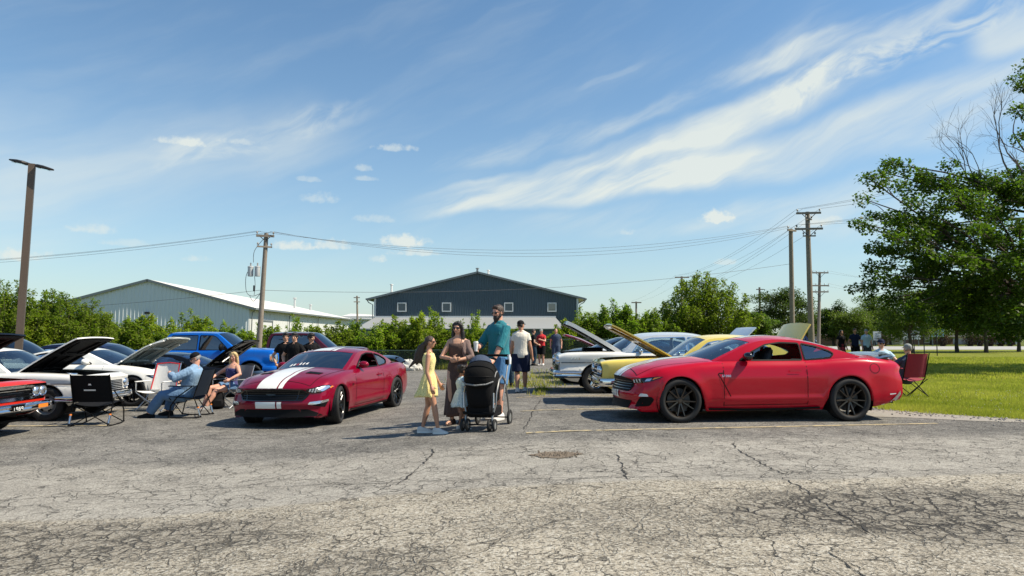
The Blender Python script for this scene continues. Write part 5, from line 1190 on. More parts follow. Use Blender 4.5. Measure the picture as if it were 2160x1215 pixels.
    for i, (nm, px, ty, Y, w, z0, m, lab) in enumerate(T): x = xat(px,Y); h = zat(ty,Y)-gz(x,Y); crown_tree(nm, lab, x, Y, h, w, z0, M[m], 60+i, leaf=.16 if Y < 70 else .26, n=15000 if Y < 70 else 15000, trunk=.15 if Y < 70 else .2, lobes=20, dense=1.4)
    # reddish shrubs on the verge
    p = None
    for i, px in enumerate((1865,1990,2048,2068,2090,2112,2132)):
        Y = 103+i%3; b = make_bush('verge_shrub', 1.7, 1.9, 26, 60, .14, M['leaf_red'], 90, .5) if p is None else copy_tree(p); p = p or b; x = xat(px,Y); b.location = (x,Y,0); b.scale = (1+.1*(i%3),)*3; tag(b, ('low reddish shrub beside the small white sign','low reddish shrub by the blue lawn sign')[i] if i < 2 else 'low reddish shrub on the far verge, %s from the right'%('fifth','fourth','third','second','first')[i-2], 'shrub', 'reddish shrubs on the far verge')
    # far wood closing the horizon
    P = []; g = np.random.default_rng(8)
    for x0 in np.arange(-330, 330, 5.0):
        Y = 205+g.uniform(-15,15); h = g.uniform(4.5,8.5); o = g.normal(0,1,(420,3)); o /= np.linalg.norm(o,axis=1)[:,None]; P.append(np.array((x0,Y,h*.45))+o*np.array((4.6,3.5,h*.55)))
    tag(leaves(np.concatenate(P), .75, 'far_woodland', M['leaf_mid'], seed=9), kind='stuff')
def modern_coupe_spec():
    return dict(L=4.78,
        shoulder=[(0,.70),(.10,.735),(.3,.79),(.6,.85),(1.0,.905),(1.4,.94),(2.0,.95),(3.0,.955),(3.5,.985),(3.9,1.0),(4.35,.975),(4.68,.93),(4.78,.86)],
        deck=[(0,.70),(.06,.765),(.2,.835),(.5,.905),(.9,.965),(1.45,1.005),(2.2,1.01),(3.6,1.02),(4.0,1.03),(4.5,1.035),(4.72,.985),(4.78,.86)],
        plan=[(0,.86),(.12,.895),(.4,.925),(.95,.945),(1.6,.93),(2.6,.925),(3.3,.945),(3.75,.958),(4.3,.93),(4.65,.885),(4.78,.84)],
        side=[(-.2,.12),(0,.07),(.10,.045),(.22,.022),(.36,.010),(.5,.004),(.66,.0),(.80,.012),(.90,.035),(.96,.065),(1,.10)],
        bottom=[(0,.20),(.08,.165),(.5,.165),(1.3,.175),(3.2,.19),(4.1,.23),(4.78,.33)], zlow=.18,
        arches=[(.84,.345,.378),(3.66,.345,.380)], flare=.016, sweep_f=.30, sweep_r=.20, sweep_len=.68, sweep_pow=2.3,
        nose=[(.05,-.03),(.15,-.035),(.22,.0),(.32,.015),(.42,-.01),(.50,.01),(.60,.05),(.70,.03),(.80,.05)],
        tail=[(.2,.13),(.36,.04),(.45,.0),(.62,.01),(.78,.05),(.88,.0),(1.0,.03)],
        crease=[(1.35,3.1,.795,.80,-.014,.02),(1.5,3.35,.335,.36,.030,.032),(1.4,3.4,.26,.27,-.014,.03)],
        hood=(.20,1.36,.66,.10), trunk=(4.02,4.66,.62), door=(1.56,2.955), door_low=.10, handle_z=.80, cabin=(1.44,3.9),
        cant=[(1.46,.942),(1.80,1.10),(2.12,1.235),(2.35,1.285),(2.62,1.302),(2.95,1.283),(3.3,1.215),(3.65,1.115),(4.05,1.0)],
        header=2.14, rear_header=3.10, glass_end=3.92, bow=(.20,.10,0,-.05,-.16), tumble=(.34,.30), taper_r=.12, pillar_cols=1, rear_cols=1,
        windows=[[(1.88,.968),(2.10,1.098),(2.36,1.216),(2.62,1.252),(2.94,1.240),(2.94,.970)],[(2.975,1.236),(3.2,1.194),(3.44,1.116),(3.51,1.07),(3.44,1.01),(2.985,.972)]],
        bulge=[(.45,1.5,0,.42,.018)], drive=-1)

def coupe_common(c, pm, wheels, track=0.0, steer=0.0, glass=None, open_front=False):
    c.make_house(); c.bvh(); c.shell(pm); c.window_parts(pm, glass or M['glass'], M['black'], open_front=open_front); c.tub(); c.seats(2.15, M['interior']); c.wells()
    c.mirrors(1.98, 1.0, wheels.get('mirror', pm)); ring_of_wheels(c, .345, .27, .262, wheels['style'], wheels['mat'], track, steer)
    sk = MB()
    for sg in ('L','R'): c.strip(sg, [(1.30,.215),(1.9,.20),(2.6,.205),(3.22,.225)], .035, .025, into=sk)
    sk.build('sill_skirt', M['black'], c.root)

def tri_bars(c, mode, pts, into, m):
    for p in pts: c.patch(mode, p, .012, .03, into=into, m=m)

def stripes(c, xh, xr, zb):
    for (y0, y1) in ((-.11,.28),(-.22,-.138)):
        for md, a, b, off in (('T',.06,xh,.004),('T',xr,3.05,.004),('T',4.05,4.66,.004),('F',zb,.465,.005),('F',.18,.205,.05)):
            st = MB(); q = [(a,y0),(a,y1),(b,y1),(b,y0)] if md == 'T' else [(y0,a),(y1,a),(y1,b),(y0,b)]; c.patch(md, q, off if md == 'T' else off+.008, .035 if md == 'F' else .06, into=st)
            if md == 'T' and a < .1: c.patch('F', [(y0,.70),(y1,.70),(y1,.775),(y0,.775)], .006, .035, into=st)
            if st.f: st.build('racing_stripe', M['white_stripe'], c.root)

def red_coupe():
    sp = modern_coupe_spec(); c = Car(sp); pm = M['red_paint']
    c.root = thing('sports_coupe', 'bright red sports coupe side on with dark ten spoke wheels and black mirrors', 'car'); c.root.scale = (.98,1,1)
    coupe_common(c, pm, dict(style='ten', mat=M['dark_rim'], mirror=M['gloss_black']), .0, 0.0, open_front=True)
    # front face
    g = MB(); c.patch('F', round_poly([(-.60,.66),(-.66,.56),(-.58,.47),(.58,.47),(.66,.56),(.60,.66),(.3,.70),(-.3,.70)], .05), .006, .05, into=g)
    gr = g.build('grille', M['black'], c.root)
    b = MB()
    for z in (.51,.55,.59,.63): c.strip('F', [(-.6,z),(.6,z)], .010, .014, into=b)
    b.build('grille_bar', M['gloss_black'], gr, smooth=False)
    lo = MB(); c.patch('F', [(-.55,.20),(.55,.20),(.62,.33),(-.62,.33)], .006, .06, into=lo); lo.build('lower_intake', M['black'], c.root)
    for sg in ('DL','DR'):
        v = MB(); c.patch(sg, round_poly([(.60,.24),(.86,.26),(.93,.36),(.90,.405),(.74,.405),(.66,.33)], .03), .007, .03, into=v); v.build('brake_vent', M['black'], c.root)
        h = MB(); c.patch(sg, round_poly([(.52,.625),(.60,.600),(.86,.632),(1.06,.715),(.98,.722),(.74,.695),(.55,.665)], .015), .006, .025, into=h); hl = h.build('headlight', M['gloss_black'], c.root)
        q = MB()
        for k in range(3): a = .575+.065*k; c.patch(sg, [(a,.612+.012*k),(a+.022,.612+.012*k),(a+.010,.665+.008*k),(a-.018,.66+.008*k)], .014, .02, into=q)
        q.build('running_light', M['white_plate'], hl, smooth=False)
        q = MB(); c.patch(sg, round_poly([(.79,.642),(.87,.65),(.90,.69),(.82,.683)], .01), .012, .02, into=q); q.build('lamp', M['lamp_in'], hl)
        q = MB(); c.patch(sg, [(.90,.664),(.96,.69),(1.02,.713),(.93,.70)], .012, .02, into=q); q.build('turn_signal', M['amber'], hl, smooth=False)
        f = MB(); c.patch(sg, round_poly([(.70,.408),(.86,.41),(.84,.45),(.74,.455)], .015), .010, .03, into=f); f.build('fog_light', M['white_plate'], c.root)
    # splitter, stripes
    t = MB(); c.strip('F', [(-.80,.175),(-.4,.170),(.4,.170),(.80,.175)], .05, .04, into=t)
    for sg in ('DL','DR'): c.strip(sg, [(.55,.178),(.95,.185)], .05, .03, into=t)
    t.build('splitter', M['black'], c.root)
    stripes(c, 1.26, 2.16, .36)
    # side: fender vent crease with its shadow painted as a black strip, side scoop edge, badge, fuel door, side markers
    for sg in ('L','R'):
        k = MB(); c.strip(sg, [(1.56,.772),(1.48,.770),(1.465,.755),(1.56,.60),(1.67,.405)], .015, .005, into=k); k.build('fender_vent_shadow', M['black'], c.root, smooth=False)
        k = MB(); d0 = 1.53 if sg == 'R' else 1.53
        letters = {'G':[((0,1),(0,0)),((0,0),(.6,0)),((.6,0),(.6,.5)),((0,1),(.6,1))],'T':[((0,1),(.6,1)),((.3,1),(.3,0))],'3':[((0,1),(.6,1)),((.6,1),(.6,0)),((0,.5),(.6,.5)),((0,0),(.6,0))],'5':[((.6,1),(0,1)),((0,1),(0,.5)),((0,.5),(.6,.5)),((.6,.5),(.6,0)),((.6,0),(0,0))],'0':[((0,0),(0,1)),((0,1),(.6,1)),((.6,1),(.6,0)),((.6,0),(0,0))]}
        x = 0
        for chx in 'GT350':
            for (a, b_) in letters[chx]:
                P = [((d0+(x+p[0])*.030) if sg == 'R' else (d0+.18-(x+p[0])*.030), .715+p[1]*.026) for p in (a, b_)]; c.strip(sg, P, .007, .006, into=k)
            x += 1.0
        k.build('badge', M['alu'], c.root, smooth=False)
        k = MB(); th = np.linspace(0, 2*math.pi, 25)
        if sg == 'R': c.strip(sg, [(4.10+.085*math.cos(a), .84+.075*math.sin(a)) for a in th], .008, .003, into=k); k.build('fuel_door', M['black'], c.root, smooth=False)
        k = MB(); c.patch(sg, round_poly([(4.36,.415),(4.48,.425),(4.48,.44),(4.36,.435)], .006), .008, .03, into=k); k.build('side_marker', M['white_plate'], c.root)
        k = MB(); c.patch(sg, [(4.06,.235),(4.36,.30),(4.50,.42),(4.56,.48),(4.57,.42),(4.50,.34),(4.36,.25),(4.08,.20)], .02, .04, into=k); k.build('rear_skirt', M['alu'], c.root)
    # rear: lights and wing
    for sy in (1,-1):
        k = MB()
        for i in range(3): y = sy*(.42+.11*i); c.patch('B', [(y,.70),(y+.07*sy,.71),(y+.07*sy,.86),(y,.85)], .008, .04, into=k)
        k.build('tail_light', M['red_lens'], c.root, smooth=False)
    k = MB(); c.patch('B', [(-.5,.2),(.5,.2),(.6,.42),(-.6,.42)], .01, .08, into=k); k.build('diffuser', M['black'], c.root)
    w = MB(); rings = []
    for y in np.linspace(-.80,.80,17):
        zz = 1.075-.06*(abs(y)/.8)**3; x0 = 4.50-.16*(abs(y)/.8)**2
        rings.append([(x0-.12,y,zz-.035),(x0+.02,y,zz-.002),(x0+.16,y,zz+.012),(x0+.16,y,zz+.0),(x0+.0,y,zz-.03)])
    w.loft(rings); 
    for y in (-.62,.62): w.box((4.45,y,1.01),(.14,.03,.09))
    w.build('spoiler', M['gloss_black'], c.root)
    return c

def burgundy_coupe():
    sp = modern_coupe_spec(); c = Car(sp); pm = M['burgundy_paint']
    c.root = thing('striped_coupe', 'burgundy sports coupe with off centre white racing stripes and turned front wheels', 'car')
    coupe_common(c, pm, dict(style='y', mat=M['black_rim']), .0, R(15), glass=M['tint'], open_front=True)
    g = MB(); c.patch('F', round_poly([(-.56,.665),(-.68,.60),(-.60,.48),(.60,.48),(.68,.60),(.56,.665),(.3,.685),(-.3,.685)], .05), .006, .05, into=g)
    gr = g.build('grille', M['black'], c.root)
    b = MB(); c.strip('F', [(-.56,.66),(-.66,.60),(-.58,.49),(.58,.49),(.66,.60),(.56,.66),(.3,.68),(-.3,.68)], .018, .016, into=b, close=True)
    for y in (-.48,.48): c.strip('F', [(y,.5),(y*1.06,.66)], .02, .014, into=b)
    for z in (.53,.57,.61,.65): c.strip('F', [(-.58,z),(.58,z)], .006, .012, into=b)
    b.build('grille_frame', M['gloss_black'], gr, smooth=False)
    b = MB(); c.patch('F', [(-.10,.575),(.02,.56),(.10,.60),(.06,.62),(-.04,.61),(-.09,.60)], .02, .03, into=b); b.build('emblem', M['black_rim'], gr, smooth=False)
    lo = MB(); c.patch('F', round_poly([(-.62,.20),(.62,.20),(.50,.335),(-.50,.335)], .03), .006, .06, into=lo); lo.build('lower_intake', M['black'], c.root)
    for sg in ('DL','DR'):
        h = MB(); c.patch(sg, round_poly([(.545,.675),(.53,.645),(.62,.605),(.80,.615),(1.03,.70),(.96,.735),(.80,.728),(.66,.70)], .015), .006, .025, into=h); hl = h.build('headlight', M['gloss_black'], c.root)
        q = MB(); c.patch(sg, round_poly([(.70,.625),(.83,.635),(.99,.70),(.95,.722),(.80,.712),(.71,.68)], .02), .011, .02, into=q); q.build('lamp', M['lamp_in'], hl)
        q = MB()
        for k in range(3): a = .575+.045*k; c.patch(sg, [(a,.632-.006*k),(a+.026,.628-.006*k),(a+.045,.682+.006*k),(a+.018,.678+.006*k)], .014, .02, into=q)
        q.build('running_light', M['white_plate'], hl, smooth=False)
        q = MB(); c.patch(sg, [(.98,.672),(1.06,.70),(1.02,.712),(.97,.69)], .010, .02, into=q); q.build('turn_signal', M['amber'], hl, smooth=False)
        f = MB(); c.patch(sg, round_poly([(.55,.415),(.58,.455),(.93,.488),(.94,.452),(.62,.405)], .012), .010, .03, into=f); f.build('fog_light', M['lamp_in'], c.root)
        v = MB(); c.patch(sg, [(.60,.40),(.92,.445),(.86,.36),(.74,.375)], .007, .03, into=v); v.build('brake_vent', M['black'], c.root)
        v = MB(); c.patch(sg, [(.47,.205),(.83,.21),(.73,.26),(.56,.33),(.44,.335)], .004, .03, into=v); v.build('bumper_wing', M['black'], c.root)
    t = MB(); c.strip('F', [(-.86,.165),(-.4,.155),(.4,.155),(.86,.165)], .06, .06, into=t)
    for sg in ('DL','DR'): c.strip(sg, [(.5,.163),(.98,.175)], .06, .045, into=t)
    t.build('splitter', M['black'], c.root)
    stripes(c, 1.24, 2.10, .355)
    for sy in (1,-1):
        k = MB(); c.patch('T', [(.62,sy*.34),(.66,sy*.60),(.80,sy*.62),(.78,sy*.36)], .006, .04, into=k); k.build('hood_vent', M['black'], c.root)
    for sg in ('L','R'):
        k = MB(); x = 1.36
        for (a, b_) in (((0,1),(0,0)),((0,0),(.6,0)),((.6,0),(.6,.5)),((0,1),(.6,1)),((1,1),(1.6,1)),((1.3,1),(1.3,0))):
            P = [((x+p[0]*.045) if sg == 'R' else (x+.08-p[0]*.045), .66+p[1]*.035) for p in (a, b_)]; c.strip(sg, P, .011, .006, into=k)
        k.build('badge', M['black'], c.root, smooth=False)
    # pale lettering banner on the inside of the glass
    k = MB()
    for i, (w, col) in enumerate(((.05,0),(.05,0),(.05,1),(.04,0),(.04,0),(.05,0))):
        y = .42-.068*i; k.cur = 1 if col else 0; c.patch('T', [(1.40+.008*(i%2),y),(1.40,y-w),(1.50,y-w*.8),(1.50-.02*(i%3),y-.01)], .001, .02, into=k)
    k.build('sticker', [M['white_plate'], M['red_lens']], c.root, smooth=False)
    w = MB(); rings = []
    for y in np.linspace(-.82,.82,17):
        zz = 1.13-.13*(abs(y)/.82)**6; x0 = 4.50-.12*(abs(y)/.82)**2
        rings.append([(x0-.14,y,zz-.03),(x0+.02,y,zz+.006),(x0+.18,y,zz+.02),(x0+.18,y,zz-.012),(x0+.0,y,zz-.035)])
    w.loft(rings)
    for y in (-.66,.66): w.box((4.45,y,1.05),(.16,.03,.13))
    w.build('spoiler', M['gloss_black'], c.root)
    for sy in (1,-1):
        k = MB()
        for i in range(3): y = sy*(.42+.11*i); c.patch('B', [(y,.70),(y+.07*sy,.71),(y+.07*sy,.86),(y,.85)], .008, .04, into=k)
        k.build('tail_light', M['red_lens'], c.root, smooth=False)
    return c
paint('red_paint', (.46,.001,.016), .0, .3); paint('burgundy_paint', (.21,.001,.019), .15, .28)
def round_lamp(c, y, z, r, parent=None, double=False):
    """round headlamp: chrome ring, reflector and lens"""
    p = c.cast('F', y, z, .0); mb = MB(); X = p.x-.03
    mb.lathe([(r*1.18,.05),(r*1.18,.0),(r*1.05,-.012),(r*.98,.006)], 20, 'x', c=(X,y,z), m=0)
    h = mb.build('headlight', M['chrome'], c.root)
    k = MB(); k.lathe([(r*.98,.006),(r*.8,-.012),(r*.45,-.022),(0,-.026)], 20, 'x', c=(X,y,z)); k.build('lamp', M['lamp_in'], h); return h
def bumper_bar(c, z, h, end, xo=-.07, mat_='chrome', name='front_bumper', wrap=.45, rear=False, depth=.09, dip=0.0):
    """plated bar that follows the nose and turns round the corners"""
    W = end; pts = []
    for y in np.linspace(-W, W, 27):
        q = c.cast('B' if rear else 'F', y*.985, z+dip*0, 0.0); x = (q.x if q else (c.L if rear else 0.0)); pts.append((x, y))
    x0 = [p[0] for p in pts]; sg = 1 if rear else -1; xe = x0[0]
    line = [Vector((xe-sg*wrap, -W-.05, z)), Vector((xe-sg*wrap*.4, -W-.06, z))]+[Vector((x+sg*(-xo)*1.0, y, z-dip*(1-(abs(y)/W)**2))) for x, y in pts]+[Vector((xe-sg*wrap*.4, W+.06, z)), Vector((xe-sg*wrap, W+.05, z))]
    mb = MB(); rings = []; k = len(line)
    for i, p in enumerate(line):
        t = (line[min(i+1,k-1)]-line[max(i-1,0)]).normalized(); nr = Vector((-t.y, t.x, 0)).normalized()*(1 if not rear else -1); d = depth/2
        rings.append([p-nr*d+Vector((0,0,h*.5)), p+nr*d*.3+Vector((0,0,h*.5)), p+nr*d+Vector((0,0,h*.22)), p+nr*d*.75, p+nr*d+Vector((0,0,-h*.22)), p+nr*d*.3-Vector((0,0,h*.5)), p-nr*d-Vector((0,0,h*.5))])
    mb.loft(rings); return mb.build(name, M[mat_], c.root, sharp=50)
def classic_spec(**kw):
    d = dict(L=5.05, shoulder=[(0,.84),(.3,.88),(1.5,.91),(3.0,.91),(4.4,.90),(5.05,.84)], deck=[(0,.84),(.08,.885),(.3,.91),(1.7,.955),(3,.95),(4.2,.955),(4.9,.92),(5.05,.84)],
        plan=[(0,.90),(.15,.93),(.9,.955),(2.5,.965),(4.0,.955),(4.9,.93),(5.05,.90)],
        side=[(-.2,.12),(0,.085),(.12,.045),(.35,.010),(.6,.0),(.82,.004),(.93,.018),(1,.045)], bottom=[(0,.42),(.25,.30),(.6,.26),(4.2,.26),(4.7,.33),(5.05,.42)], zlow=.24,
        arches=[(.95,.335,.385),(3.90,.335,.36)], flare=.006, sweep_f=.05, sweep_r=.05, sweep_len=.5, sweep_pow=2.0, crown_pow=2.6,
        nose=[(.2,.06),(.45,.02),(.7,.04),(.86,.0),(1.0,.0)], tail=[(.2,.08),(.5,.0),(.9,.02)],
        hood=(.14,1.62,.70,.03), trunk=(4.05,4.85,.70), door=(1.82,3.15), handle_z=.80, handle_mat=M['chrome'], cabin=(1.72,3.95),
        cant=[(1.72,.905),(2.02,1.12),(2.26,1.265),(2.5,1.318),(2.9,1.328),(3.3,1.30),(3.65,1.20),(4.0,1.02),(4.2,.91)], header=2.28, rear_header=3.42, glass_end=4.1,
        bow=(.14,.08,0,-.04,-.10), tumble=(.26,.22), taper_r=.08, pillar_cols=1, rear_cols=2,
        windows=[[(1.90,.925),(1.93,.95),(2.30,1.225),(2.5,1.262),(3.08,1.262),(3.08,.925)],[(3.12,1.258),(3.35,1.225),(3.55,1.13),(3.62,.99),(3.6,.925),(3.12,.925)]], bulge=[], drive=-1)
    d.update(kw); return d
def finish(c, pm, wh, glass=None, trim='chrome', seats=True, open_front=False, mir=None, seatm=None, lining=None):
    c.make_house(); c.bvh(); c.shell(pm); c.window_parts(pm, glass or M['glass'], M[trim] if trim else None, open_front=open_front); c.tub(m=lining); c.wells()
    cb = c.sp['cabin'][0]
    if seats: c.seats(cb+.75, seatm or M['interior'], ztop=float(c.zbelt(cb+1))+.12, heads=c.sp.get('heads', False))
    if mir: c.mirrors(cb+.35, float(c.zs(cb+.35))+.04, mir, size=(.10,.13,.10), out=.06)
    ring_of_wheels(c, *wh)
def arch_trim(c, m, w=.02):
    mb = MB()
    for (xc, zc, r) in c.arch:
        for sg in ('L','R'): c.strip(sg, [(xc+(r+.012)*math.cos(a), zc+(r+.012)*math.sin(a)) for a in np.linspace(.12, math.pi-.12, 20)], w, .006, into=mb)
    mb.build('arch_trim', m, c.root, smooth=False)
def side_strip(c, pts, m, w=.03, name='side_trim'):
    mb = MB()
    for sg in ('L','R'): c.strip(sg, pts, w, .010, into=mb)
    return mb.build(name, m, c.root, smooth=False)

def yellow_classic():
    c = Car(classic_spec(hood_open=1, trunk_open=1)); pm = M['yellow_paint']
    c.root = thing('muscle_car', 'yellow classic hardtop with raised hood and raised trunk lid behind the red coupe', 'car'); c.root.scale = (.945,1,1)
    finish(c, pm, (.335,.22,.20,'five',M['chrome']), open_front=True, mir=M['chrome'], lining=M['interior'])
    c.bay(M['rust_orange']); c.open_lid('hood', 29, pm, M['yellow_under'], M['yellow_under']); c.open_lid('trunk', 62, pm, pm, name='trunk_lid')
    g = MB(); c.patch('F', round_poly([(-.80,.55),(.80,.55),(.84,.80),(-.84,.80)], .04), .006, .07, into=g); gr = g.build('grille', M['black'], c.root)
    b = MB()
    for z in (.60,.68,.76): c.strip('F', [(-.80,z),(.80,z)], .012, .016, into=b)
    c.strip('F', [(-.80,.55),(.80,.55),(.84,.80),(-.84,.80)], .014, .016, into=b, close=True); b.build('grille_bar', M['chrome'], gr, smooth=False)
    for y in (.50,.70): round_lamp(c, y, .68, .075); round_lamp(c, -y, .68, .075)
    bumper_bar(c, .45, .15, .90, xo=-.03, wrap=.3, depth=.06); bumper_bar(c, .50, .15, .90, xo=-.06, rear=True, name='rear_bumper')
    for sg in ('L','R'):
        k = MB()
        for x in (.62,.70): c.strip(sg, [(x,.70),(x+.05,.755)], .012, .008, into=k); c.strip(sg, [(x+.05,.70),(x,.755)], .012, .008, into=k)
        k.build('badge', M['chrome'], c.root, smooth=False)
    side_strip(c, [(.55,.30),(4.6,.30)], M['chrome'], .02); arch_trim(c, M['chrome'], .012)
    for sy in (1,-1):
        k = MB(); c.patch('B', [(sy*.35,.62),(sy*.85,.62),(sy*.85,.78),(sy*.35,.78)], .01, .08, into=k); k.build('tail_light', M['red_lens'], c.root)
    return c

def white_fifties():
    c = Car(classic_spec(L=5.30, hood_open=1, trunk_open=1,
        shoulder=[(0,.90),(.25,.95),(1.0,.965),(1.6,.95),(3.2,.93),(4.3,.95),(5.1,.93),(5.3,.84)], deck=[(0,.90),(.10,.965),(.4,1.0),(1.7,1.03),(3,1.0),(4.3,1.0),(5.0,.94),(5.3,.84)],
        plan=[(0,.93),(.2,.955),(.9,.975),(2.5,.985),(4.3,.98),(5.1,.95),(5.3,.88)], side=[(-.2,.12),(0,.08),(.12,.04),(.30,.0),(.44,-.012),(.52,.020),(.60,.028),(.8,.01),(.93,.015),(1,.05)],
        arches=[(.93,.335,.385),(3.98,.335,.36)], hood=(.10,1.60,.72,.03), trunk=(4.25,5.1,.70), door=(1.85,3.2), cabin=(1.66,4.15), heads=False,
        cant=[(1.60,.95),(1.78,1.14),(1.98,1.29),(2.25,1.372),(2.8,1.395),(3.3,1.38),(3.75,1.28),(4.1,1.12),(4.32,.96)], header=2.0, rear_header=3.55, glass_end=4.25, bow=(.24,.10,0,-.08,-.24),
        windows=[[(1.80,.965),(2.02,1.245),(2.3,1.315),(3.10,1.335),(3.10,.965)],[(3.16,1.332),(3.4,1.305),(3.72,1.17),(3.85,1.0),(3.82,.965),(3.16,.965)]]))
    pm = M['cream_paint']; c.root = thing('fifties_car', 'white fifties hardtop with chrome bumper and raised hood, nose towards the aisle', 'car')
    finish(c, pm, (.335,.20,.205,'five',M['chrome']), mir=M['chrome'])
    c.roof.data.materials[0] = M['silver_white']
    c.bay(M['alu'], 'box', M['black'], dz=.13); c.open_lid('hood', 31, pm, M['black'], th=.085); c.open_lid('trunk', 50, M['silver_white'], M['black'], name='trunk_lid')
    g = MB(); c.patch('F', round_poly([(-.62,.52),(.62,.52),(.66,.66),(-.66,.66)], .03), .006, .07, into=g); gr = g.build('grille', M['black'], c.root)
    b = MB()
    for z in (.55,.59,.63): c.strip('F', [(-.62,z),(.62,z)], .014, .02, into=b)
    b.build('grille_bar', M['chrome'], gr, smooth=False)
    for y in (.62,.80): round_lamp(c, y, .79, .07); round_lamp(c, -y, .79, .07)
    bumper_bar(c, .46, .17, .93, xo=-.08, wrap=.5, depth=.13); bumper_bar(c, .50, .15, .90, xo=-.06, rear=True, name='rear_bumper')
    side_strip(c, [(.10,.735),(1.6,.735),(3.2,.72)], M['chrome'], .016)
    for sg in ('L','R'):
        for i in range(3):
            k = MB(); x = .34+.085*i; c.patch(sg, [(x,.80),(x+.022,.80),(x+.03,.855),(x+.012,.855)], .012, .03, into=k); k.build('fender_ornament', M['chrome'], c.root, smooth=False)
    arch_trim(c, M['cream_paint'], .02); return c

def white_compact():
    c = Car(classic_spec(L=4.65, hood_open=1, shoulder=[(0,.80),(.2,.86),(1.4,.90),(3.0,.90),(4.1,.88),(4.65,.80)], deck=[(0,.80),(.08,.855),(.3,.89),(1.5,.94),(3,.93),(4.2,.92),(4.65,.80)],
        plan=[(0,.84),(.15,.865),(.9,.89),(2.5,.895),(3.9,.89),(4.65,.84)], side=[(-.2,.12),(0,.08),(.12,.04),(.35,.006),(.58,.0),(.66,.016),(.74,.018),(.86,.004),(.94,.016),(1,.045)],
        bottom=[(0,.40),(.25,.29),(.6,.25),(3.9,.25),(4.3,.32),(4.65,.42)], arches=[(.72,.32,.375),(3.55,.32,.35)], hood=(.12,1.42,.66,.03), trunk=(3.85,4.5,.66), door=(1.62,2.75), cabin=(1.52,3.7),
        cant=[(1.52,.90),(1.80,1.11),(2.02,1.255),(2.25,1.315),(2.7,1.33),(3.1,1.30),(3.45,1.18),(3.75,1.0),(3.88,.90)], header=2.04, rear_header=3.2, glass_end=3.8,
        windows=[[(1.70,.92),(2.08,1.225),(2.25,1.26),(2.72,1.265),(2.72,.92)],[(2.78,1.262),(3.1,1.225),(3.3,1.12),(3.4,.98),(3.38,.92),(2.78,.92)]]))
    pm = M['white_paint']; c.root = thing('compact_classic', 'white sixties compact with black lined hood raised behind the empty black camp chair', 'car')
    finish(c, pm, (.32,.20,.195,'rally',M['steel_grey']), mir=None, seatm=M['interior'])
    c.bay(M['engine'], cm=M['chrome']); c.open_lid('hood', 34, pm, M['black'])
    g = MB(); c.patch('F', round_poly([(-.58,.50),(.58,.50),(.58,.72),(-.58,.72)], .03), .006, .07, into=g); gr = g.build('grille', M['black'], c.root)
    b = MB()
    for z in (.53,.565,.60,.635,.67,.70): c.strip('F', [(-.58,z),(.58,z)], .010, .02, into=b)
    b.build('grille_bar', M['chrome'], gr, smooth=False)
    for y in (.70,-.70): round_lamp(c, y, .64, .085)
    bumper_bar(c, .42, .13, .84, xo=-.06); bumper_bar(c, .46, .13, .84, xo=-.06, rear=True, name='rear_bumper')
    side_strip(c, [(.10,.70),(1.3,.705),(4.3,.70)], M['steel_grey'], .028)
    return c

def orange_classic():
    c = Car(classic_spec(hood_open=1)); pm = M['orange_paint']
    c.root = thing('orange_muscle_car', 'orange red sixties muscle car with raised black lined hood at the left edge', 'car')
    finish(c, pm, (.335,.23,.20,'five',M['chrome']), mir=None); c.roof.data.materials[0] = M['white_paint']
    c.bay(M['engine'], cm=M['engine']); c.open_lid('hood', 31, M['black_paint'], M['black'])
    g = MB(); c.patch('F', round_poly([(-.86,.58),(.86,.58),(.88,.82),(-.88,.82)], .04), .006, .07, into=g); gr = g.build('grille', M['black'], c.root)
    b = MB()
    for z in (.62,.66,.70,.74,.78): c.strip('F', [(-.50,z),(.50,z)], .012, .02, into=b)
    c.strip('F', [(-.52,.60),(.52,.60),(.52,.80),(-.52,.80)], .022, .024, into=b, close=True); c.strip('F', [(-.86,.585),(.86,.585),(.88,.82),(-.88,.82)], .02, .014, into=b, close=True)
    b.build('grille_bar', M['chrome'], gr, smooth=False)
    for y in (.62,.79): round_lamp(c, y, .70, .078); round_lamp(c, -y, .70, .078)
    bumper_bar(c, .47, .13, .92, xo=-.07, depth=.12); bumper_bar(c, .50, .15, .90, xo=-.06, rear=True, name='rear_bumper')
    k = MB(); c.patch('F', [(-.16,.40),(.16,.40),(.16,.52),(-.16,.52)], .14, .08, into=k); pl = k.build('licence_plate', M['gloss_black'], c.root)
    k = MB(); seg = {'1':[((.3,1),(.3,0))],'9':[((.6,0),(.6,1)),((.6,1),(0,1)),((0,1),(0,.5)),((0,.5),(.6,.5))],'6':[((.6,1),(0,1)),((0,1),(0,0)),((0,0),(.6,0)),((.6,0),(.6,.5)),((.6,.5),(0,.5))]}
    for i, ch in enumerate('1969'):
        for a, b_ in seg[ch]: c.strip('F', [(.115-(i+p[0])*.058, .445+p[1]*.04) for p in (a, b_)], .010, .15, into=k)
    k.build('number', M['white_plate'], pl, smooth=False)
    for y in (.62,-.62):
        k = MB(); c.patch('F', [(y-.13,.435),(y+.13,.435),(y+.13,.49),(y-.13,.49)], .135, .08, into=k); k.build('turn_signal', M['amber'], c.root)
    return c

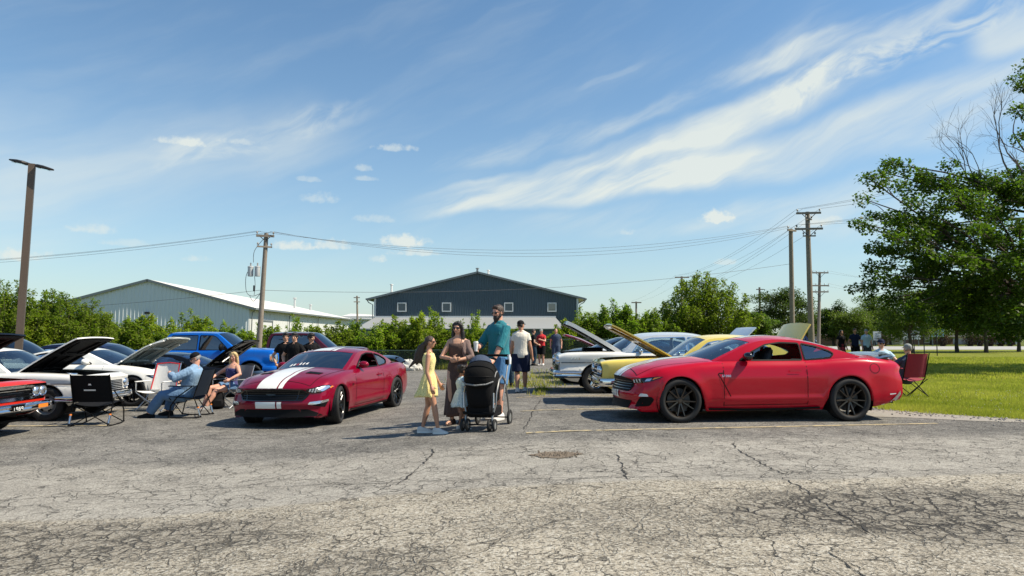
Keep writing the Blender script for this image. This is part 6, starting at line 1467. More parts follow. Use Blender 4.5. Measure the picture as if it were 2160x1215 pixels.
def open_coupe(name, label, pm, inner, ang, sc=(1,1,1), wheels='ten', wm=None, cm=None):
    sp = modern_coupe_spec(); sp['hood_open'] = 1; sp['hood'] = (.07,1.36,.66,.10); c = Car(sp); c.root = thing(name, label, 'car'); c.root.scale = sc
    coupe_common(c, pm, dict(style=wheels, mat=wm or M['black_rim'], mirror=pm), open_front=False); c.bay(M['alu'], 'box', cm or M['engine']); c.open_lid('hood', ang, pm, inner)
    coupe_face(c); return c
def coupe_face(c):
    g = MB(); c.patch('F', round_poly([(-.60,.66),(-.66,.56),(-.58,.47),(.58,.47),(.66,.56),(.60,.66)], .05), .006, .06, into=g); g.build('grille', M['black'], c.root)
    lo = MB(); c.patch('F', [(-.62,.20),(.62,.20),(.55,.35),(-.55,.35)], .006, .06, into=lo); lo.build('lower_intake', M['black'], c.root)
    for sg in ('DL','DR'):
        h = MB(); c.patch(sg, round_poly([(.52,.65),(.60,.600),(.86,.632),(1.03,.71),(.98,.722),(.74,.705)], .015), .006, .03, into=h); hl = h.build('headlight', M['gloss_black'], c.root)
        q = MB(); c.patch(sg, round_poly([(.62,.622),(.84,.648),(.95,.70),(.80,.69),(.64,.66)], .01), .012, .03, into=q); q.build('lamp', M['lamp_in'], hl)
    for sy in (1,-1):
        k = MB(); c.patch('B', [(sy*.42,.70),(sy*.78,.71),(sy*.78,.86),(sy*.42,.85)], .008, .06, into=k); k.build('tail_light', M['red_lens'], c.root, smooth=False)
def plain_coupe(name, label, pm, hoodm=None, roofm=None):
    sp = modern_coupe_spec(); c = Car(sp); c.root = thing(name, label, 'car')
    coupe_common(c, pm, dict(style='y', mat=M['black_rim'], mirror=pm)); coupe_face(c)
    for o in c.root.children:
        if hoodm and o.name.startswith('hood'): o.data.materials[0] = hoodm
    if roofm: c.roof.data.materials[0] = roofm
    return c

def pickup(label, pm, grille='dark', lamp='lamp_in'):
    c = Car(classic_spec(L=5.90, shoulder=[(0,1.18),(.12,1.25),(.6,1.27),(1.4,1.275),(3.0,1.24),(4.2,1.26),(5.75,1.28),(5.9,1.24)], deck=[(0,1.18),(.06,1.28),(.3,1.33),(1.5,1.36),(3,1.30),(4.2,1.28),(5.75,1.29),(5.9,1.24)],
        plan=[(0,.93),(.12,.96),(.5,.985),(2,1.0),(4.5,1.0),(5.9,.98)], side=[(-.2,.12),(0,.07),(.10,.03),(.25,.012),(.45,.018),(.6,.0),(.8,.004),(.93,.02),(1,.06)], bottom=[(0,.42),(.3,.36),(.6,.40),(5.0,.40),(5.9,.52)], zlow=.38,
        arches=[(.98,.41,.50),(4.66,.41,.49)], flare=.03, sweep_f=.14, sweep_r=.0, sweep_len=.45, nose=[(.4,.05),(.6,.0),(.9,.02),(1.2,.05)], tail=[(.4,0),(1,0)],
        hood=(.14,1.42,.78,.02), trunk=None, door=(1.72,2.82), handle_z=1.10, handle_mat=pm, cabin=(1.60,4.05), bed=(4.22,5.80,.80),
        cant=[(1.56,1.27),(1.88,1.54),(2.18,1.78),(2.36,1.855),(2.9,1.875),(3.6,1.872),(3.96,1.84),(4.09,1.6),(4.14,1.27)], header=2.28, rear_header=3.95, glass_end=4.12, tumble=(.16,.10), taper_r=.03, heads=True,
        windows=[[(1.84,1.28),(1.93,1.40),(2.28,1.735),(2.40,1.785),(2.86,1.795),(2.86,1.28)],[(2.94,1.795),(3.86,1.785),(3.95,1.64),(4.0,1.28),(2.94,1.28)]]))
    return c
def make_pickup(label, pm, group=None, lift=0.0, mirror='black'):
    sp_trunk = None; c = pickup(label, pm)
    c.root = thing('pickup_truck', label, 'pickup truck')
    finish(c, pm, (.41,.28,.26,'six',M['alu']), glass=M['tint'], trim='black'); c.mirrors(2.0, 1.34, M[mirror], size=(.16,.26,.24), out=.20)
    g = MB(); c.patch('F', round_poly([(-.62,.80),(.62,.80),(.66,1.12),(-.66,1.12)], .05), .006, .08, into=g); gr = g.build('grille', M['black'], c.root)
    b = MB()
    for z in (.90,1.02): c.strip('F', [(-.62,z),(.62,z)], .06, .03, into=b)
    c.strip('F', [(-.62,.80),(.62,.80),(.66,1.12),(-.66,1.12)], .05, .03, into=b, close=True); b.build('grille_frame', pm, gr, smooth=False)
    for sg in ('DL','DR'):
        h = MB(); c.patch(sg, round_poly([(.60,.86),(.82,.86),(.92,.90),(.92,1.13),(.62,1.13)], .03), .008, .05, into=h); hl = h.build('headlight', M['lamp_in'], c.root)
        q = MB(); c.patch(sg, round_poly([(.86,.93),(.905,.95),(.905,1.06),(.86,1.06)], .015), .014, .03, into=q); q.build('turn_signal', M['amber'], hl)
    bumper_bar(c, .60, .24, .90, xo=-.05, mat_='paint_blue' if pm is M['truck_blue'] else 'chrome', depth=.12); bumper_bar(c, .60, .2, .90, xo=-.05, rear=True, name='rear_bumper')
    bd = MB(); bd.add([(4.24,.80,1.22),(4.24,-.80,1.22),(5.78,-.80,1.22),(5.78,.80,1.22),(4.24,.80,.75),(4.24,-.80,.75),(5.78,-.80,.75),(5.78,.80,.75)], [(4,7,6,5),(0,1,5,4),(1,2,6,5),(2,3,7,6),(3,0,4,7)]); bd.build('truck_bed', M['black'], c.root, smooth=False)
    return c
def make_suv(name, label, pm, roof, glass='dark_glass', H=1.70, cat='car'):
    k = H/1.70
    c = Car(classic_spec(L=4.75, shoulder=[(0,.86),(.15,.94),(.5,.99),(1.2,1.02),(3,1.03),(4.5,1.04),(4.75,.98)], deck=[(0,.86),(.08,.95),(.3,1.01),(1.2,1.08),(3,1.06),(4.5,1.05),(4.75,.98)],
        plan=[(0,.82),(.15,.86),(.6,.91),(2.4,.93),(4.2,.91),(4.75,.86)], side=[(-.2,.12),(0,.07),(.1,.03),(.3,.005),(.55,.0),(.8,.01),(.93,.03),(1,.07)], bottom=[(0,.32),(.3,.25),(4.2,.27),(4.75,.42)],
        arches=[(.92,.36,.41),(3.70,.36,.41)], flare=.02, sweep_f=.26, sweep_r=.12, sweep_len=.6, hood=(.2,1.18,.66,.06), trunk=None, door=(1.50,2.55), handle_z=.92, handle_mat=pm, cabin=(1.35,4.55),
        cant=[(1.30,1.02),(1.7,1.27*k),(2.05,1.46*k),(2.35,1.56*k),(2.8,1.60*k),(3.5,1.58*k),(4.1,1.52*k),(4.45,1.36*k),(4.68,1.05)], header=2.08, rear_header=4.15, glass_end=4.62, tumble=(.20,.16), heads=True,
        windows=[[(1.72,1.04),(1.82,1.16),(2.18,1.40*k),(2.4,1.47*k),(2.58,1.485*k),(2.58,1.04)],[(2.66,1.49*k),(3.5,1.475*k),(3.5,1.04),(2.66,1.04)],[(3.58,1.47*k),(4.05,1.42*k),(4.28,1.28*k),(4.36,1.08),(3.58,1.04)]]))
    c.root = thing(name, label, cat); finish(c, pm, (.36,.24,.23,'five',M['alu']), glass=M[glass], trim='black'); c.roof.data.materials[0] = roof; c.mirrors(1.78, 1.08, pm); coupe_face_suv(c); return c
def coupe_face_suv(c):
    g = MB(); c.patch('F', round_poly([(-.5,.60),(.5,.60),(.55,.80),(-.55,.80)], .05), .006, .06, into=g); g.build('grille', M['black'], c.root)
    for sg in ('DL','DR'):
        h = MB(); c.patch(sg, round_poly([(.48,.70),(.70,.70),(.92,.80),(.88,.86),(.55,.82)], .02), .008, .04, into=h); h.build('headlight', M['lamp_in'], c.root)
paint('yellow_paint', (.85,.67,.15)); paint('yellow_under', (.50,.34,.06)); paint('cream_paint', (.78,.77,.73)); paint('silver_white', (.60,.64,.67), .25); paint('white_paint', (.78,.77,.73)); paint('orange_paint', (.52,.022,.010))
paint('truck_blue', (.005,.13,.55), .15); paint('maroon_paint', (.075,.006,.016), .2); paint('navy_paint', (.012,.018,.06), .3); paint('black_paint', (.004,.004,.005)); paint('grey_paint', (.035,.038,.045), .4); M['paint_blue'] = M['truck_blue']
M['pale_under'] = mat('hood_lining_pale', (.42,.46,.43), .5)
# ------------------------------------------------------------------ people
def remeshed(mb, name, mats, parent, vox=.009, smooth=2, sharp=None):
    """one continuous skin round the gathered solids"""
    o = mb.build('tmp_solid', mats if isinstance(mats, list) else [mats], None, sharp=None)
    md = o.modifiers.new('r', 'REMESH'); md.mode = 'VOXEL'; md.voxel_size = vox; md.adaptivity = 0.0; md.use_smooth_shade = True
    if smooth: s2 = o.modifiers.new('s', 'SMOOTH'); s2.iterations = smooth; s2.factor = .5
    dg = bpy.context.evaluated_depsgraph_get(); me = bpy.data.meshes.new_from_object(o.evaluated_get(dg)); me.name = name
    bpy.data.objects.remove(o, do_unlink=True)
    me.polygons.foreach_set('use_smooth', [True]*len(me.polygons)); me.materials.clear(); me.materials.append(mats if not isinstance(mats, list) else mats[0])
    r = bpy.data.objects.new(name, me); COL.objects.link(r); r.parent = parent; return r
def ik(a, c, l1, l2, pole):
    a, c, pole = Vector(a), Vector(c), Vector(pole); d = c-a; L = min(d.length, (l1+l2)*.999); u = d.normalized()
    x = (l1*l1-l2*l2+L*L)/(2*L); h = math.sqrt(max(l1*l1-x*x, 0)); p = (pole-u*pole.dot(u)).normalized()
    return a+u*x+p*h, a+u*L
class Person:
    """forward is +y, right hand at +x"""
    def __init__(s, label, H, px=None, Y=None, face=0.0, skin='skin_light', build=1.0, female=False, child=False, hip=None, lean=0, side=0, turn=0, head=(0,0), feet=None, hands=None, poles=None, knee=None, vox=.010, group=None, loc=None, hcurl=(35,35), hdir=None):
        s.H = H; s.b = build; s.f = female; s.vox = vox; s.sk = M[skin]
        if loc is None: x = xat(px, Y); loc = (x, Y, gz(x, Y))
        s.root = thing('person', label, 'person', loc, R(face), group)
        hz = (.50 if child else .525)*H; s.hip = Vector(hip) if hip is not None else Vector((0, 0, hz))
        la, sa, ta = R(lean), R(side), R(turn)
        s.up = Vector((math.sin(sa), math.sin(la), math.cos(la)*math.cos(sa))).normalized()
        rt = Vector((math.cos(ta), math.sin(ta), 0)); s.rt = (rt-s.up*rt.dot(s.up)).normalized(); s.fw = s.up.cross(s.rt)
        s.tl = (.315 if not child else .30)*H; s.sw = (.085 if not female else .082)*H*(1+(build-1)*.6)*(1 if not child else .95)
        s.neck = s.hip+s.up*s.tl; hr = .131*H if not child else .165*H; s.hr = hr          # head height (chin to crown)
        s.head_c = s.neck+s.up*(.036*H)+Vector((0,0,1))*hr*.50+s.fw*.012*H
        yw, pt = R(head[0]), R(head[1]); s.HM = Matrix.Rotation(yw+ta+0, 3, 'Z') @ Matrix.Rotation(pt, 3, 'X')
        s.sh = [s.neck+s.rt*g*s.sw-s.up*.040*H for g in (-1, 1)]
        s.hj = [s.hip+Vector((math.cos(ta*.5), math.sin(ta*.5), 0))*g*.052*H for g in (-1, 1)]
        feet = feet or [(-.08*H/1.7*1.1, .0, 0, 8), (.08*H/1.7*1.1, .0, 0, -8)]; s.feet = feet
        s.ank = [Vector((f[0], f[1], f[2]+.048*H)) for f in feet]; ll = (hz-.048*H)*.5*1.015
        kp = knee or [(-.15,1,.1), (.15,1,.1)]
        s.kn = []
        for i in (0,1):
            k, a = ik(s.hj[i], s.ank[i], ll, ll, kp[i]); s.kn.append(k); s.ank[i] = a
        hd = hands or [None, None]; pl = poles or [(-.6,-1,-.2), (.6,-1,-.2)]; s.el, s.wr, s.hd, s.hcurl = [], [], [], hcurl
        la_, fa = .172*H, .150*H
        for i in (0,1):
            g = (-1,1)[i]
            t = Vector(hd[i]) if hd[i] is not None else s.sh[i]+s.rt*g*.05*H+Vector((0,.05*H,-.305*H))
            e, w = ik(s.sh[i], t, la_, fa, pl[i]); s.el.append(e); s.wr.append(w)
            s.hd.append(Vector(hdir[i]).normalized() if hdir and hdir[i] else (w-e).normalized())
    TAB = {False: [(-.13,.060,.058),(0,.092,.066),(.16,.085,.062),(.32,.081,.060),(.55,.088,.064),(.78,.097,.066),(.90,.090,.056),(.97,.066,.047),(1.0,.050,.042),(1.04,.036,.036)],
           True: [(-.13,.062,.058),(0,.104,.072),(.16,.092,.062),(.34,.074,.054),(.55,.084,.062),(.74,.092,.074),(.90,.088,.056),(1.0,.052,.042),(1.04,.032,.032)]}
    def rings(s, s0, s1, infl=0.0, n=20, extra=None, k=12):
        tb = s.TAB[s.f]; fx = pchip([(a, b) for a, b, c in tb]); fy = pchip([(a, c) for a, b, c in tb]); out = []
        for t in np.linspace(s0, s1, k):
            c = s.hip+s.up*s.tl*t; rx, ry = float(fx(t))*s.H*s.b+infl, float(fy(t))*s.H*s.b*(1.0)+infl
            if extra: rx, ry = rx+extra(t), ry+extra(t)
            if t < .2: up = Vector((0,0,1))*(1-max(t,0)/.2)+s.up*(max(t,0)/.2)
            else: up = s.up
            out.append([c+s.rt*rx*math.copysign(abs(math.cos(a))**.85, math.cos(a))+s.fw*(ry*math.copysign(abs(math.sin(a))**.9, math.sin(a))) for a in np.linspace(0, 2*math.pi, n, endpoint=False)])
        return out
    def leg_pts(s, i): return [s.hj[i], s.hj[i].lerp(s.kn[i], .5), s.kn[i], s.kn[i].lerp(s.ank[i], .35), s.kn[i].lerp(s.ank[i], .75), s.ank[i]]
    def arm_pts(s, i): return [s.sh[i], s.sh[i].lerp(s.el[i], .5), s.el[i], s.el[i].lerp(s.wr[i], .35), s.wr[i]]
    def hand(s, mb, i):
        H = s.H; d = s.hd[i]; g = (-1,1)[i]; w = s.wr[i]
        # palm normal looks towards the body, thumb side to the front
        n = (-s.rt*g); n = (n-d*n.dot(d)); n = n.normalized() if n.length > .2 else s.up; t = d.cross(n); t = t if t.dot(s.fw) > 0 else -t
        k = H/1.75; pc = w+d*.048*k
        mb.tube([w-d*.01, w+d*.03*k, w+d*.07*k, w+d*.092*k], [.024*k,.034*k,.038*k,.030*k], 10, flat=None)
        cu = R(s.hcurl[i])
        for j, (off, L) in enumerate(((.030,.075),(.010,.083),(-.010,.078),(-.029,.062))):
            p = w+d*.085*k+t*off*k; dr = (d+t*off*1.5).normalized(); P = [p]; a = cu*.4
            for q in range(3): dd = (dr*math.cos(a)+n*math.sin(a)); p = p+dd*L*k*(.42,.32,.26)[q]; P.append(p); a += cu*.75
            mb.tube(P, [.0105*k,.010*k,.009*k,.007*k], 6)
        p = w+d*.025*k+t*.028*k; P = [p, p+(d*.55+t*.75+n*.2)*.042*k, p+(d*.95+t*.85+n*.45)*.062*k]; mb.tube(P, [.013*k,.011*k,.008*k], 6)
    def body(s):
        H, b = s.H, s.b; mb = MB(); mb.loft(s.rings(-.13, 1.04, 0))
        g = .95 if s.f else 1.0
        for i in (0,1):
            mb.tube(s.leg_pts(i), [.058*H*b,.052*H*b,.034*H*b,.036*H*b,.026*H*b,.021*H*b], 12); mb.ell(s.kn[i], (.035*H*b,)*3, 10, 6)
            d = R(s.feet[i][3]); f = Vector((-math.sin(d), math.cos(d), 0)); a = s.ank[i]
            mb.tube([a-f*.03*H+Vector((0,0,-.025*H)), a+f*.03*H-Vector((0,0,.026*H)), a+f*.085*H-Vector((0,0,.036*H)), a+f*.11*H-Vector((0,0,.039*H))], [.022*H,.025*H,.020*H,.010*H], 8)
            mb.tube(s.arm_pts(i), [.034*H*b*g,.029*H*b*g,.023*H*b*g,.0235*H*b*g,.0155*H*b*g], 10); mb.ell(s.sh[i], (.036*H*b*g,)*3, 10, 6); mb.ell(s.el[i], (.0235*H*b*g,)*3, 8, 6)
            mb.tube([s.neck+s.up*.015*H, s.neck.lerp(s.sh[i],.5)+s.up*.006*H, s.sh[i]+s.up*.012*H], [.028*H*b,.030*H*b*g,.024*H*b*g], 10)
            s.hand(mb, i)
        # neck and head
        c, hr, HM = s.head_c, s.hr, s.HM
        mb.tube([s.neck-s.up*.03*H, s.neck+s.up*.03*H, c-HM @ Vector((0,.10*hr,.18*hr))], [.040*H*b**.5,.033*H*b**.5*g,.031*H*b**.5*g], 12)
        q = lambda x, y, z: c+HM @ Vector((x*hr, y*hr, z*hr))
        mb.ell(q(0,-.04,.10), (.325*hr,.40*hr,.40*hr), 16, 12, rot=HM); mb.ell(q(0,.04,-.16), (.265*hr,.30*hr,.32*hr), 14, 10, rot=HM); mb.ell(q(0,.17,-.33), (.15*hr,.14*hr,.13*hr), 12, 8, rot=HM)
        mb.tube([q(0,.33,.06), q(0,.40,-.04), q(0,.445,-.125), q(0,.34,-.155)], [.030*hr,.045*hr,.060*hr,.05*hr], 8)             # nose
        mb.ell(q(0,.315,-.255), (.10*hr,.05*hr,.035*hr), 10, 6, rot=HM); mb.ell(q(0,.32,.09), (.22*hr,.06*hr,.05*hr), 10, 6, rot=HM)   # lips, brow
        for e in (-1,1): mb.ell(q(e*.325,-.02,-.06), (.035*hr,.085*hr,.12*hr), 8, 6, rot=HM); mb.ell(q(e*.17,.27,-.11), (.09*hr,.07*hr,.08*hr), 8, 6, rot=HM)
        s.skin = remeshed(mb, 'body', s.sk, s.root, s.vox); 
        if hr*s.vox and s.vox < .013:
            eb = MB()
            for e in (-1,1): eb.ell(q(e*.135,.305,.005), (.055*hr,.03*hr,.022*hr), 8, 6, rot=HM, m=0); eb.ell(q(e*.135,.33,.005), (.022*hr,.012*hr,.020*hr), 8, 6, rot=HM, m=1); eb.tube([q(e*.06,.36,.075), q(e*.13,.365,.095), q(e*.21,.325,.075)], .014*hr, 5, m=1)
            eb.build('eyes', [M['eye_white'], M['hair_dark']], s.root)
            mo = MB(); mo.ell(q(0,.352,-.255), (.085*hr,.022*hr,.022*hr), 10, 6, rot=HM); mo.build('mouth', M['lips'], s.root)
        return s
    def Q(s, x, y, z): return s.head_c+s.HM @ Vector((x*s.hr, y*s.hr, z*s.hr))
    def hair(s, m, style='short', extra=None):
        mb = MB(); hr, HM, Q = s.hr, s.HM, s.Q
        if style in ('short', 'buzz', 'mop'):
            k = dict(short=1.06, buzz=1.01, mop=1.15)[style]
            mb.ell(Q(0,-.09,.145), (.335*hr*k,.40*hr*k,.385*hr*k), 16, 12, rot=HM)
            for e in (-1,1): mb.ell(Q(e*.25,-.14,-.02), (.10*hr,.22*hr,.20*hr), 10, 8, rot=HM)
            if style != 'buzz': mb.tube([Q(-.24,.20,.34), Q(0,.27,.42), Q(.24,.20,.34)], [.10*hr,.13*hr*(1.2 if style=='mop' else 1),.10*hr], 8)
            if style == 'mop':
                for a in np.linspace(0, 2*math.pi, 14): mb.ell(Q(.27*math.cos(a), -.05+.32*math.sin(a), .32+.06*math.sin(3*a)), (.12*hr,.12*hr,.13*hr), 8, 6)
        elif style == 'long':
            mb.ell(Q(0,-.06,.14), (.35*hr,.41*hr,.40*hr), 16, 12, rot=HM)
            for e in (-1,1):
                mb.tube([Q(e*.05,.20,.44), Q(e*.28,.12,.27), Q(e*.36,-.02,-.10), Q(e*.40,-.04,-.45), Q(e*.40,-.04,-.80), Q(e*.33,-.08,-1.05)], [.10*hr,.14*hr,.14*hr,.16*hr,.16*hr,.05*hr], 8)
            mb.tube([Q(0,-.25,.2), Q(0,-.36,-.2), Q(0,-.36,-.6), Q(0,-.36,-1.0)], [.3*hr,.32*hr,.30*hr,.14*hr], 10)
        elif style == 'ponytail':
            mb.ell(Q(0,-.07,.12), (.345*hr,.42*hr,.40*hr), 16, 12, rot=HM); mb.ell(Q(0,-.25,-.10), (.26*hr,.25*hr,.28*hr), 12, 8, rot=HM)
        if extra: extra(mb, s)
        return remeshed(mb, 'hair', m, s.root, max(.008, s.vox), 2)
    def shirt(s, m, hem=-.10, sleeve=.55, infl=.016, top=.985, name='shirt', flare=.0, loose=None, cuff=.0):
        H = s.H; mb = MB(); ex = (lambda t: (loose or .0)+flare*max(0,.5-t)); mb.loft(s.rings(hem, top, infl, extra=ex, k=14))
        if sleeve > 0:
            for i in (0,1): mb.tube([s.neck+s.up*.006*H, s.neck.lerp(s.sh[i],.5)+s.up*.002*H, s.sh[i]+s.up*.006*H], [.034*H*s.b+infl*.5,.033*H*s.b+infl*.5,.027*H*s.b+infl*.5], 10)
        if sleeve > 0:
            for i in (0,1):
                P = s.arm_pts(i); n = 1+int(sleeve*2+.01)
                tot = [(P[0]-P[1])*.0+P[0], P[0].lerp(P[2], .5), P[2], P[2].lerp(P[4], .5), P[4]]; t = sleeve*2   # 0..4 over the arm
                pts = [s.neck+(s.sh[i]-s.neck)*.35-s.up*.012*H]+[p for k, p in enumerate(tot) if k < t]; k = min(int(t), 3); pts.append(tot[k].lerp(tot[k+1], t-k) if t < 4 else tot[4])
                rr = [.028*H*s.b+infl*.4]+[(.0355-.0028*j)*H*s.b+infl*.75 for j in range(len(pts)-1)]; mb.tube(pts, rr, 10)
                if cuff: mb.tube([pts[-1]+(pts[-2]-pts[-1]).normalized()*.05, pts[-1]], rr[-1]+cuff, 10)
        return remeshed(mb, name, m, s.root, max(s.vox, .011), 2)
    def pants(s, m, length=1.9, infl=.012, top=.14, name='trousers', wide=0.0):
        """length 0..2 along thigh and shin"""
        H = s.H; mb = MB(); mb.loft(s.rings(-.13, top, infl, k=8))
        for i in (0,1):
            h, k, a = s.hj[i], s.kn[i], s.ank[i]; pts = [h+Vector((0,0,.02)), h.lerp(k, .5)]; rr = [.066*H*s.b+infl, .058*H*s.b+infl+wide*.3]
            if length <= 1: pts.append(h.lerp(k, length)); rr.append(.048*H*s.b+infl+wide)
            else: pts += [k, k.lerp(a, (length-1)*.5), k.lerp(a, length-1)]; rr += [.042*H*s.b+infl+wide*.6, .042*H*s.b+infl+wide*.8, .034*H*s.b+infl+wide]
            mb.tube(pts, rr, 12)
        return remeshed(mb, name, m, s.root, max(s.vox, .011), 2)
    def skirt(s, m, z_hem, top=.30, flare=.16, pleats=14, amp=.012, infl=.012, name='dress', upper=.93, drift=(0,0), straps=True):
        H = s.H; mb = MB(); rg = s.rings(top, upper, infl, n=56, k=9); n = 56; base = rg[0]; c0 = sum(base, Vector())/n; low = []
        for t in np.linspace(1, 0.04, 12):
            z = c0.z+(z_hem-c0.z)*t; cx = c0+Vector((drift[0]*t*t, drift[1]*t*t, 0)); ring = []
            for j in range(n):
                v = base[j]-c0; v.z = 0; L = v.length; hipb = .30*math.exp(-((t-.25)/.25)**2)*.12
                f = 1+hipb/L*.25+flare*t/L; a = 2*math.pi*j/n; w = amp*t*math.cos(pleats*a)+amp*.6*t*math.sin(5*a+2*t)
                q = cx+v*f+v.normalized()*w; q.z = z+.012*t*math.sin(pleats*a*.5+1); ring.append(q)
            low.append(ring)
        mb.loft(low+rg)
        o = mb.build(name, m, s.root, sharp=None); return o
    def shoes(s, m, k=1.0, high=.0, name='shoe', sole=None):
        H = s.H; k *= .84
        for i in (0,1):
            d = R(s.feet[i][3]); f = Vector((-math.sin(d), math.cos(d), 0)); a = Vector(s.ank[i]); z = a.z-.048*H; a.z = z; mb = MB(); r = Vector((f.y, -f.x, 0))
            sec = [(-.062,.020,.052),(-.045,.030,.058+high),(0,.032,.066+high),(.045,.034,.050),(.085,.033,.036),(.118,.026,.028),(.130,.012,.018)]
            rings = [[a+f*y*H*k+r*w*H*k*qx+Vector((0,0,hh*H*k*qz+.004)) for qx, qz in ((-1,.0),(-1.02,.35),(-.8,.8),(-.35,1),(.35,1),(.8,.8),(1.02,.35),(1,.0))] for y, w, hh in sec]
            mb.loft(rings, m=0)
            if sole: mb.loft([[p+Vector((0,0,0)) for p in ([a+f*y*H*k+r*w*1.06*H*k*qx+Vector((0,0,zz)) for qx, zz in ((-1,.001),(-1,.028),(1,.028),(1,.001))])] for y, w, hh in sec], m=1)
            mb.build(name, [m, sole or m], s.root)
    def glasses(s, m):
        mb = MB(); hr = s.hr
        for e in (-1,1):
            mb.ell(s.Q(e*.15,.345,.0), (.125*hr,.035*hr,.085*hr), 10, 8, rot=s.HM); mb.tube([s.Q(e*.26,.32,.03), s.Q(e*.345,.1,.03), s.Q(e*.35,-.08,.0)], .014*hr, 5)
        mb.tube([s.Q(-.06,.38,.02), s.Q(.06,.38,.02)], .018*hr, 5); return mb.build('sunglasses', m, s.root)
    def cap(s, m, back=False, brim=None):
        mb = MB(); hr = s.hr; g = -1 if back else 1
        mb.ell(s.Q(0,-.06,.20), (.365*hr,.435*hr,.36*hr), 16, 10, rot=s.HM); mb.v = [tuple(v) for v in mb.v]
        # cut the dome flat at the brow
        inv = s.HM.transposed(); cut = []
        for v in mb.v:
            l = inv @ (Vector(v)-s.head_c); l.z = max(l.z, .13*hr); cut.append(tuple(s.head_c+s.HM @ l))
        mb.v = cut; rings = []
        for y, w, z in ((.30,.30,.15),(.45,.27,.145),(.60,.20,.11),(.66,.10,.09)):
            rings.append([s.Q(x*w, g*y-.06*(1 if not back else 1), z+.05*(1-x*x)+dz) for x, dz in ((-1,0),(-.5,.0),(0,0),(.5,0),(1,0),(1,-.03),(.5,-.03),(0,-.03),(-.5,-.03),(-1,-.03))])
        mb.loft(rings, m=1); return mb.build('cap', [m, brim or m], s.root, sharp=60)

def skin(name, col):
    m, nt, b, out = new_mat(name); L = nt.links; tc = nn(nt, 'ShaderNodeTexCoord'); nz = nn(nt, 'ShaderNodeTexNoise', i_Scale=14.0, i_Detail=5.0); L.new(tc.outputs['Object'], nz.inputs['Vector'])
    mx = nn(nt, 'ShaderNodeMix', data_type='RGBA'); c = np.array(col); mx.inputs['A'].default_value = (*(c*.88), 1); mx.inputs['B'].default_value = (*np.clip(c*np.array((1.12,1.06,1.04)),0,1), 1); L.new(nz.outputs['Fac'], mx.inputs['Factor'])
    L.new(mx.outputs['Result'], b.inputs['Base Color']); b.inputs['Roughness'].default_value = .48; b.inputs['Subsurface Weight'].default_value = .12; b.inputs['Subsurface Radius'].default_value = (.02,.008,.004); b.inputs['Specular IOR Level'].default_value = .4
    M[name] = m
def cloth(name, col, bump=.32, bscale=9.0, var=.10, rough=.85):
    """woven cloth with folds"""
    m, nt, b, out = new_mat(name); L = nt.links; tc = nn(nt, 'ShaderNodeTexCoord'); mp = nn(nt, 'ShaderNodeMapping'); mp.inputs['Scale'].default_value = (1.6,1.6,.75); L.new(tc.outputs['Object'], mp.inputs[0])
    nz = nn(nt, 'ShaderNodeTexNoise', i_Scale=bscale, i_Detail=3.0, i_Distortion=1.4); L.new(mp.outputs[0], nz.inputs['Vector']); n2 = nn(nt, 'ShaderNodeTexNoise', i_Scale=220.0, i_Detail=2.0); L.new(tc.outputs['Object'], n2.inputs['Vector'])
    ad = nn(nt, 'ShaderNodeMath', operation='MULTIPLY_ADD'); L.new(n2.outputs['Fac'], ad.inputs[0]); ad.inputs[1].default_value = .06; L.new(nz.outputs['Fac'], ad.inputs[2])
    bp = nn(nt, 'ShaderNodeBump', i_Strength=bump, i_Distance=.06); L.new(ad.outputs[0], bp.inputs['Height']); L.new(bp.outputs[0], b.inputs['Normal'])
    mx = nn(nt, 'ShaderNodeMix', data_type='RGBA'); c = np.array(col); mx.inputs['A'].default_value = (*np.clip(c*(1-var),0,1), 1); mx.inputs['B'].default_value = (*np.clip(c*(1+var),0,1), 1); L.new(nz.outputs['Fac'], mx.inputs['Factor'])
    L.new(mx.outputs['Result'], b.inputs['Base Color']); b.inputs['Roughness'].default_value = rough; b.inputs['Sheen Weight'].default_value = .12 if max(col) > .1 else 0.0; b.inputs['Specular IOR Level'].default_value = .5 if max(col) > .05 else .2; M[name] = m; return m
def dotted(name, base, dot, scale=34.0, r=.30):
    m = cloth(name, base); nt = m.node_tree; L = nt.links; b = [n for n in nt.nodes if n.type == 'BSDF_PRINCIPLED'][0]; tc = nn(nt, 'ShaderNodeTexCoord'); vo = nn(nt, 'ShaderNodeTexVoronoi', i_Scale=scale, i_Randomness=.35); L.new(tc.outputs['Object'], vo.inputs['Vector'])
    lt = nn(nt, 'ShaderNodeMath', operation='LESS_THAN'); L.new(vo.outputs['Distance'], lt.inputs[0]); lt.inputs[1].default_value = r
    mx = nn(nt, 'ShaderNodeMix', data_type='RGBA'); L.new(lt.outputs[0], mx.inputs['Factor']); old = b.inputs['Base Color'].links[0].from_socket; L.new(old, mx.inputs['A']); mx.inputs['B'].default_value = (*dot, 1); L.new(mx.outputs['Result'], b.inputs['Base Color'])
skin('skin_light', (.58,.33,.22)); skin('skin_tan', (.46,.24,.15)); skin('skin_pink', (.62,.33,.23)); skin('skin_deep', (.30,.15,.09))
M['eye_white'] = mat('eye_white', (.7,.68,.65), .3); M['lips'] = mat('lips', (.42,.14,.12), .5)
def hairmat(name, col):
    M[name] = mat(name, col, .5, var=.45, nscale=26, bump=.6, bscale=70)
hairmat('hair_dark', (.014,.010,.009)); hairmat('hair_brown', (.045,.026,.018)); hairmat('hair_blonde', (.55,.38,.17)); hairmat('hair_grey', (.30,.28,.26)); hairmat('hair_auburn', (.10,.045,.03))
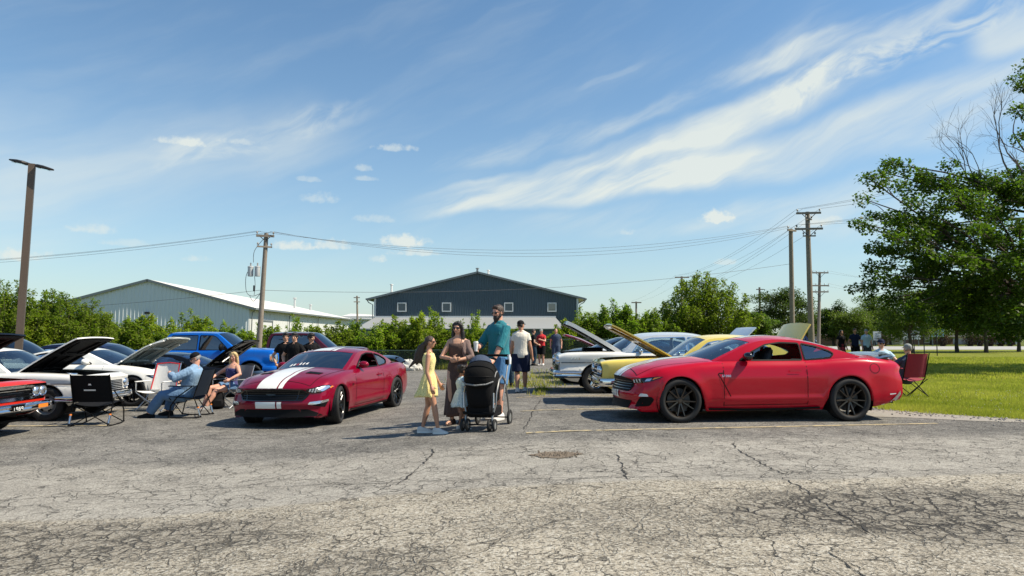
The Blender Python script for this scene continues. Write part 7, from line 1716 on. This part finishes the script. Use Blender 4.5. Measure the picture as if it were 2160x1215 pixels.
for nm, c in dict(teal=(.006,.165,.205), cream=(.72,.67,.57), denim=(.055,.12,.24), denim_light=(.10,.19,.33), chambray=(.20,.32,.47), brown=(.085,.048,.038), brown_light=(.17,.11,.095), blackc=(.006,.006,.007), navy=(.012,.018,.045), redc=(.55,.012,.02), slate=(.035,.055,.10), pale_blue=(.42,.58,.68), jeans_short=(.07,.20,.40), maroonc=(.22,.008,.02), darkteal=(.010,.035,.06), grey_trouser=(.045,.05,.055), greyc=(.22,.22,.22)).items(): cloth(nm, c)
dotted('yellow_dots', (.80,.68,.28), (.42,.38,.14), 30, .24); dotted('tot_dress', (.50,.62,.66), (.75,.80,.80), 20, .25); dotted('star_top', (.035,.035,.14), (.45,.40,.55), 13, .16)
M['shades'] = mat('sunglass_black', (.006,.006,.007), .08, coat=.6)
cloth('capblack', (.007,.007,.009), .2); cloth('capgrey', (.25,.26,.25), .2); cloth('sneaker', (.62,.60,.57), .2); cloth('blackshoe', (.012,.012,.012), .2)
def cast_people():
    # the family in the aisle
    g = Person('girl in a sleeveless yellow dotted dress with a long ponytail blown back', 1.46, 905, 10.5, face=-90, skin='skin_tan', build=.86, female=True, head=(-8,2), vox=.008,
        feet=[(-.07,-.10,0,4),(.12,.16,0,-18)], hands=[(-.20,.14,.74),(.20,.06,.72)])
    g.body(); g.shoes(M['sneaker'], 1.05, .012, sole=M['white_plate'])
    g.skirt(M['yellow_dots'], .56, top=.30, flare=.095, pleats=11, amp=.014, upper=.96, drift=(0,-.04)); g.glasses(M['shades'])
    for q in (-1,1):
        mb = MB(); mb.tube([g.hip+g.up*g.tl*.93+g.rt*q*.062+g.fw*.055, g.hip+g.up*g.tl*1.01+g.rt*q*.070+g.fw*.02, g.hip+g.up*g.tl*.93+g.rt*q*.062-g.fw*.065], .022, 7, flat=(1,.5)); mb.build('strap', M['yellow_dots'], g.root)
    def tail(mb, s):
        for dx in (-.04,0,.04):
            q = s.Q(0,-.45,-.05); B = s.HM @ Vector((0,-1,0))
            mb.tube([q, q+B*.05+Vector((0,dx*.5,-.06)), q+B*.08+Vector((0,dx,-.16)), q+B*.10+Vector((0,dx*1.2,-.27)), q+B*(.13+abs(dx)*1.5)+Vector((0,dx*1.4,-.33+dx))], [.028,.038,.040,.034,.012], 8)
    g.hair(M['hair_brown'], 'ponytail', tail)
    m = Person('woman in sunglasses and a long brown dress standing beside the girl in yellow', 1.67, 966, 11.5, face=174, skin='skin_light', build=.98, female=True, head=(-14,-2), vox=.008,
        feet=[(-.06,.02,0,10),(.08,.08,0,-20)], hands=[(-.05,.24,1.05),(.05,.245,1.07)], poles=[(-1,-.35,-.3),(1,-.35,-.3)], hcurl=(50,50), hdir=[(.8,.3,-.1),(-.8,.3,-.05)])
    m.body(); m.skirt(M['brown'], .13, top=-.06, flare=.055, pleats=7, amp=.014, upper=.84, infl=.014); m.shoes(M['brown'], .95, name='sandal'); m.hair(M['hair_dark'], 'long'); m.glasses(M['shades'])
    for e in (-1,1):      # straps and a light cardigan over one arm
        mb = MB(); mb.tube([m.hip+m.up*m.tl*.76+m.rt*e*.055+m.fw*.115, m.hip+m.up*m.tl*.98+m.rt*e*.075+m.fw*.06, m.hip+m.up*m.tl*1.0+m.rt*e*.08-m.fw*.04], .008, 6); mb.build('strap', M['brown_light'], m.root)
    mb = MB(); mb.tube([m.sh[0]+m.rt*.05+m.fw*.01, m.sh[0]-m.rt*.01, m.sh[0].lerp(m.el[0],.5), m.el[0], m.el[0].lerp(m.wr[0],.45)], [.05,.066,.060,.056,.048], 10)
    mb.tube([m.sh[0]+m.rt*.04+m.fw*.07, m.sh[0].lerp(m.hj[0],.35)+m.fw*.10, m.sh[0].lerp(m.hj[0],.7)+m.fw*.06-m.rt*.03], [.03,.035,.02], 8); remeshed(mb, 'cardigan', M['brown_light'], m.root, .012)
    t = Person('toddler in a pale blue dress half hidden behind the black stroller', .98, 974, 10.66, face=-60, skin='skin_deep', build=1.0, child=True, female=True, vox=.008, feet=[(-.05,.0,0,5),(.05,.02,0,-5)], hands=[(-.12,.16,.55),(.12,.16,.55)])
    t.body(); t.skirt(M['tot_dress'], .36, top=.4, flare=.10, pleats=12, amp=.01, upper=.97); t.shirt(M['pale_blue'], hem=.45, sleeve=.5, infl=.010, name='sleeves'); t.shoes(M['sneaker'], 1.1)
    def curls(mb, s):
        for e in (-1,1): mb.ell(s.Q(e*.28,-.2,.40), (.17*s.hr,)*3, 10, 8)
    t.hair(M['hair_dark'], 'mop', curls)
    f = Person('tall bearded man in a teal shirt and denim shorts holding a white cup', 1.91, 1052, 11.75, face=138, skin='skin_pink', build=1.05, head=(-2,-8), vox=.009,
        feet=[(-.12,.10,0,15),(.12,-.02,0,-18)], hands=[(-.16,.30,.98),(.13,.36,1.20)], poles=[(-1,-.5,-.4),(1,-.5,-.6)], hcurl=(55,62), hdir=[(.1,.8,-.5),(-.5,.75,.15)])
    f.body(); f.pants(M['jeans_short'], .92, .018, name='shorts', wide=.022); f.shirt(M['teal'], hem=-.16, sleeve=1.15, infl=.022, flare=.03, cuff=.008); f.shoes(M['sneaker'], 1.06, .01)
    f.hair(M['hair_brown'], 'short')
    mb = MB(); hr = f.hr; mb.ell(f.Q(0,.20,-.36), (.24*hr,.22*hr,.22*hr), 12, 8, rot=f.HM); mb.ell(f.Q(0,.26,-.50), (.17*hr,.16*hr,.18*hr), 12, 8, rot=f.HM)
    for e in (-1,1): mb.tube([f.Q(e*.29,.02,-.05), f.Q(e*.28,.08,-.25), f.Q(e*.16,.22,-.38)], [.06*hr,.09*hr,.1*hr], 8)
    mb.tube([f.Q(-.13,.345,-.235), f.Q(0,.375,-.205), f.Q(.13,.345,-.235)], .035*hr, 6); remeshed(mb, 'beard', M['hair_dark'], f.root, .008); f.glasses(M['shades'])
    c = MB(); c.loft([[f.sh[i_]+f.up*.0+Vector((0,0,0)) for i_ in (0,1,1)] for _ in (0,)], cap=False) if False else None
    cl = MB(); nk = f.neck+f.up*.010
    for e in (-1,1): cl.add([nk+f.rt*e*.02+f.fw*.095, nk+f.rt*e*.085+f.fw*.03+f.up*.045, nk+f.rt*e*.095-f.fw*.03+f.up*.04, nk+f.rt*e*.11+f.fw*.04-f.up*.025, nk+f.rt*e*.055+f.fw*.105-f.up*.06], [(0,1,3,4),(1,2,3)])
    cl.build('collar', M['teal'], f.root, smooth=False)
    wb = MB(); w0 = f.wr[0]-f.hd[0]*.0; ax = (f.wr[0]-f.el[0]).normalized(); wb.tube([f.wr[0]-ax*.045, f.wr[0]-ax*.015], .037, 12); wb.build('wristwatch', M['black'], f.root)
    pk = MB()
    for e in (-1,1): pk.box(f.hip+f.up*f.tl*.74+f.rt*e*.105+f.fw*.150, (.12,.012,.05), rot=Matrix((f.rt,f.fw,f.up)).transposed())
    pk.build('pocket_flap', M['teal'], f.root, smooth=False)
    # the cup in his right hand
    R3 = Matrix.Rotation(R(138), 3, 'Z'); wp = f.root.location+R3 @ (f.wr[1]+f.hd[1]*.09+Vector((-.01,.045,0)))
    cp = thing('paper_cup', 'white paper cup with lid held by the tall bearded man', 'cup', wp-Vector((0,0,.07)))
    k = MB(); k.lathe([(0,0),(.030,0),(.041,.135),(.0,.135)], 20); k.build('cup_body', M['white_plate'], cp); k = MB(); k.lathe([(.044,.135),(.044,.150),(.036,.152),(.034,.165),(0,.165)], 20); k.build('lid', M['white_stripe'], cp)
    # man walking away
    w = Person('man in a cream T-shirt, navy shorts and black cap walking away', 1.76, 1099, 17.2, face=-4, skin='skin_tan', build=1.06, head=(-42,0), vox=.010,
        feet=[(-.08,-.16,0.02,0),(.09,.20,0,-4)], hands=[(-.27,.04,.86),(.28,-.02,.86)])
    w.body(); w.pants(M['navy'], .98, .018, name='shorts', wide=.028); w.shirt(M['cream'], hem=-.14, sleeve=.5, infl=.018, flare=.02); w.shoes(M['sneaker'], 1.08, sole=M['white_plate']); w.hair(M['hair_dark'], 'buzz'); w.cap(M['capblack'])
    b = Person('man in dark jeans standing behind the tall man in teal', 1.66, 1069, 19.5, face=200, skin='skin_tan', build=1.0, vox=.013, feet=[(-.1,.12,0,5),(.1,-.1,0,-5)]); b.body(); b.pants(M['darkteal'], 1.95); b.shirt(M['slate'], sleeve=.5); b.shoes(M['blackshoe'], 1.1); b.hair(M['hair_dark'])
    # three at the hedge
    Yg = 33.0
    a = Person('man in a black T-shirt and jeans facing the man in red', 1.72, 1125, Yg, face=-75, build=1.0, vox=.014, hands=[(-.18,.32,1.12),(.2,.2,1.0)], skin='skin_light'); a.body(); a.pants(M['darkteal'], 1.95); a.shirt(M['blackc'], sleeve=.55); a.shoes(M['blackshoe']); a.hair(M['hair_brown'])
    a = Person('man in a red T-shirt and black shorts pointing with one arm', 1.72, 1142, Yg+.3, face=160, build=1.05, vox=.014, hands=[(-.1,.36,1.22),(.24,.06,.88)], skin='skin_pink'); a.body(); a.pants(M['blackc'], .95, name='shorts', wide=.03); a.shirt(M['redc'], sleeve=.55, infl=.024); a.shoes(M['sneaker']); a.hair(M['hair_brown'], 'buzz'); a.cap(M['capgrey'])
    a = Person('man in a slate blue T-shirt beside the raised red hood', 1.74, 1173, Yg+.5, face=175, build=1.1, vox=.014, hands=[(-.26,.02,.88),(.26,.02,.88)], skin='skin_pink'); a.body(); a.pants(M['slate'], 1.9); a.shirt(M['slate'], sleeve=.5, infl=.022); a.shoes(M['blackshoe']); a.hair(M['hair_auburn'], 'buzz')
    # three youths behind the burgundy coupe
    Yt = 18.0
    for lab, px, dy, H, fc, hd, tee, pr in (('youth with dark fringe in a black T-shirt, furthest left of the three youths', 602, .35, 1.74, 188, (10,0), 'blackc', 0), ('youth in a black T-shirt looking at the camera, in front of his friend', 621, -.1, 1.73, 172, (6,0), 'blackc', 0), ('youth in a printed black T-shirt turned to the right beside the pickup', 656, .1, 1.72, 190, (52,-6), 'blackc', 1)):
        a = Person(lab, H, px, Yt+dy, face=fc, build=1.03, vox=.010, head=hd, skin='skin_light', hands=[(-.22,.12,.95),(.22,.12,.95)], poles=[(-1,-.6,0),(1,-.6,0)]); a.body(); a.pants(M['blackc'], 1.9); a.shirt(M[tee], sleeve=.6, infl=.020); a.shoes(M['blackshoe']); a.hair(M['hair_dark'], 'mop')
        if pr:
            k = MB(); k.add([a.hip+a.up*a.tl*z+a.rt*x+a.fw*(.158-.03*abs(x)/.1) for x, z in ((-.075,.62),(-.02,.60),(.04,.62),(.075,.66),(.05,.74),(.0,.70),(-.05,.75))], [(0,1,5,6),(1,2,5),(2,3,4,5)]); k.build('shirt_print', M['white_stripe'], a.root, smooth=False)
    # seated at the left
    gy = gz(-6.8,14.0)
    d = Person('man in a black cap and blue denim shirt slumped in a black camp chair', 1.78, loc=(xat(398,14.0),14.0,gy), face=90, skin='skin_pink', build=1.22, hip=(0,0,.44), lean=-14, head=(24,-22), vox=.010,
        feet=[(-.20,.66,0,10),(.20,.48,0,-10)], knee=[(-.35,.5,1),(.35,.5,1)], hands=[(-.12,.30,.86),(.24,.18,.70)], poles=[(-1,0,-.6),(1,0,-.6)], hcurl=(60,40))
    d.body(); d.pants(M['denim_light'], 1.93, .010, wide=.006); d.shirt(M['chambray'], hem=-.10, sleeve=1.8, infl=.030); d.shoes(M['blackshoe'], 1.1); d.hair(M['hair_grey'], 'buzz'); d.cap(M['capblack']); d.glasses(M['shades'])
    e = Person('blonde woman in a blue patterned vest top and denim shorts sitting in a camp chair', 1.66, loc=(xat(488,15.8),15.8,gz(-6.4,15.8)), face=150, skin='skin_pink', build=1.05, female=True, hip=(0,0,.46), lean=-8, head=(22,-6), vox=.009,
        feet=[(.02,.60,0,5),(.22,.52,0,-10)], knee=[(0,.6,1),(.15,.6,1)], hands=[(-.30,.26,.66),(.30,.26,.68)], poles=[(-1,-.3,-.2),(1,-.3,-.2)])
    e.body(); e.pants(M['denim_light'], .36, .014, name='shorts', wide=.02); e.shirt(M['star_top'], hem=-.05, sleeve=0, infl=.012, top=.80, name='vest_top'); e.shoes(M['greyc'], 1.0); e.hair(M['hair_blonde'], 'long')
    for q in (-1,1):
        mb = MB(); mb.tube([e.hip+e.up*e.tl*.77+e.rt*q*.06+e.fw*.115, e.hip+e.up*e.tl*.98+e.rt*q*.08+e.fw*.05, e.hip+e.up*e.tl*1.0+e.rt*q*.085-e.fw*.04], .010, 6); mb.build('strap', M['star_top'], e.root)
    # seated behind the red coupe
    h = Person('man in a dark cap and sunglasses sitting behind the tail of the red coupe', 1.76, 1862, 17.8, face=165, skin='skin_pink', build=1.1, hip=(0,0,.44), lean=-10, vox=.011, feet=[(-.15,.5,0,5),(.15,.5,0,-5)], knee=[(-.2,.5,1),(.2,.5,1)], hands=[(-.28,.3,.66),(.28,.3,.66)])
    h.body(); h.pants(M['grey_trouser'], 1.9); h.shirt(M['pale_blue'], sleeve=.55); h.shoes(M['blackshoe']); h.hair(M['hair_grey'], 'buzz'); h.cap(M['navy']); h.glasses(M['shades'])
    h = Person('man in a grey cap sitting in the maroon folding chair', 1.76, 1908, 16.1, face=8, skin='skin_pink', build=1.0, hip=(0,0,.34), lean=-12, vox=.011, feet=[(-.1,.62,0,5),(.14,.54,0,-5)], knee=[(-.2,.5,1),(.2,.5,1)], hands=[(-.26,.3,.62),(.26,.3,.62)])
    h.body(); h.pants(M['grey_trouser'], 1.9, wide=.03); h.shirt(M['slate'], sleeve=.55); h.shoes(M['blackshoe']); h.hair(M['hair_grey'], 'buzz'); h.cap(M['capgrey'])
    # three on the far lawn
    Yf = 33.0
    a = Person('woman in a dark dress standing on the far lawn, leftmost of the three', 1.66, 1776, Yf, face=185, female=True, vox=.014, skin='skin_tan'); a.body(); a.skirt(M['maroonc'], .55, flare=.06); a.shirt(M['blackc'], sleeve=.4); a.shoes(M['blackshoe']); a.hair(M['hair_dark'], 'long')
    a = Person('man in a navy T-shirt and black trousers on the far lawn', 1.74, 1805, Yf, face=170, vox=.014, skin='skin_tan', hands=[(-.25,.2,.95),(.25,.16,.95)]); a.body(); a.pants(M['blackc'], 1.9); a.shirt(M['navy'], sleeve=.55); a.shoes(M['blackshoe']); a.hair(M['hair_dark'])
    a = Person('man in a pale blue T-shirt and cap on the far lawn', 1.70, 1829, Yf-.4, face=180, vox=.014, build=1.1, skin='skin_pink'); a.body(); a.pants(M['grey_trouser'], .95, name='shorts'); a.shirt(M['pale_blue'], sleeve=.55); a.shoes(M['sneaker']); a.hair(M['hair_grey'], 'buzz'); a.cap(M['capgrey'])

# ------------------------------------------------------------------ chairs and stroller
def camp_chair(name, label, loc, rz, fabric, edge, frame, rocker=False, w=.58, hs=.42, hb=.92, logo=False, arms=True, group=None, ears=False):
    """folding chair facing +y"""
    r = thing(name, label, 'chair', loc, rz, group); h = w/2
    def sheet(nm, a, b, sag, n=8, m=None, thick=.012):
        # cloth between two side lines a(t), b(t)
        vs, fs = [], []; K = 9
        for i in range(n+1):
            t = i/n; p, q = Vector(a(t)), Vector(b(t))
            for j in range(K):
                u = j/(K-1); c = p.lerp(q, u)+Vector(sag)*(4*u*(1-u)); vs.append(c)
        for i in range(n):
            for j in range(K-1): k = i*K+j; fs.append((k,k+1,k+K+1,k+K))
        mb = MB(); mb.add(vs, fs); mb.add([Vector(v)-Vector((0,-.002,.008)) for v in vs], [f[::-1] for f in fs]); return mb.build(nm, m or fabric, r)
    sheet('seat', lambda t: (-h,-.20+.46*t,hs-.02+.04*t), lambda t: (h,-.20+.46*t,hs-.02+.04*t), (0,0,-.05))
    top = lambda t: .045*math.sin(math.pi*t) if ears else 0
    bk = sheet('backrest', lambda t: (-h*(1-.10*t*(1 if ears else .3)),-.22-.16*t,hs+.02+(hb-hs)*t), lambda t: (h*(1-.10*t*(1 if ears else .3)),-.22-.16*t,hs+.02+(hb-hs)*t), (0,-.05,0))
    if edge is not None:
        mb = MB()
        for s in (-1,1): mb.tube([(s*h*(1-.10*t*(1 if ears else .3)),-.225-.16*t,hs+.02+(hb-hs)*t) for t in np.linspace(0,1,6)], .016, 6)
        mb.tube([(-h*.9,-.385,hb+.02),(0,-.43,hb+.045 if ears else hb+.02),(h*.9,-.385,hb+.02)], .014, 6); mb.build('piping', edge, bk)
    if logo:
        mb = MB(); mb.add([(-.03,-.375,hb-.16),(.03,-.375,hb-.16),(0,-.385,hb-.10)], [(0,1,2)]); mb.add([(-.10,-.36,hb-.26),(.10,-.36,hb-.26),(.10,-.367,hb-.235),(-.10,-.367,hb-.235)], [(0,1,2,3)]); mb.build('logo', M['white_stripe'], bk, smooth=False)
    rr = .012
    for s in (-1,1):
        if rocker:
            mb = MB(); mb.tube([(s*h,.26,.03),(s*(h+.01),.22,.25),(s*(h+.01),.10,hs),(s*(h+.01),-.18,hs+.2)], rr, 7); mb.build('leg', frame, r)
            mb = MB(); mb.tube([(s*h,-.36,.03),(s*(h+.01),-.30,.22),(s*(h+.01),-.22,hs),(s*h,-.385,hb+.03)], rr, 7); l2 = mb.build('leg', frame, r)
            mb = MB(); mb.tube([(s*h,-.35,.06),(s*(h+.005),-.305,.20)], .020, 8); mb.build('spring', M['alu'], l2); mb = MB(); mb.tube([(s*(h+.005),-.312,.20),(s*(h+.005),-.306,.225)], .024, 8); mb.build('collar', M['amber'], l2)
            mb = MB(); mb.tube([(s*h,.28,.03),(s*h,.1,.012),(s*h,-.2,.012),(s*h,-.38,.03)], rr, 7); mb.build('runner', frame, r)
        else:
            mb = MB(); mb.tube([(s*h,.27,.012),(s*h*.98,-.05,hs*.55),(s*h,-.22,hs),(s*h,-.385,hb+.03)], rr, 7); mb.build('leg', frame, r)
            mb = MB(); mb.tube([(s*h,-.30,.012),(s*h,0,hs*.55),(s*h,.27,hs),(s*h,.27,hs+.20)], rr, 7); mb.build('leg', frame, r)
        if arms: mb = MB(); mb.box((s*(h+.02),.02,hs+.215), (.06,.50,.022), bev=.01); mb.build('armrest', fabric, r)
    for y in (.26,-.30):
        for q in (-1,1): mb = MB(); mb.tube([(-h*q,y,.02),(0,y*(.96+.01*q),hs*.5),(h*q,y,hs-.02)], rr*.8, 6); mb.build('cross_brace', frame, r)
    return r
def backpack(x, Y):
    b = thing('backpack', 'small black backpack on the ground beside the blonde woman', 'bag', (x, Y, gz(x,Y)), R(20)); mb = MB(); mb.box((0,0,.19), (.30,.18,.38), bev=.06, taper=.85); mb.build('bag_body', M['camp_black'], b); mb = MB(); mb.box((0,-.11,.13), (.22,.07,.18), bev=.03); mb.build('pocket', M['camp_black'], b); mb = MB(); mb.tube([(-.05,.02,.38),(0,.02,.43),(.05,.02,.38)], .012, 6); mb.build('grab_loop', M['black'], b)
def chairs():
    backpack(xat(462,15.5), 15.5); A = M['alu']; B = M['black']
    P = lambda px, Y: (xat(px, Y), Y, gz(xat(px, Y), Y))
    camp_chair('rocking_camp_chair', 'empty black camp chair with orange collars in front of the white compact', P(213,12.75), R(6), M['camp_black'], None, B, True, w=.66, hb=.90, logo=True)
    camp_chair('rocking_camp_chair', 'black camp chair the man in denim is sitting in', P(402,14.0), R(92), M['camp_navy'], None, B, True, w=.62)
    camp_chair('folding_chair', 'white folding chair with red edges standing empty behind the man in denim', P(333,15.2), R(172), M['camp_white'], M['redc'], A, False, w=.60, hb=.98, ears=True)
    camp_chair('folding_chair', 'grey framed folding chair under the blonde woman', P(490,15.85), R(150), M['camp_grey'], None, A, False)
    camp_chair('folding_chair', 'maroon folding chair on the grass behind the red coupe', P(1912,15.8), R(8), M['camp_maroon'], None, B, False, w=.54, hb=.95, ears=True)
    camp_chair('folding_chair', 'dark folding chair under the man in sunglasses behind the red coupe', P(1862,17.85), R(165), M['camp_black'], None, B, False)
for nm, c in dict(camp_black=(.005,.005,.006), camp_navy=(.012,.018,.03), camp_white=(.70,.69,.66), camp_grey=(.20,.20,.21), camp_maroon=(.30,.012,.035)).items(): cloth(nm, c, .08, 5)

def stroller():
    x, Y = xat(1012,10.35), 10.35; r = thing('stroller', 'black double stroller with a big canopy in front of the teal shirted man', 'stroller', (x, Y, gz(x,Y)), R(-14)); r.scale = (.88,1,1); B, F = M['camp_black'], M['stroller_grey']
    # the pram points at the camera (-y); the handle is at the far end
    def wheelset(c, rad, nm='wheel'):
        mb = MB(); mb.lathe([(rad*.55,-.016),(rad*.93,-.02),(rad,-.012),(rad,.012),(rad*.93,.02),(rad*.55,.016)], 24, 'x', c=c); o = mb.build(nm, M['rubber'], r)
        k = MB(); k.lathe([(0,-.022),(rad*.2,-.022),(rad*.25,-.012),(rad*.56,-.014),(rad*.60,-.004),(rad*.56,.014),(rad*.25,.012),(0,.022)], 20, 'x', c=c); k.build('hub', M['steel_grey'], o)
    for sx in (-1,1):
        for d in (-.045,.045): wheelset((sx*.235+d,-.05,.095), .095)
        wheelset((sx*.30,.78,.125), .125)
        k = MB(); k.tube([(sx*.235,-.05,.10),(sx*.235,-.03,.20),(sx*.235,.0,.26)], .018, 8); k.build('fork', F, r)
        k = MB(); k.tube([(sx*.235,0,.25),(sx*.28,.02,.40),(sx*.285,.03,.55),(sx*.285,.18,.74),(sx*.285,.36,.80),(sx*.285,.52,.72),(sx*.295,.66,.45),(sx*.30,.78,.125)], .017, 8); k.build('side_frame', F, r)
        k = MB(); k.tube([(sx*.285,.40,.42),(sx*.285,.62,.80),(sx*.28,.80,1.06),(sx*.24,.84,1.10)], .014, 8); k.build('push_bar', F, r)
        k = MB(); k.box((sx*.262,-.05,.46), (.016,.012,.22)); k.build('reflector', M['white_plate'], r)
    k = MB(); k.tube([(-.25,.84,1.10),(0,.86,1.10),(.25,.84,1.10)], .020, 8); k.build('handle', M['black'], r)
    # shell of the front seat, seen from its back
    k = MB(); rings = []
    for z, hw, y0, d in ((.34,.17,.0,.10),(.40,.21,-.03,.14),(.55,.225,-.06,.16),(.72,.24,-.07,.18),(.86,.245,-.04,.20)): rings.append([(x_*hw, y0+yy*d, z) for x_, yy in ((-1,0.2),(-.9,-.25),(-.5,-.42),(.5,-.42),(.9,-.25),(1,.2),(1,1),(-1,1))])
    k.loft(rings); k.build('seat_shell', B, r, sharp=60)
    k = MB(); k.box((.0,.04,.30), (.42,.16,.20), bev=.03); k.box((0,.30,.22), (.46,.5,.06), bev=.02); k.box((0,.36,.28), (.44,.44,.12), bev=.02); k.build('basket', B, r)
    k = MB(); k.tube([(-.27,-.04,.27),(0,-.06,.255),(.27,-.04,.27)], .022, 8); k.build('front_bar', M['black'], r)
    for a, b2 in (((-.25,-.05,.10),(.25,-.05,.10)),((-.3,.78,.125),(.3,.78,.125))): k = MB(); k.tube([a,b2], .011, 6); k.build('axle', M['black'], r)
    k = MB(); k.add([(-.045,-.185,.80),(.045,-.185,.80),(.045,-.18,.69),(-.045,-.18,.69)], [(0,1,2,3)]); k.build('care_label', M['white_plate'], r, smooth=False)
    # canopy: a hood of ribs turned over the seat
    vs, fs = [], []; nA, nB = 14, 17
    for i in range(nA):
        ph = R(-32+170*i/(nA-1)); puff = 1+.018*abs(math.sin(i*math.pi/3.25))
        for j in range(nB):
            th = math.pi*j/(nB-1); xx = -.262*math.cos(th); rad = (.255*math.sin(th)**.5+.02)*puff
            vs.append((xx, .08-rad*math.cos(ph)*1.1, .78+rad*math.sin(ph)*.92))
    for i in range(nA-1):
        for j in range(nB-1): a = i*nB+j; fs.append((a,a+1,a+nB+1,a+nB))
    k = MB(); k.add(vs, fs); cn = k.build('canopy', M['canopy_black'], r); sd = cn.modifiers.new('s', 'SOLIDIFY'); sd.thickness = .012
    for i in (3,6,9):
        k = MB(); k.tube([Vector(v)*1.0+Vector((0,-.004,.006)) for v in vs[i*nB:(i+1)*nB]], .006, 5); k.build('canopy_seam', M['black'], cn)
    k = MB(); k.tube([(.272,-.02,.80),(.268,.05,.86),(.262,.14,.88)], .010, 6); k.tube([(-.27,-.10,.74),(-.18,-.20,.705),(0,-.235,.69),(.18,-.20,.705),(.27,-.10,.74)], .012, 6); k.build('canopy_piping', M['greyc'], r)
    # second seat and its slate canopy behind
    vs, fs = [], []
    for i in range(8):
        ph = R(20+120*i/7)
        for j in range(11): th = math.pi*j/10; rad = .24*math.sin(th)**.6+.02; vs.append((-.20*math.cos(th)-.16, .52-rad*math.cos(ph), .86+rad*math.sin(ph)))
    for i in range(7):
        for j in range(10): a = i*11+j; fs.append((a,a+1,a+12,a+11))
    k = MB(); k.add(vs, fs); o = k.build('rear_canopy', M['slate'], r); sd = o.modifiers.new('s', 'SOLIDIFY'); sd.thickness = .012
    k = MB(); k.box((-.02,.52,.62), (.40,.22,.5), bev=.06); k.build('rear_seat', B, r)
    k = MB(); k.tube([(.25,.80,1.02),(.27,.72,1.0)], .012, 6); k.lathe([(.035,0),(.04,.08)], 12, c=(.27,.72,.96)); k.build('cup_holder', M['black'], r)
    b = thing('drink_bottle', 'white drink bottle in the holder of the black stroller', 'bottle', r.matrix_basis @ Vector((.27,.72,.965)) if False else (x+.27+.17*1.0, Y+.66, gz(x,Y)+.965))
    k = MB(); k.lathe([(0,0),(.030,0),(.032,.10),(.018,.13),(.018,.155),(0,.155)], 14); k.build('bottle_body', M['white_plate'], b)
    return r
M['stroller_grey'] = mat('stroller_frame', (.30,.30,.29), .35, .7); cloth('canopy_black', (.004,.0038,.004), .12, 5)
# ------------------------------------------------------------------ the place, put together
grounds(); grey_hall(); white_hall(); chain_fence(); far_places_later = True
poles_and_wires(); boulders(); plants(); lawn_grass()
def cars():
    def put(c, px, Y, heading, dx=0.0):
        """px: where the middle of the nose shows, Y: how far away the car's middle line is"""
        place(c.root, (xat(px, Y, 800)+dx, Y), heading)
    c = red_coupe(); put(c, 1298, 11.72, 184.5)
    c = burgundy_coupe(); put(c, 571, 12.15, 258.5)
    c = yellow_classic(); put(c, 1254, 14.5, 179)
    c = white_fifties(); put(c, 1170, 17.4, 180)
    c = plain_coupe('parked_coupe', 'white modern coupe beyond the white fifties car', M['white_paint']); put(c, 1196, 20.3, 181)
    c = plain_coupe('parked_coupe', 'dark grey coupe with black hood beyond the white fifties car', M['grey_paint'], M['black_paint'], M['black_paint']); put(c, 1166, 23.0, 181)
    c = open_coupe('raised_hood_coupe', 'dark red coupe with raised hood by the man in slate blue', M['burgundy_paint'], M['burgundy_paint'], 31); put(c, 1180, 26.0, 181)
    c = orange_classic(); put(c, 26, 11.0, 0)
    c = white_compact(); put(c, 232, 14.1, 2)
    c = open_coupe('raised_hood_coupe', 'white coupe with pale framed hood raised behind the seated man', M['white_paint'], M['pale_under'], 39); put(c, 394, 17.0, 0)
    c = open_coupe('low_sports_car', 'low black sports car with its black hood raised behind the blonde woman', M['black_paint'], M['black_paint'], 47, sc=(.96,1,.90), cm=M['alu']); put(c, 552, 19.8, 0)
    c = make_pickup('bright blue crew cab pickup behind the open hoods', M['truck_blue']); put(c, 606, 25.2, 0)
    c = make_pickup('dark maroon crew cab pickup behind the three youths', M['maroon_paint'], mirror='black'); put(c, 778, 29.6, 0); c.root.scale.z = 1.05
    c = make_suv('parked_suv', 'dark navy crossover between the white compact hood and the blue pickup', M['navy_paint'], M['navy_paint'], H=1.58); put(c, 372, 23.5, 0)
    c = make_suv('parked_suv', 'white wagon with a black roof behind the white compact', M['white_paint'], M['black_paint'], H=1.82); put(c, 168, 20.8, 0)
cars(); far_places(); cast_people(); chairs(); stroller()
